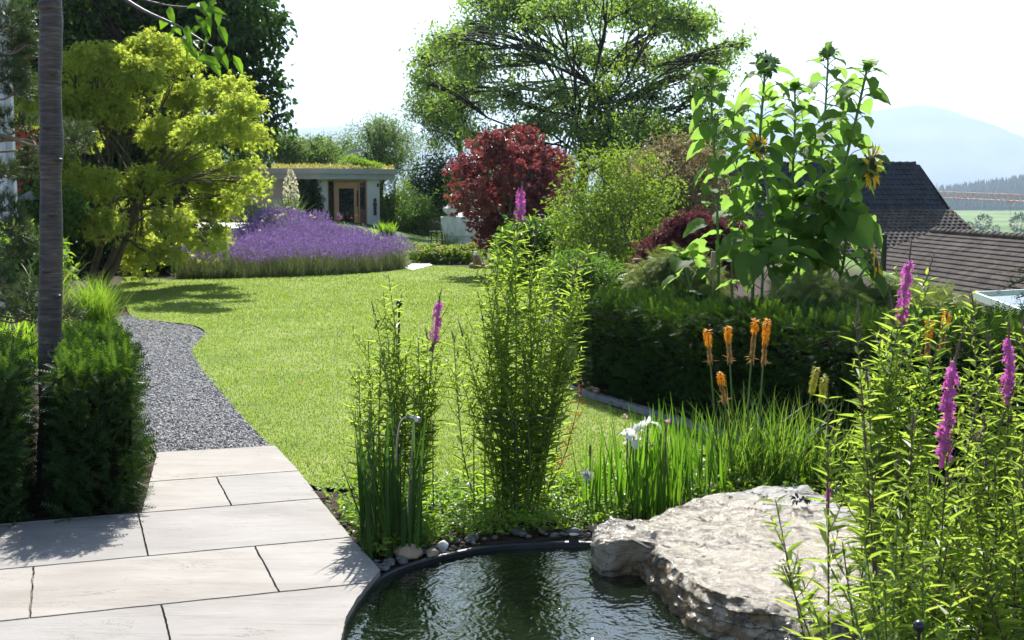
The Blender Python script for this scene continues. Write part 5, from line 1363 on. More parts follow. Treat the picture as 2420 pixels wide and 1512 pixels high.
tube(W1, br, np.linspace(.014, .004, 18), 6); W1.obj('branch', M['bark_cherry'], root)
br2 = spline([at(300, -10, tby - .5), at(400, 14, tby - .5), at(480, 20, tby - .55), at(530, 45, tby - .6)], 12); W1 = MB(); tube(W1, br2, np.linspace(.007, .003, 12), 5); W1.obj('branch', M['bark_cherry'], root)
tl = leaf6(.44, .1, .25)
def hang(px, py, sz, dx, dy, Y):
    p_ = at(px, py, Y); e_ = at(px + dx, py + dy, Y + rng.uniform(-.08, .08)); put(Lf, tl, p_[None], (e_ - p_)[None] + rng.normal(size=(1, 3)) * .02, np.array([[rng.normal() * .5, -.7, .7]]), [sz])
for px, py in ((390, 50), (420, 70), (440, 80), (470, 95), (480, 60), (505, 110), (520, 125), (450, 110), (430, 100), (500, 85), (410, 60), (470, 125), (490, 130), (535, 110), (440, 60), (460, 35), (500, 30), (520, 20), (470, 5), (440, 20), (400, 15), (430, -10), (500, -15), (460, 140), (550, 130), (515, 60), (480, 25)):
    hang(px, py, rng.uniform(.09, .135), rng.uniform(-20, 45), rng.uniform(5, 40), tby - .75 + rng.uniform(-.2, .2))
for k_ in range(9):
    a = k_ * 2.4; z0 = 3.6 + .16 * k_; o_ = np.array([tbx, tby, z0]); e_ = o_ + np.array([math.cos(a) * 1.0, math.sin(a) * 1.0 + .35, .8])
    W1 = MB(); c_ = limb(W1, o_, e_, .02, .006, .05, 6, 7, .1); W1.obj('branch', M['bark_cherry'], root); pts_, d_ = ellip(e_, (.6, .6, .4), 40, .3); sprays(Lf, pts_, d_, tl, 4, .1, .2, .5, .1)
Lf.obj('leaves', M['cherry'], root)

# mountain pine at the left edge: crooked limbs, dense needle tufts
px0 = at(-165, 440, 8.6); root = thing('pine_tree', 'mountain pine reaching in from the left edge with crooked pale limbs', 'tree', (px0[0], 8.6, 0))
W, Lf = MB(), MB(); tr_ = spline([(px0[0], 8.6, -.05), (px0[0] + .1, 8.7, 1.2), (px0[0] - .05, 8.5, 2.6), (px0[0] + .05, 8.6, 4.2)], 24); tube(W, tr_, np.linspace(.09, .03, 24), 10)
tp = pine_tuft()
def pinebr(pz, ptsD, Y, r=.02):
    s = np.array([px0[0], 8.6, pz]); c_ = spline([s] + [at(x, y, Y + rng.uniform(-.15, .15)) for x, y in ptsD], 14); tube(W, c_, np.linspace(r, r * .3, 14), 6); return c_
pinebr(1.75, [(-60, 330), (10, 322), (60, 340), (95, 348)], 8.2, .026); pinebr(1.7, [(-40, 345), (40, 330), (78, 335), (84, 352)], 8.3, .018); pinebr(1.6, [(-20, 405), (50, 402)], 8.6)
pads = [(20, 60, 60, 50, 2.9, 8.6), (50, 110, 30, 30, 2.8, 8.7), (20, 180, 50, 45, 2.6, 8.5), (62, 108, 26, 22, 2.7, 8.6), (45, 215, 30, 25, 2.4, 8.5), (10, 290, 30, 25, 2.2, 8.4), (60, 300, 22, 18, 2.1, 8.5), (15, 410, 30, 26, 1.9, 8.4), (60, 395, 32, 30, 1.9, 8.7),
        (70, 370, 24, 20, 1.9, 8.7), (178, 330, 40, 38, 1.9, 9.2), (30, 540, 40, 34, 1.5, 8.4), (62, 560, 30, 30, 1.4, 8.6), (15, 490, 30, 22, 1.5, 8.4), (40, 600, 40, 20, 1.3, 8.5), (8, 660, 25, 22, 1.2, 8.3), (60, 690, 40, 26, 1.1, 8.8), (30, 720, 40, 30, 1.0, 8.6), (75, 740, 30, 24, 1.0, 8.9), (165, 740, 22, 20, .9, 9.4)]
for x, y, rx, ry, pz, Y in pads:
    c_ = pinebr(pz, [(x - 60, y + 20), (x, y)], Y, .012); s_ = Y / FOC; n = int(rx * ry / 20) + 10
    pts_, d_ = ellip(at(x, y, Y), (rx * s_, rx * s_, ry * s_), n, .3)
    for q in pts_[:8]: limb(W, c_[rng.integers(8, 14)], q, .005, .002, .05, 4, 4)
    put(Lf, tp, pts_, d_ * .7 + UP * .6 + rng.normal(size=(n, 3)) * .4, rand_dirs(n), rng.uniform(.075, .12, n))
W.obj('trunk', M['bark_pine'], root); Lf.obj('needles', M['pine'], root)
# fir branch tip entering at the right edge
root = thing('fir_tree', 'dark fir whose branch tip reaches in at the right edge above the hedge', 'tree', (at(2560, 700, 7.2)[0], 7.2, lvl(at(2560, 700, 7.2)[0], 7.2)))
W, Lf = MB(), MB(); fx = at(2560, 700, 7.2); tube(W, [(fx[0], 7.2, lvl(fx[0], 7.2)), (fx[0], 7.2, 1.0), (fx[0], 7.2, 2.2)], [.05, .04, .02], 8)
for (x, y) in ((2370, 682), (2395, 668), (2400, 705), (2410, 640)):
    e_ = at(x, y, 7.1); c_ = limb(W, (fx[0], 7.2, e_[2] + .05), e_, .012, .003, .05, 5, 8); 
    for q in c_[3:]:
        d_ = nrm(rng.normal(size=(16, 3)) * .6 + (e_ - fx) * 1.2); put(Lf, leaf2(.09), np.repeat(q[None], 16, 0) + rng.normal(size=(16, 3)) * .012, d_, UP + .5 * rand_dirs(16), rng.uniform(.025, .04, 16))
W.obj('trunk', M['bark_far'], root); Lf.obj('needles', M['yew'], root)

# ------------------------------------------------------------------ hedges
C0 = g2(338, 1222); hs = -Vv
hedge('yew_hedge', 'clipped yew hedge block at the path corner, right of the young trunk', C0 + hs * .385 + U * .03, Vv, U, .36, 1.75, .76, 4600, 700)
hedge('yew_hedge', 'clipped yew hedge block left of the young trunk at the picture edge', C0 + hs * 2.7 - U * .02, Vv, U, 2.1, 1.6, .76, 8000, 1100)
hedge('long_hedge', 'long low dark yew hedge bordering the lawn behind the torch lilies', HA - hd * .2, hd, hn, float(np.linalg.norm(HB - HA)) + .2, .8, .84, 19000, 700, topfn=lambda u: .74 + .26 * u + .03 * math.sin(u * 23))

# ------------------------------------------------------------------ sunflowers
def z4(*pts): return [((1640 + .4762 * x) / 1.0583, (60 + .4762 * y) / 1.0583) for x, y in pts]
FN = (.2, .95, .25)
sunflower('sunflower', 'leftmost tall sunflower topped by light leaves only, no bloom yet', z4((290, 250), (292, 450), (305, 640), (325, 1100), (328, 1460)), 10.35, 'rosette', 17)
sunflower('sunflower', 'sunflower with a big spiky green bud seen from behind, upper left of the group', z4((577, 205), (560, 400), (545, 600), (530, 850), (512, 1230)), 9.95, 'bud', 16, face=(.1, .9, -.25), head=.078, r=.015, dy=.2)
sunflower('sunflower', 'shorter leafy sunflower stem second from the left of the group', z4((440, 440), (432, 600), (415, 900), (400, 1180), (398, 1440)), 10.65, 'rosette', 15)
sunflower('sunflower', 'leafy topped sunflower in the middle between the two green buds', z4((728, 310), (730, 500), (722, 700), (710, 900), (690, 1300)), 10.25, 'rosette', 18)
sunflower('sunflower', 'sunflower with the highest small green bud at the top centre', z4((905, 150), (895, 350), (878, 600), (860, 800), (835, 1350)), 10.65, 'bud', 18, face=(-.1, .6, .8), head=.058)
sunflower('sunflower', 'rightmost leaning sunflower topped by a crown of big light leaves', z4((1115, 205), (1085, 340), (1045, 520), (1000, 700), (950, 950), (880, 1350)), 10.15, 'rosette', 18, r=.016)
sunflower('sunflower', 'sunflower with a large yellow bloom in profile facing right above the dark roof', z4((1118, 752), (1050, 770), (985, 900), (945, 1100), (900, 1400)), 9.75, 'flower', 12, face=(.72, -.55, -.05), head=.092, petals=24, r=.014)
sunflower('sunflower', 'sunflower with a yellow bloom half hidden among leaves at upper left', z4((530, 655), (560, 760), (600, 1000), (620, 1400)), 9.75, 'flower', 12, face=(.45, -.6, .4), head=.062, petals=22)
sunflower('sunflower', 'low sunflower with a bright yellow bloom facing right just above the hedge', z4((1135, 1268), (1095, 1290), (1050, 1360), (1010, 1450)), 9.2, 'flower', 2, face=(.75, -.35, .1), head=.075, petals=24, size=.22, low=.1)
sunflower('sunflower', 'shorter sunflower with a small closed bud deep in the middle leaves', z4((868, 915), (850, 1050), (800, 1250), (780, 1420)), 9.85, 'bud', 13, face=(.3, -.5, .7), head=.05)
sunflower('sunflower', 'lowest leafy sunflower leaning out at the left foot of the group', z4((140, 1210), (150, 1260), (175, 1360), (185, 1460)), 10.45, 'rosette', 6, size=.19, low=.1)
sunflower('sunflower', 'dark leaved sunflower low in the centre hiding the wooden stake', z4((560, 1150), (556, 1220), (560, 1330), (555, 1450)), 9.60, 'rosette', 7, size=.27, low=.05)
sunflower('sunflower', 'leafy sunflower filling the right foot of the group below the big bloom', z4((1010, 1000), (1000, 1100), (985, 1250), (960, 1430)), 9.85, 'rosette', 13, size=.24, low=.08)
sunflower('sunflower', 'leafy sunflower filling the middle foot of the group behind the stake', z4((770, 900), (765, 1050), (750, 1250), (745, 1430)), 10.00, 'rosette', 14, size=.25, low=.08)
for P_, lab in ((z4((680, 1255), (663, 1480)), 'pale wooden stake standing among the sunflower stems in the centre'), (z4((303, 1195), (283, 1470)), 'pale wooden stake beside the leftmost sunflower')):
    a_, b_ = at(*P_[0], 10.3), at(*P_[1], 10.3); mb = MB(); lo = b_ + (b_ - a_) * ((b_[2] - lvl(b_[0], b_[1])) / (a_[2] - b_[2])); c_ = (a_ + lo) / 2
    obox(mb, c_, (.019, 0, 0), (0, .016, 0), (a_ - lo) / 2); tag(mb.obj('garden_stake', M['stake'], None, lo), lab, 'stake', 'stakes among the sunflowers')

# ------------------------------------------------------------------ lavender, roses and the bed before the pavilion
def lavender(name):
    root = thing(name, 'mounded lavender bush in full violet bloom in the big bed', 'lavender', (0, 0, 0), 'lavender bushes in the sloping bed')
    F, B = MB(), MB(); n = 210
    az = rng.uniform(0, 2 * PI, n); ribbons(F, np.c_[rng.normal(size=(n, 2)) * .07, np.zeros(n)], az, rng.uniform(0, 1.0, n), rng.uniform(.13, .3, n), .011, rng.uniform(0, .5, n), 3)
    F.obj('foliage', M['lav_leaf'], root)
    n = 66; az = rng.uniform(0, 2 * PI, n)
    tips = ribbons(B, np.c_[rng.normal(size=(n, 2)) * .06, np.full(n, .1)], az, rng.uniform(0, .85, n), rng.uniform(.36, .56, n), .006, rng.uniform(-.1, .25, n), 2, mat=1)
    k = 5
    for q in range(k):
        put(B, leaf2(.8, .2, 0), tips - UP * (q * .014) + rng.normal(size=(n, 3)) * .006, rand_dirs(n) * .8 + UP, rand_dirs(n), rng.uniform(.022, .036, n))
    B.obj('flowers', [M['lav_flower'], M['lav_leaf']], root); return root
protos = [lavender('lavender_bush') for _ in range(4)]
spots = []
for px in np.arange(430, 965, 27):
    yf = np.interp(px, [380, 450, 560, 700, 800, 900, 968], [658, 657, 657, 653, 648, 641, 632])
    spots.append(g2(px + rng.uniform(-6, 6), yf - 1))
front = np.array(spots)
for row in range(1, 17):
    for q in front:
        p_ = q + np.array([rng.uniform(-.2, .2), row * .55 + rng.uniform(-.15, .15)])
        pr = 1209.5 + p_[0] / p_[1] * FOC
        lim = np.interp(pr, [380, 480, 560, 640, 760, 850, 900, 965], [3, 5, 8, 16, 15, 9, 7, 1.2])
        if row <= lim: spots.append(p_)
for i, q in enumerate(spots):
    loc = (q[0], q[1], lvl(q[0], q[1]) - .02)
    s_ = rng.uniform(.7, 1.2)
    if i < 4: protos[i].location = loc
    else: copy_thing(protos[i % 4], loc, rng.uniform(0, 6.28), s_)
def bloom(mb, c, r, mat=0, n=11):
    d = rand_dirs(n); d[:, 2] = np.abs(d[:, 2]) * .7; d[:, 1] -= .4; put(mb, leaf6(.85, .1, -.35), np.repeat(np.asarray(c)[None], n, 0), d, UP + d * .3, r * rng.uniform(.8, 1.1, n), mat)
def rose(px, py, Y, w, h, mat, nb, label, size=.05):
    b = at(px, py, Y); z0 = lvl(b[0], b[1]); root = thing('rose_bush', label, 'rose', (b[0], b[1], z0), 'roses in the lavender bed')
    W, Lf, B = MB(), MB(), MB(); top = b[2]
    for q in range(6): limb(W, (b[0], b[1], z0), (b[0] + rng.normal() * w * .4, b[1] + rng.normal() * w * .3, top + rng.normal() * .1), .008, .003, .05, 5, 6)
    pts, d = ellip((b[0], b[1], top - h * .35), (w, w * .7, h * .5), 90, .4); sprays(Lf, pts, d, leaf6(.6), 5, .055, .14)
    for q in range(nb): bloom(B, (b[0] + rng.normal() * w * .55, b[1] - rng.uniform(0, w * .6), top + rng.normal() * h * .22), size)
    W.obj('stems', M['stem'], root); Lf.obj('leaves', M['mid_leaf'], root); B.obj('blooms', mat, root)
rose(668, 515, 30, .5, .7, M['cream'], 16, 'pale yellow rose bush topping the lavender below the yucca')
rose(585, 570, 27.5, .6, .8, M['cream'], 14, 'white and peach rose bush in the lavender near the golden maple', .045)
rose(820, 540, 33, .35, .6, M['red_flower'], 8, 'rose bush with small red blooms before the pavilion door', .05)
rose(862, 573, 30, .45, .5, M['peach'], 14, 'peach coloured rose bush at the right end of the lavender', .05)
# yucca in bloom
b = at(688, 500, 35); z0 = lvl(b[0], b[1]); root = thing('yucca', 'yucca with a tall creamy white flower spike before the pavilion', 'yucca', (b[0], b[1], z0))
mb = MB(); n = 75; ribbons(mb, np.tile([b[0], b[1], z0 + .1], (n, 1)), rng.uniform(0, 2 * PI, n), rng.uniform(.15, 1.0, n), rng.uniform(.6, 1.0, n), .05, rng.uniform(0, .4, n), 5); mb.obj('leaves', M['mid_leaf'], root)
mb = MB(); t0, t1 = at(688, 500, 35), at(686, 398, 35); tube(mb, [(b[0], b[1], z0), t0, t1], [.02, .015, .008], 6); mb.obj('stalk', M['stem'], root)
mb = MB(); n = 420; t = rng.random(n); wd_ = np.interp(t, [0, .3, .7, 1], [.12, .2, .17, .03]); d = rand_dirs(n); d[:, 2] *= .25
put(mb, leaf6(.7, .15, -.2), t0 + (t1 - t0) * t[:, None] + d * wd_[:, None], d * .5 - UP * .8, rand_dirs(n), rng.uniform(.05, .08, n)); mb.obj('flower_spike', M['cream'], root)
# climbing plant on the pavilion corner
root = thing('climbing_plant', 'dark green creeper climbing the pavilion wall left of the door', 'climber', (W0[0], W0[1] - .2, lvl(W0[0], W0[1])))
Lf, W = MB(), MB()
for px, py, rx, ry in ((735, 440, 24, 16), (742, 465, 22, 20), (728, 490, 24, 20), (752, 495, 14, 22), (720, 460, 16, 14), (705, 432, 20, 8), (745, 520, 20, 12), (775, 520, 8, 16)):
    c_ = at(px, py, 42.15); s_ = 42.15 / FOC; pts, d = ellip(c_, (rx * s_, .14, ry * s_), int(rx * ry * .35), .2); sprays(Lf, pts, d * .3, tm6, 5, .09, .14, .6, 0)
    limb(W, (W0[0] - .2, W0[1] - .22, lvl(W0[0], W0[1])), c_, .012, .004, 0, 5, 7)
W.obj('stems', M['bark_far'], root); Lf.obj('leaves', M['dark_leaf'], root)
# dwarf pine ball
b = at(590, 512, 37); root = thing('dwarf_pine', 'round dark clipped dwarf conifer beside the pale gravel yard', 'shrub', (b[0], b[1], lvl(b[0], b[1])))
W, Lf = MB(), MB(); z0 = lvl(b[0], b[1]); c_ = np.array([b[0], b[1], at(590, 502, 37)[2]])
for q in range(7): limb(W, (b[0], b[1], z0), c_ + rng.normal(size=3) * .12, .02, .006)
pts, d = ellip(c_, (.38, .38, .22), 420, .5); put(Lf, tp, pts, d + UP * .3, rand_dirs(420), rng.uniform(.08, .13, 420)); W.obj('stems', M['bark_far'], root); Lf.obj('needles', M['yew'], root)
# strap-leaved clump beside the pavilion, flowering border at the end of the lawn
b = at(914, 588, 39); root = thing('strap_leaf_plant', 'bright green strap-leaved clump at the foot of the pavilion corner', 'perennial', (b[0], b[1], lvl(b[0], b[1])))
mb = MB(); n = 130; ribbons(mb, np.c_[b[0] + rng.normal(size=n) * .14, b[1] + rng.normal(size=n) * .1, np.full(n, lvl(b[0], b[1]))], rng.uniform(0, 2 * PI, n), rng.uniform(.1, .8, n), rng.uniform(.35, .6, n), .035, rng.uniform(.2, 1.0, n), 4); mb.obj('leaves', M['fountain'], root)
def border_plant():
    root = thing('border_perennial', 'low yellow-green perennial in the strip edging the far lawn', 'perennial', (0, 0, 0), 'perennials edging the far lawn')
    Lf, B = MB(), MB(); pts, d = ellip((0, 0, .12), (.26, .2, .16), 60, .2); pts[:, 2] = np.abs(pts[:, 2]); sprays(Lf, pts, d, tm6w, 4, .075, .1)
    for q in range(5): bloom(B, (rng.normal() * .14, rng.normal() * .12, rng.uniform(.22, .32)), .03)
    Lf.obj('leaves', M['yellow_shrub'], root); B.obj('blooms', M['peach'], root); return root
bp = border_plant()
for i, px in enumerate(np.linspace(985, 1120, 14)):
    for r_ in range(2):
        q = g2(px + rng.uniform(-4, 4), 622 - r_ * 12); loc = (q[0], q[1], 0)
        if i == 0 and r_ == 0: bp.location = loc
        else: copy_thing(bp, loc, rng.uniform(0, 6), rng.uniform(.8, 1.2))
# loose flowering plant and wire obelisk
clump_plant('flowering_perennial', 'loose green perennial with few orange blooms before the wire obelisk', 'perennial', 36, (1050, 612), [(1045, 585, 18, 22, 0), (1060, 572, 16, 16, 0), (1040, 560, 12, 10, 0)], tm6, M['light_leaf'], M['stem'], .07, .2, 130, 6, tr=.01, stems=4, parts=('stems', 'foliage'))
b = gr(1032, 604); root = thing('wire_obelisk', 'slender rusty wire obelisk plant frame before the dark shrubs', 'plant frame', (b[0], b[1], 0)); mb = MB(); ht = at(1032, 522, b[1])[2]
for q in range(8):
    a = q * PI / 4; tube(mb, [(b[0] + .24 * math.cos(a), b[1] + .24 * math.sin(a), 0), (b[0] + .17 * math.cos(a), b[1] + .17 * math.sin(a), ht * .7), (b[0] + .09 * math.cos(a), b[1] + .09 * math.sin(a), ht * .93), (b[0], b[1], ht)], .008, 4)
for f, rr in ((.12, .23), (.45, .205), (.7, .175)):
    a = np.linspace(0, 2 * PI, 25); tube(mb, np.stack([b[0] + rr * np.cos(a), b[1] + rr * np.sin(a), np.full(25, ht * f)], -1), .008, 4, cap=False)
mb.obj('wires', M['iron'], root)
# foil covered tomato tent
Yt = 36.0; b0, b1 = at(1043, 600, Yt), at(1112, 600, Yt + .2)
root = thing('foil_tent', 'tall tomato tent wrapped in milky plastic foil behind the red maple', 'plant tent', ((b0[0] + b1[0]) / 2, Yt + .4, 0))
M['foil'] = None
m, nt, out = new_mat('milky_foil'); L = nt.links.new
tc = nd(nt, 'ShaderNodeTexCoord'); nn_ = nd(nt, 'ShaderNodeTexNoise', Scale=5.0, Detail=4.0, Distortion=1.0); mp = nd(nt, 'ShaderNodeMapping'); mp.inputs['Scale'].default_value = (3, 3, .6); L(tc.outputs['Object'], mp.inputs[0]); L(mp.outputs[0], nn_.inputs['Vector'])
r_ = ramp(nt, [(.3, (.42, .47, .47)), (.7, (.62, .66, .66))]); L(nn_.outputs['Fac'], r_.inputs[0])
p = nd(nt, 'ShaderNodeBsdfPrincipled', Roughness=.25); L(r_.outputs[0], p.inputs['Base Color']); bu = nd(nt, 'ShaderNodeBump', Strength=.6, Distance=.08); L(nn_.outputs['Fac'], bu.inputs['Height']); L(bu.outputs[0], p.inputs['Normal'])
tl_ = nd(nt, 'ShaderNodeBsdfTranslucent'); L(r_.outputs[0], tl_.inputs['Color']); ms = nd(nt, 'ShaderNodeMixShader'); ms.inputs[0].default_value = .4; L(p.outputs[0], ms.inputs[1]); L(tl_.outputs[0], ms.inputs[2]); L(ms.outputs[0], out.inputs['Surface']); M['foil'] = m
zt = at(1080, 512, Yt)[2]; mb = MB()
def foilwall(p, q, z1a, z1b):
    n, k = 14, 8; V = []
    for i in range(n):
        t = i / (n - 1); b = np.array(p) * (1 - t) + np.array(q) * t; zt_ = z1a * (1 - t) + z1b * t
        for j in range(k):
            s = j / (k - 1); w_ = .05 * mnoise.noise(Vector((b[0] * 2.5, b[1] * 2.5, s * 1.6))); V.append((b[0] + w_, b[1] + w_, s * zt_))
    mb.add(V, [(i * k + j, (i + 1) * k + j, (i + 1) * k + j + 1, i * k + j + 1) for i in range(n - 1) for j in range(k - 1)], 0, True)
cA, cB, cC, cD = b0[:2], b1[:2] + np.array([.35, 0]), b1[:2] + np.array([.35, .9]), b0[:2] + np.array([.1, .9])
foilwall(cA, cB, zt, zt * .98); foilwall(cB, cC, zt, zt); foilwall(cC, cD, zt, zt); foilwall(cD, cA, zt, zt)
mb.add([(cA[0], cA[1], zt), (cB[0], cB[1], zt * .98), (cC[0], cC[1], zt), (cD[0], cD[1], zt), ((cA[0] + cC[0]) / 2, (cA[1] + cC[1]) / 2, zt + .12)], [(0, 1, 4), (1, 2, 4), (2, 3, 4), (3, 0, 4)], 0, True)
mb.obj('foil_cover', M['foil'], root)
mb = MB(); V, F = ico(3); d_ = np.array([mnoise.noise(Vector(v) * 2.2) for v in V]); tpz = at(1062, 494, Yt); mb.add(V * (1 + .35 * d_[:, None]) * np.array([.19, .16, .12]) + tpz + np.array([0, .25, -.02]), F, 0, True); mb.obj('bunched_foil', M['foil'], root)
mb = MB()
for c_ in (cA, cB, cC, cD, (cA + cB) / 2): tube(mb, [(c_[0], c_[1] + .03, 0), (c_[0], c_[1] + .03, zt)], .02, 6)
tube(mb, [(cA[0], cA[1] - .03, zt * .36), (cB[0], cB[1] - .03, zt * .33)], .022, 6); mb.obj('frame', M['galv'], root)
# sitting clay animal figure at the bed's edge
b = gr(1128, 634); s_ = b[1] / FOC; root = thing('animal_statue', 'small sitting clay animal statue with pale head at the lawn edge', 'statue', (b[0], b[1], 0))
mb = MB(); h_ = 40 * s_
tube(mb, [(b[0], b[1], 0), (b[0], b[1] + .02, h_ * .3), (b[0] - .01, b[1], h_ * .6), (b[0] - .03, b[1] - .03, h_ * .8)], [h_ * .3, h_ * .32, h_ * .22, h_ * .14], 12)
for s in (-1, 1):
    tube(mb, [(b[0] + s * .06, b[1] - .12, 0), (b[0] + s * .05, b[1] - .08, h_ * .5)], [.035, .04], 8); ball(mb, (b[0] + s * .11, b[1] - .03, h_ * .14), (.07, .1, .07), 2)
tube(mb, [(b[0], b[1] + .1, .03), (b[0] + .14, b[1] + .08, .03), (b[0] + .18, b[1] - .02, .04)], [.03, .025, .012], 7); mb.obj('body', M['statue'], root)
mb = MB(); hc = np.array([b[0] - .04, b[1] - .06, h_ * .88]); ball(mb, hc, (h_ * .15, h_ * .16, h_ * .13), 2); ball(mb, hc + np.array([-.02, -.08, -.02]), (h_ * .07, h_ * .1, h_ * .06), 2)
for s in (-1, 1): lathe(mb, hc + np.array([s * h_ * .1, 0, h_ * .08]), [(h_ * .05, 0), (h_ * .03, h_ * .07), (.001, h_ * .11)], 7)
mb.obj('head', M['white_stone'], root)
# stone lantern at left, ornamental grasses
b = at(76, 600, 19.5); root = thing('stone_lantern', 'grey stone garden lantern with a flat cap beside the white house', 'lantern', (b[0], b[1], 0)); mb = MB(); zt = at(76, 452, 19.5)[2]
lathe(mb, (b[0], b[1], 0), [(.13, 0), (.13, .06), (.07, .1), (.065, zt - .62), (.12, zt - .58), (.12, zt - .52)], 10); mb.obj('post', M['kerb'], root)
mb = MB()
for a in range(4): tube(mb, [(b[0] + .09 * math.cos(a * PI / 2 + .7), b[1] + .09 * math.sin(a * PI / 2 + .7), zt - .52), (b[0] + .09 * math.cos(a * PI / 2 + .7), b[1] + .09 * math.sin(a * PI / 2 + .7), zt - .12)], .022, 6)
mb.obj('light_box', M['kerb'], root)
mb = MB(); lathe(mb, (b[0], b[1], zt - .12), [(.1, 0), (.2, .0), (.19, .025), (.1, .075), (.02, .12), (.001, .13)], 8, smooth=False); mb.obj('cap', M['kerb'], root)
b = at(222, 780, 14.2); root = thing('fountain_grass', 'rounded mound of bright fountain grass beside the gravel path', 'ornamental grass', (b[0], b[1], 0))
mb = MB(); n = 1500; ribbons(mb, np.c_[b[0] + rng.normal(size=n) * .09, b[1] + rng.normal(size=n) * .09, np.zeros(n)], rng.uniform(0, 2 * PI, n), rng.uniform(0, .45, n), rng.uniform(.4, .85, n), .006, rng.uniform(.6, 1.5, n), 6); mb.obj('blades', M['fountain'], root)
b = at(120, 740, 13.0); root = thing('reed_grass', 'tall arching reed grass behind the young trunk', 'ornamental grass', (b[0], b[1], 0))
mb = MB(); n = 46; ribbons(mb, np.c_[b[0] + rng.normal(size=n) * .1, b[1] + rng.normal(size=n) * .1, np.zeros(n)], rng.uniform(-1.2, 2.4, n), rng.uniform(.05, .3, n), rng.uniform(.7, 1.25, n), .02, rng.uniform(.8, 1.9, n), 9); mb.obj('blades', M['reed'], root)
b = at(25, 760, 11.5); root = thing('reed_grass', 'leafy light green grass clump at the left edge below the white wall', 'ornamental grass', (b[0], b[1], 0))
mb = MB(); n = 120; ribbons(mb, np.c_[b[0] + rng.normal(size=n) * .16, b[1] + rng.normal(size=n) * .12, np.zeros(n)], rng.uniform(0, 6.28, n), rng.uniform(.05, .4, n), rng.uniform(.4, .8, n), .024, rng.uniform(.4, 1.4, n), 7); mb.obj('blades', M['fountain'], root)
# ------------------------------------------------------------------ boulder
rim_d = [(1410, 1276, .10), (1418, 1248, .13), (1442, 1228, .16), (1490, 1230, .15), (1560, 1218, .14), (1605, 1192, .15), (1650, 1180, .15), (1700, 1169, .16), (1765, 1156, .16), (1832, 1147, .17), (1900, 1152, .17), (1960, 1175, .15),
         (2040, 1215, .13), (2110, 1280, .12), (2130, 1360, .12), (2080, 1440, .11), (1960, 1462, .11), (1850, 1436, .12), (1770, 1420, .12), (1700, 1402, .12), (1640, 1376, .12), (1600, 1345, .12), (1574, 1316, .125), (1556, 1290, .13),
         (1522, 1278, .13), (1475, 1284, .125), (1430, 1282, .11)]
RIM = closed_spline(np.array([gr(x, y, z) for x, y, z in rim_d]), 16)
ctr = gr(1730, 1285, .12); ctr[2] = .125
na = len(RIM)
rows_ = []
for f in np.linspace(.03, 1, 70):
    P = ctr + (RIM - ctr) * f
    P[:, 2] = ctr[2] + (RIM[:, 2] - ctr[2]) * f ** 1.5 - .018 * math.sin(f * PI)
    rows_.append(P)
out_ = RIM - ctr; out_[:, 2] = 0; out_ = nrm(out_)
knob = np.clip((.62 - RIM[:, 0]) / .2, 0, 1)
for s in np.linspace(.03, 1, 34):
    P = RIM.copy(); zb = -.05 + .0 * knob
    P[:, 2] = RIM[:, 2] + (zb - RIM[:, 2]) * s ** 1.05
    P[:, :2] += out_[:, :2] * ((.115 * s ** .75)[..., None] if np.ndim(s) else .115 * s ** .75) * (.3 + .7 * np.clip(-out_[:, 1:2], 0, 1))
    rows_.append(P)
for f in (.7, .35, .02):
    P = rows_[69 + 34].copy(); P[:, :2] = ctr[:2] + (P[:, :2] - ctr[:2]) * f; P[:, 2] = -.06; rows_.append(P)
R = np.array(rows_)
for a in range(R.shape[0] - 4):
    top = a < 67
    for b in range(na):
        p_ = Vector(R[a, b]); v1 = mnoise.fractal(p_ * 3.2 + Vector((7, 1, 3)), 1, 2, 5); v2 = mnoise.noise(Vector((p_.x * 6 + p_.y * 5, (p_.y - p_.x) * 14, p_.z * 26)))
        st = (math.floor((p_.z + .03 * v1) * 24) / 24 - p_.z)
        v3 = mnoise.fractal(p_ * 13, 1, 2, 4); lay = (p_.x * .5 + p_.y * .9) * 9 + 1.6 * v1; lf = lay - math.floor(lay)
        R[a, b, 2] += .018 * v1 + .006 * v2 + .004 * v3 + (.009 * (lf ** 3) * (1 if top else .4))
        if not top: R[a, b, :2] += out_[b, :2] * (.04 * v1 + .012 * v2 + .007 * v3 + .22 * st)
a_, b_ = R.shape[:2]; i, j = np.meshgrid(np.arange(b_), np.arange(a_ - 1)); k = j * b_ + i; k2 = j * b_ + (i + 1) % b_
mb = MB(); mb.add(R.reshape(-1, 3), np.stack([k, k2, k2 + b_, k + b_], -1).reshape(-1, 4), 0, False)
V0 = np.concatenate([R[0], R[0].mean(0)[None]]); jj = np.arange(b_); mb.add(V0, np.stack([(jj + 1) % b_, jj, np.full(b_, b_)], -1), 0, False)
tag(mb.obj('boulder', M['boulder'], None, (ctr[0], ctr[1], -.1)), 'large flat pale boulder glistening with running water at the pond edge', 'boulder')
mb = MB(); c_ = gr(1890, 1183, .175); d = rand_dirs(26); put(mb, leaf6(.6, .2, .2), c_ + d * np.array([.03, .025, .008]) + UP * .008, d, UP + rand_dirs(26) * .8, rng.uniform(.02, .035, 26))
tag(mb.obj('dry_seed_head', M['iron'], None, c_), 'small dark dried seed head lying on top of the pale boulder', 'seed head')

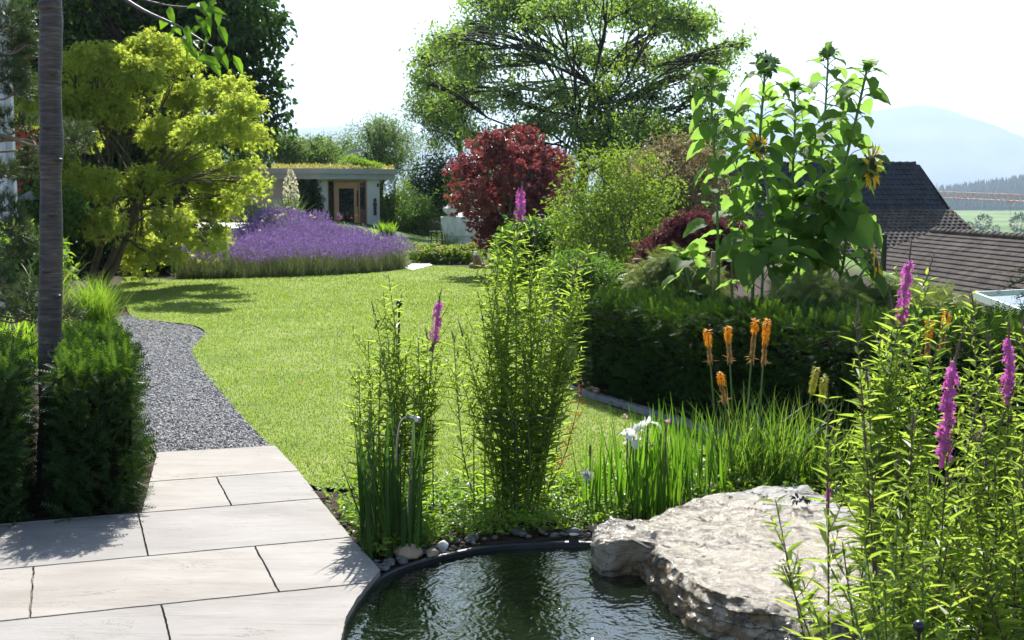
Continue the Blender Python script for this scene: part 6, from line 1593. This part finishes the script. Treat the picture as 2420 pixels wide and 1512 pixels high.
# ------------------------------------------------------------------ stones along the rim
def place_stone(px, py, r, seed, m, label, grp='stones along the pond rim', flat=.62):
    c = gr(px, py, 0); z = r * flat * .55; mb = MB(); stone(mb, (c[0], c[1], z), np.array([r, r * rng.uniform(.65, .95), r * flat]), seed, 3, .3)
    o = mb.obj('stone', m, None, (c[0], c[1], 0)); tag(o, label, 'stone', grp)
place_stone(966, 1316, .062, 3, M['pebble_tan'], 'largest tan stone at the foot of the dark iris blades', flat=.7)
place_stone(1020, 1312, .036, 4, M['pebble_tan'], 'flat reddish tan stone right of the largest tan stone')
place_stone(1047, 1300, .028, 5, M['white_stone'], 'upright pale pointed stone on the rim between the two water plants', flat=1.1)
place_stone(1355, 1262, .04, 6, M['pebble'], 'pale rounded stone beside the black overflow at the rim')
place_stone(1403, 1255, .036, 7, M['pebble_tan'], 'brownish stone touching the left end of the boulder')
for q in range(50):
    t = rng.random(); px = 905 + 485 * t; py = np.interp(px, [900, 950, 1000, 1150, 1290, 1420], [1352, 1336, 1313, 1280, 1271, 1270]) - rng.uniform(0, 22) * (1.2 - .5 * t)
    place_stone(px, py, rng.uniform(.011, .027), 20 + q, M['pebble'], 'small grey stone in the row along the black pond rim')
for q in range(26):
    px = rng.uniform(850, 930); py = np.interp(px, [840, 900, 930], [1330, 1352, 1342]) - rng.uniform(4, 40) * (px - 840) / 90
    place_stone(px, py, rng.uniform(.009, .019), 90 + q, M['pebble'], 'small grey stone heaped between the paving corner and the iris blades', 'stones at the paving corner')
c_ = gr(1355, 1275, 0); mb = MB(); box(mb, (c_[0] - .022, c_[1] - .03, -.09), (c_[0] + .022, c_[1] + .02, .018)); tube(mb, [(c_[0], c_[1] - .01, .018), (c_[0], c_[1] - .01, .03)], .026, 10)
tag(mb.obj('overflow', M['black'], None, (c_[0], c_[1], -.09)), 'small black overflow fitting clipped on the pond rim', 'pond fitting')

# ------------------------------------------------------------------ ground cover
cover = np.array([g2(*q) for q in [(708, 1128), (760, 1156), (860, 1150), (1000, 1150), (1150, 1162), (1300, 1152), (1420, 1130), (1600, 1105), (1600, 1190), (1425, 1252), (1290, 1264), (1150, 1270), (1060, 1284), (990, 1300), (900, 1330), (862, 1308), (835, 1276), (764, 1192)]])
n = 11000; p = scatter(cover, n)
hn_ = np.array([.5 + .5 * mnoise.noise(Vector((q[0] * 5, q[1] * 5, 2))) for q in p]); keep = rng.random(n) < .25 + hn_; 
dl = np.array([min(1, (q[0] + 1.0) / .35) for q in p]); keep &= rng.random(n) < np.clip(dl, .12, 1)
p, hn_ = p[keep], hn_[keep]; n = len(p)
z = rng.random(n) * (.03 + .11 * hn_); d = rand_dirs(n); d[:, 2] = np.abs(d[:, 2]) * .6
mb = MB(); put(mb, leaf6(.55, .1, .2), np.c_[p, z], d, UP + .7 * rand_dirs(n), rng.uniform(.022, .048, n)); 
cov2 = np.array([g2(1600, 1185), g2(1600, 1105), g2(1760, 1042), HA * .6 + HB * .4 - hn * .15, HB - hn * .15, (3.3, 3.2), (2.1, 3.0), (2.1, 4.3), (1.98, 5.1), (1.5, 5.75)])
p = scatter(cov2, 7000); n = len(p); z = rng.random(n) * .1; d = rand_dirs(n); d[:, 2] = np.abs(d[:, 2]) * .6
put(mb, leaf6(.55, .1, .2), np.c_[p, z], d, UP + .7 * rand_dirs(n), rng.uniform(.03, .06, n))
kind(mb.obj('ground_cover', M['cover']), 'stuff')
# dry litter and crumbs under the left hedge
mb = MB(); bedp = np.array([g2(0, 1250), g2(335, 1222), g2(345, 1190), g2(300, 1130), g2(0, 1140)]); p = scatter(bedp, 700)
put(mb, leaf2(.6), np.c_[p, rng.uniform(0, .012, len(p))], rand_dirs(len(p)) * np.array([1, 1, .2]), UP + .4 * rand_dirs(len(p)), rng.uniform(.008, .03, len(p)))
M['litter'] = leaf_mat('dry_litter', [(.03, .02, .013), (.09, .06, .038), (.2, .14, .09)], .1, (1, 1, 1), rough=.9); kind(mb.obj('leaf_litter', M['litter']), 'stuff')

# ------------------------------------------------------------------ water plants
def clump_loose(label, basep, stems, spread=.1, leaf=.09, group='loosestrife around the pond', branch=8, r=.0045, cat='loosestrife', zb=0.0, gap=.034):
    """stems: (px, py, Y, kind) kind '' | 'bud' | 'flower:len' """
    base = np.array([basep[0], basep[1], zb]); root = thing('loosestrife', label, cat, base, group)
    S, Lf, parts_ = MB(), MB(), []
    def BUD(p_, d_, L_, r_):
        m_ = MB(); bud_spike(m_, p_, d_, L_, r_); parts_.append(('bud_spike', m_, M['bud']))
    for px, py, Y, kd in stems:
        tip = at(px, py, Y); a, q = rng.uniform(0, 2 * PI), spread * rng.random() ** .5
        b = base + np.array([q * math.cos(a), q * math.sin(a), -.02])
        b[:2] += (tip[:2] - base[:2]) * .25
        if kd.startswith('f'):
            L = float(kd.split(':')[1]); d = nrm(tip - b); t1 = tip - d * L * .35; t2 = t1 - d * L * .65
            loose_stem(S, Lf, b, t1, .03, r, leaf, gap, branch, stop=.86); BUD(t1 - d * .01, d + .06 * rng.normal(size=3), L * .42, .0085)
            m_ = MB(); flower_spike(m_, t2, t1 + d * .015, .0215, int(L * 140)); parts_.append(('flower_spike', m_, M['magenta']))
            for s in range(3):
                o = t2 - d * rng.uniform(.0, .12); BUD(o + rand_dirs(1)[0] * .03, d + .45 * rand_dirs(1)[0], rng.uniform(.05, .1), .006)
        else:
            loose_stem(S, Lf, b, tip, .04, r, leaf, gap, branch)
            if kd == 'bud':
                d = nrm(tip - b); BUD(tip - d * .02, d + .12 * rng.normal(size=3), rng.uniform(.07, .12), .0075)
                for s in range(2): BUD(tip - d * rng.uniform(.03, .1) + rand_dirs(1)[0] * .02, d + .5 * rand_dirs(1)[0], rng.uniform(.035, .06), .0055)
    S.obj('stems', M['stem_red'] if rng.random() < .4 else M['stem'], root); Lf.obj('leaves', M['willow'], root)
    for nm_, m_, mt_ in parts_: m_.obj(nm_, mt_, root)
    return root
bl = g2(925, 1262)
clump_loose('slim loosestrife clump left of centre with one pink spike, inside a wire ring', bl,
            [(918, 650, 6.35, ''), (885, 735, 6.3, 'bud'), (905, 690, 6.4, ''), (1040, 682, 6.3, 'f:.26'), (988, 800, 6.3, ''), (1012, 800, 6.4, 'bud'), (848, 860, 6.2, ''), (960, 835, 6.3, ''), (930, 780, 6.4, ''), (870, 800, 6.4, ''), (1035, 850, 6.3, ''), (900, 830, 6.2, ''), (975, 880, 6.2, ''), (1000, 900, 6.45, ''),
             (940, 900, 6.4, ''), (880, 900, 6.4, ''), (835, 950, 6.3, ''), (1025, 930, 6.4, '')], .09, .088)
bc = g2(1200, 1218)
clump_loose('tall dense loosestrife clump in the middle with one pink spike at its top', bc,
            [(1233, 425, 6.55, 'f:.2'), (1140, 610, 6.5, ''), (1185, 540, 6.5, ''), (1215, 520, 6.6, 'bud'), (1262, 575, 6.5, 'bud'), (1300, 610, 6.6, ''), (1345, 625, 6.6, 'bud'), (1392, 580, 6.5, 'bud'), (1385, 690, 6.5, ''), (1360, 640, 6.4, 'bud'), (1128, 690, 6.45, ''), (1092, 790, 6.4, 'bud'),
             (1072, 800, 6.5, 'bud'), (1210, 610, 6.7, ''), (1285, 660, 6.7, ''), (1330, 700, 6.5, ''), (1165, 630, 6.65, ''), (1250, 600, 6.4, ''), (1200, 690, 6.35, ''), (1270, 700, 6.35, ''), (1310, 730, 6.3, 'bud'), (1160, 740, 6.3, ''), (1350, 800, 6.35, ''), (1230, 760, 6.3, ''), (1110, 860, 6.35, ''), (1190, 820, 6.3, ''), (1290, 820, 6.3, ''), (1370, 780, 6.45, ''), (1090, 900, 6.4, ''), (1240, 880, 6.3, ''), (1320, 880, 6.4, ''), (1150, 900, 6.5, '')], .13, .09)
# right foreground thicket
clump_loose('foreground loosestrife with a tall dusky closed spike, nearest to the boulder', (1.12, 4.02),
            [(2022, 765, 4.05, 'bud'), (1955, 930, 4.1, ''), (1832, 1180, 4.0, ''), (2050, 890, 4.1, 'bud'), (2080, 1040, 4.0, ''), (1850, 1330, 3.9, ''), (1990, 1280, 3.85, ''), (2060, 1180, 4.1, '')], .06, .085, zb=-.12, branch=5, gap=.05)
clump_loose('foreground loosestrife carrying the biggest bright magenta spike', (1.36, 4.2),
            [(2262, 770, 3.9, 'f:.44'), (2155, 1010, 4.2, 'bud'), (2120, 1110, 4.3, 'bud'), (2300, 980, 4.2, 'bud'), (2330, 1000, 4.3, 'bud'), (2220, 1150, 4.1, ''), (2270, 1170, 4.2, 'bud'), (2080, 1120, 4.3, ''), (2330, 1100, 4.2, 'bud'), (2240, 1280, 3.9, ''), (2130, 1290, 3.9, ''), (2380, 1220, 4.1, '')], .1, .088, zb=-.12, branch=9, gap=.034)
clump_loose('loosestrife with a high pink spike in front of the brown tile roof', (1.52, 5.35),
            [(2155, 566, 5.15, 'f:.34'), (2192, 640, 5.45, 'bud'), (2110, 730, 5.4, 'bud'), (2080, 790, 5.3, 'bud'), (2230, 760, 5.4, 'bud'), (2160, 800, 5.3, ''), (2120, 880, 5.2, 'bud'), (2200, 860, 5.3, 'bud'), (2060, 880, 5.3, ''), (2250, 900, 5.3, ''), (2150, 960, 5.2, 'bud'), (2095, 960, 5.3, ''), (2210, 1000, 5.2, ''), (2040, 1000, 5.2, '')], .1, .1, zb=-.02)
clump_loose('loosestrife with a short magenta spike at the right picture edge', (1.95, 4.9),
            [(2385, 755, 4.6, 'f:.3'), (2335, 805, 4.9, 'bud'), (2415, 770, 5.0, 'bud'), (2300, 720, 5.1, 'bud'), (2350, 920, 4.9, ''), (2400, 940, 4.9, ''), (2290, 880, 5.0, ''), (2320, 980, 4.8, ''), (2380, 1010, 4.8, ''), (2430, 970, 4.9, ''), (2330, 1080, 4.8, '')], .12, .088, zb=-.05, branch=10, gap=.032)
clump_loose('low leafy loosestrife thicket without blooms filling the lower right corner', (1.75, 4.25),
            [(2350, 1090, 4.2, ''), (2420, 1100, 4.2, ''), (2390, 1190, 4.1, ''), (2300, 1170, 4.2, ''), (2440, 1230, 4.0, ''), (2350, 1290, 3.95, ''), (2400, 1330, 3.9, ''), (2320, 1360, 3.85, ''), (2250, 1350, 3.9, ''), (2420, 1030, 4.4, '')], .14, .09, zb=-.1, branch=13, gap=.03)
clump_loose('low leafy loosestrife without blooms between the boulder and the black ball rod', (1.24, 3.62),
            [(2040, 1260, 3.65, ''), (2120, 1240, 3.7, ''), (2000, 1390, 3.5, ''), (2090, 1370, 3.5, ''), (2180, 1320, 3.6, ''), (2250, 1400, 3.5, ''), (1920, 1430, 3.5, '')], .1, .085, zb=-.1, branch=6, gap=.042)
b = at(1956, 1170, 5.6)
root = thing('loosestrife', 'single short magenta loosestrife spike just behind the boulder', 'loosestrife', (b[0], b[1], -.02), 'loosestrife around the pond'); S, Lf, F = MB(), MB(), MB()
loose_stem(S, Lf, (b[0], b[1], -.03), b - UP * .03, .02, .003, .05, .04, 3); flower_spike(F, b - UP * .05, b + UP * .05, .013, 16); S.obj('stems', M['stem'], root); Lf.obj('leaves', M['willow'], root); F.obj('blossoms', M['magenta'], root)
# reddish dying shoot
b = g2(1285, 1165); root = thing('loosestrife', 'thin reddish withering shoot leaning right of the tall central clump', 'loosestrife', (b[0], b[1], 0), 'loosestrife around the pond'); S, Lf = MB(), MB()
loose_stem(S, Lf, (b[0], b[1], -.02), at(1378, 905, 6.6), .05, .0035, .055, .05, 6); S.obj('stems', M['stem_red'], root); Lf.obj('leaves', M['red_leaf'], root)
# iris clumps
def blades(name, label, cat, cx, cy, n, spread, Lr, w, leanr, droopr, mat, grp=None, azr=(0, 6.283), z=0.0):
    root = thing(name, label, cat, (cx, cy, z), grp); mb = MB()
    a = rng.uniform(0, 2 * PI, n); q = spread * rng.random(n) ** .5
    ribbons(mb, np.c_[cx + q * np.cos(a) * 1.3, cy + q * np.sin(a), np.full(n, z - .01)], rng.uniform(*azr, n), rng.uniform(*leanr, n), rng.uniform(*Lr, n), rng.uniform(w * .7, w * 1.2, n), rng.uniform(*droopr, n), 6)
    mb.obj('blades', mat, root); return root
bi = g2(925, 1308)
ri = blades('iris', 'dark green iris clump with stiff tall blades at the paving corner', 'iris', bi[0], bi[1], 52, .12, (.38, .74), .02, (.0, .16), (0, .35), M['iris_dark'])
mb = MB(); n = 9; ribbons(mb, np.tile([bi[0] - .07, bi[1], 0], (n, 1)) + rng.normal(size=(n, 3)) * np.array([.03, .03, 0]), rng.uniform(2.8, 3.5, n), rng.uniform(.12, .38, n), rng.uniform(.4, .62, n), .017, rng.uniform(0, .3, n), 6); mb.obj('outer_blades', M['iris_dark'], ri)
mb = MB(); n = 16; ribbons(mb, np.tile([bi[0] + .1, bi[1] + .02, 0], (n, 1)) + rng.normal(size=(n, 3)) * np.array([.04, .03, 0]), rng.uniform(-.8, .6, n), rng.uniform(.3, .8, n), rng.uniform(.2, .4, n), .006, rng.uniform(.6, 1.3, n), 6); mb.obj('fine_blades', M['iris'], ri)
for q_, (px, py) in enumerate(((1395, 1215), (1450, 1212), (1520, 1210), (1590, 1190), (1640, 1172))):
    b = g2(px, py)
    if q_ == 0: blades('iris', 'small separate iris tuft at the left of the white flowered irises', 'iris', b[0], b[1], 15, .04, (.3, .52), .015, (0, .2), (0, .25), M['iris'], 'irises behind the boulder')
b = g2(1515, 1212)
rw = blades('iris', 'light green iris clump with white blooms behind the boulder', 'iris', b[0], b[1], 110, .16, (.34, .6), .016, (0, .22), (0, .25), M['iris'], 'irises behind the boulder')
b2_ = g2(1610, 1180); blades('iris', 'light green bladed iris clump without blooms between white irises and torch lilies', 'iris', b2_[0], b2_[1], 80, .17, (.3, .58), .015, (0, .3), (0, .3), M['iris'], 'irises behind the boulder')
def iris_flower(px, py, Y, s=.05):
    c = at(px, py, Y); S = MB(); tube(S, [(b[0] + (c[0] - b[0]) * .5, b[1], 0), (c[0], c[1] + .01, c[2] * .6), c - UP * .01], .004, 5); st = S.obj('flower_stalk', M['stem'], rw)
    F = MB(); a0 = rng.random() * 2
    for k in range(3):
        a = a0 + k * 2.094; h = np.array([math.cos(a), math.sin(a), 0]); V = []
        for i_, (rr, zz, ww) in enumerate(((0, 0, .12), (.5, .22, .3), (1.0, .12, .5), (1.35, -.25, .46), (1.5, -.6, .2))):
            sd_ = np.array([-h[1], h[0], 0]); 
            for s_ in (-1, 0, 1): V.append(c + s * (h * rr + UP * (zz - .08 * abs(s_)) + sd_ * ww * s_))
        F.add(V, [(i_ * 3 + j_, i_ * 3 + j_ + 1, i_ * 3 + j_ + 4, i_ * 3 + j_ + 3) for i_ in range(4) for j_ in range(2)], 0, True)
        h2 = np.array([math.cos(a + 1.05), math.sin(a + 1.05), 0]); put(F, leaf6(.5, .15, .1), c[None], (h2 * .5 + UP)[None], (h2 - UP * .3)[None], [s * .9])
    F.obj('flower', M['white_petal'], st)
for px, py in ((1497, 1018), (1530, 1000), (1503, 1040)): iris_flower(px, py, 6.55)
iris_flower(1482, 1025, 6.45, .035)
mb = MB()
for px, py in ((1478, 990), (1580, 1002), (1540, 1058)): c_ = at(px, py, 6.5); put(mb, leaf6(.5, .2, .4), np.repeat(c_[None], 5, 0), rand_dirs(5) * .6 + UP, rand_dirs(5), .03); 
mb.obj('withered_blooms', M['pale_pink'], rw)
mb = MB()
for px, py in ((1394, 1068), (1573, 1025), (1560, 1045)): c_ = at(px, py, 6.5); tube(mb, [c_ - UP * .25, c_ - UP * .03, c_, c_ + UP * .03, c_ + UP * .045], [.003, .004, .008, .006, .001], 6)
mb.obj('seed_pods', M['bud'], rw)
c_ = at(1386, 1122, 6.45); root = thing('cotton_grass', 'white fluffy seed tuft on a thin stem left of the white irises', 'grass', (c_[0], c_[1], 0)); mb = MB(); tube(mb, [(c_[0], c_[1], 0), c_], .0025, 5); mb.obj('stem', M['stem'], root)
mb = MB(); put(mb, leaf2(.03), np.repeat(c_[None], 220, 0), rand_dirs(220), rand_dirs(220), rng.uniform(.02, .045, 220)); mb.obj('fluff', M['white_petal'], root)
# torch lilies
def torch_spike(root, foot, top, Y, fresh, old, mat, r=.021, stray=True):
    t_ = at(*top, Y); foot = np.asarray(foot, float); S = MB(); c_ = spline([foot, foot + (t_ - foot) * .5 + np.array([rng.normal() * .015, 0, 0]), t_], 14); tube(S, c_, np.linspace(.0075, .004, 14), 6); st = S.obj('flower_stalk', M['stem'], root)
    d = nrm(c_[-1] - c_[-3]); H = MB(); n = int(fresh * 1300) + 30; t = rng.random(n)
    prof = np.interp(t, [0, .15, .5, .85, 1], [.25, .75, 1.0, .85, .5]); o = rand_dirs(n); o = nrm(o - d * (o @ d)[:, None])
    dn = -d * np.interp(t, [0, .1, .25, 1], [-.5, .2, .9, 1.5])[:, None]
    put(H, leaf2(.3, .12, -.12), t_ - d * (t * fresh)[:, None] + o * (r * .42 * prof)[:, None], o * .75 + dn, o, rng.uniform(.75, 1.15, n) * r * 1.25)
    h = H.obj('flower_head', mat, st)
    if old:
        H = MB(); n = int(old * 700); t = rng.random(n); o = rand_dirs(n); o = nrm(o - d * (o @ d)[:, None])
        put(H, leaf2(.14, .1, .1), t_ - d * (fresh * .92 + t * old)[:, None] + o * .006, o * .5 - d * 1.2, o, rng.uniform(.018, .036, n)); k_ = 7; o = rand_dirs(k_)
        put(H, leaf2(.09), np.repeat((t_ - d * (fresh + old * .85))[None], k_, 0) + o * .01, o * np.array([1, 1, .3]), rand_dirs(k_), rng.uniform(.03, .05, k_)); H.obj('withered_florets', M['withered'], st)
bt = g2(1790, 1150)
rt = blades('torch_lily', 'torch lily clump with five orange spikes in front of the long dark hedge', 'torch lily', bt[0], bt[1], 330, .2, (.3, .66), .009, (.05, .75), (.1, 1.0), M['torch_leaf'], 'torch lilies behind the boulder')
for (top, fo, fr_, ol) in (((1671, 779), (-.22, .0), .085, .10), ((1719, 771), (-.13, .05), .075, .13), ((1701, 881), (-.15, -.06), .06, .11), ((1785, 755), (-.05, .02), .07, .17), ((1812, 755), (.02, .0), .13, .13)):
    torch_spike(rt, (bt[0] + fo[0], bt[1] + fo[1], 0), top, 7.15 + fo[1], fr_, ol, M['orange'])
b = g2(1900, 1140); rt = blades('torch_lily', 'torch lily clump with two pale lime unopened spikes', 'torch lily', b[0], b[1], 190, .18, (.3, .6), .009, (.05, .7), (.1, .9), M['torch_leaf'], 'torch lilies behind the boulder')
for top, fo in (((1928, 868), (.0, 0)), ((1947, 890), (.05, -.03))): torch_spike(rt, (b[0] + fo[0], b[1] + fo[1], 0), top, 7.0 + fo[1], .15, 0, M['lime'], .021)
b = g2(2120, 1080); b = np.array([1.95, 6.3]); rt = blades('torch_lily', 'torch lily clump with two fading orange spikes behind the right thicket', 'torch lily', b[0], b[1], 120, .15, (.3, .6), .009, (.05, .6), (.1, .9), M['torch_leaf'], 'torch lilies behind the boulder')
for top, fo in (((2197, 757), (.05, 0)), ((2237, 738), (.12, .03))): torch_spike(rt, (b[0] + fo[0], b[1] + fo[1], 0), top, 6.3 + fo[1], .075, .12, M['orange'])

# ------------------------------------------------------------------ plant supports, hand shower, garden lamp
def support(label, foot, rod, rings):
    root = thing('plant_support', label, 'plant support', foot, 'black plant supports by the pond')
    if rod is not None:
        mb = MB(); tube(mb, [foot, rod], .0055, 8); ro_ = mb.obj('rod', M['black'], root); mb = MB(); ball(mb, rod, .0165, 3); mb.obj('ball_finial', M['black'], ro_)
    for c, rr in rings:
        mb = MB(); a = np.linspace(0, 2 * PI, 49); tube(mb, np.stack([c[0] + rr * np.cos(a), c[1] + rr * np.sin(a), np.full(49, c[2])], -1), .0035, 6, cap=False); mb.obj('ring', M['black'], root)
        for a in (.6, 2.7, 4.8):
            mb = MB(); tube(mb, [(c[0] + rr * math.cos(a), c[1] + rr * math.sin(a), 0), (c[0] + rr * math.cos(a), c[1] + rr * math.sin(a), c[2])], .0035, 5)
            mb.obj('ring_leg', M['black'], root)
q_ = at(943, 717, 6.5); support('black rod with ball top and wire ring holding the slim left loosestrife', (q_[0] - .015, 6.45, 0), q_, [(at(945, 1012, 6.3), .19)])
q_ = at(1207, 975, 6.5); support('black wire ring on legs around the tall central loosestrife', (q_[0], q_[1], 0), None, [(q_, .215)])
q_ = at(2171, 1479, 3.3); support('black ball topped rod in the lower right corner with wire rings', (q_[0], q_[1], -.1), q_, [(at(2480, 1395, 4.1), .24), (at(2500, 1330, 4.4), .24)])
root = thing('hand_shower', 'grey metal hose nozzle on a bent pipe above the dark iris blades', 'garden shower', (at(935, 1200, 6.05)[0], 6.05, 0))
mb = MB(); p0 = at(936, 1160, 6.05); tube(mb, spline([(p0[0], 6.05, 0), p0, at(937, 1060, 6.05), at(944, 1005, 6.05), at(956, 987, 6.04), at(968, 984, 6.02)], 30), .0062, 8); mb.obj('bent_pipe', M['steel'], root)
mb = MB(); a_, b_ = at(962, 983, 6.03), at(992, 994, 5.98); dn = nrm(b_ - a_); L_ = np.linalg.norm(b_ - a_); lathe(mb, a_, [(.001, 0), (.009, .0), (.010, L_ * .3), (.013, L_ * .35), (.013, L_ * .6), (.0155, L_ * .64), (.0165, L_), (.014, L_ + .002), (.001, L_ - .004)], 14, 0, dn); mb.obj('nozzle', M['steel'], root)
mb = MB(); tube(mb, [at(977, 994, 6.03), at(972, 1080, 6.03), at(966, 1150, 6.04), (at(960, 1200, 6.04)[0], 6.04, 0)], .005, 7); mb.obj('support_rod', M['steel'], root)
c_ = at(1312, 752, 12.6); root = thing('garden_lamp', 'white domed garden lamp half hidden behind the tall central loosestrife', 'lamp', (c_[0], c_[1], 0)); mb = MB(); tube(mb, [(c_[0], c_[1], 0), (c_[0], c_[1], c_[2] - .02)], .03, 10); mb.obj('post', M['black'], root)
mb = MB(); lathe(mb, c_ - UP * .06, [(.145, 0), (.15, .03), (.12, .09), (.07, .125), (.001, .135)], 20); mb.obj('shade', M['white_stone'], root)

# ------------------------------------------------------------------ the summer air
if HAZE:
    m, nt, out = new_mat('air'); v = nd(nt, 'ShaderNodeVolumePrincipled'); v.inputs['Color'].default_value = (.52, .66, .82, 1); v.inputs['Density'].default_value = HAZE; v.inputs['Anisotropy'].default_value = .35
    nt.links.new(v.outputs[0], out.inputs['Volume'])
    mb = MB(); box(mb, (-13500, -60, -63), (13500, 15500, 760)); kind(mb.obj('haze', m), 'stuff')

for px, py, sc_ in ((702, 906, .05), (728, 898, .035), (622, 872, .03), (775, 985, .03)):
    q_ = gr(px, py, .024); mb = MB(); d_ = rand_dirs(1)[0] * np.array([1, 1, .15]); put(mb, leaf6(.5, .15, .25), q_[None], d_[None], (UP + .4 * rand_dirs(1)[0])[None], [sc_])
    tag(mb.obj('fallen_leaf', M['withered'], None, q_), 'small dry brown leaf lying on the open lawn', 'leaf', 'dry leaves on the lawn')
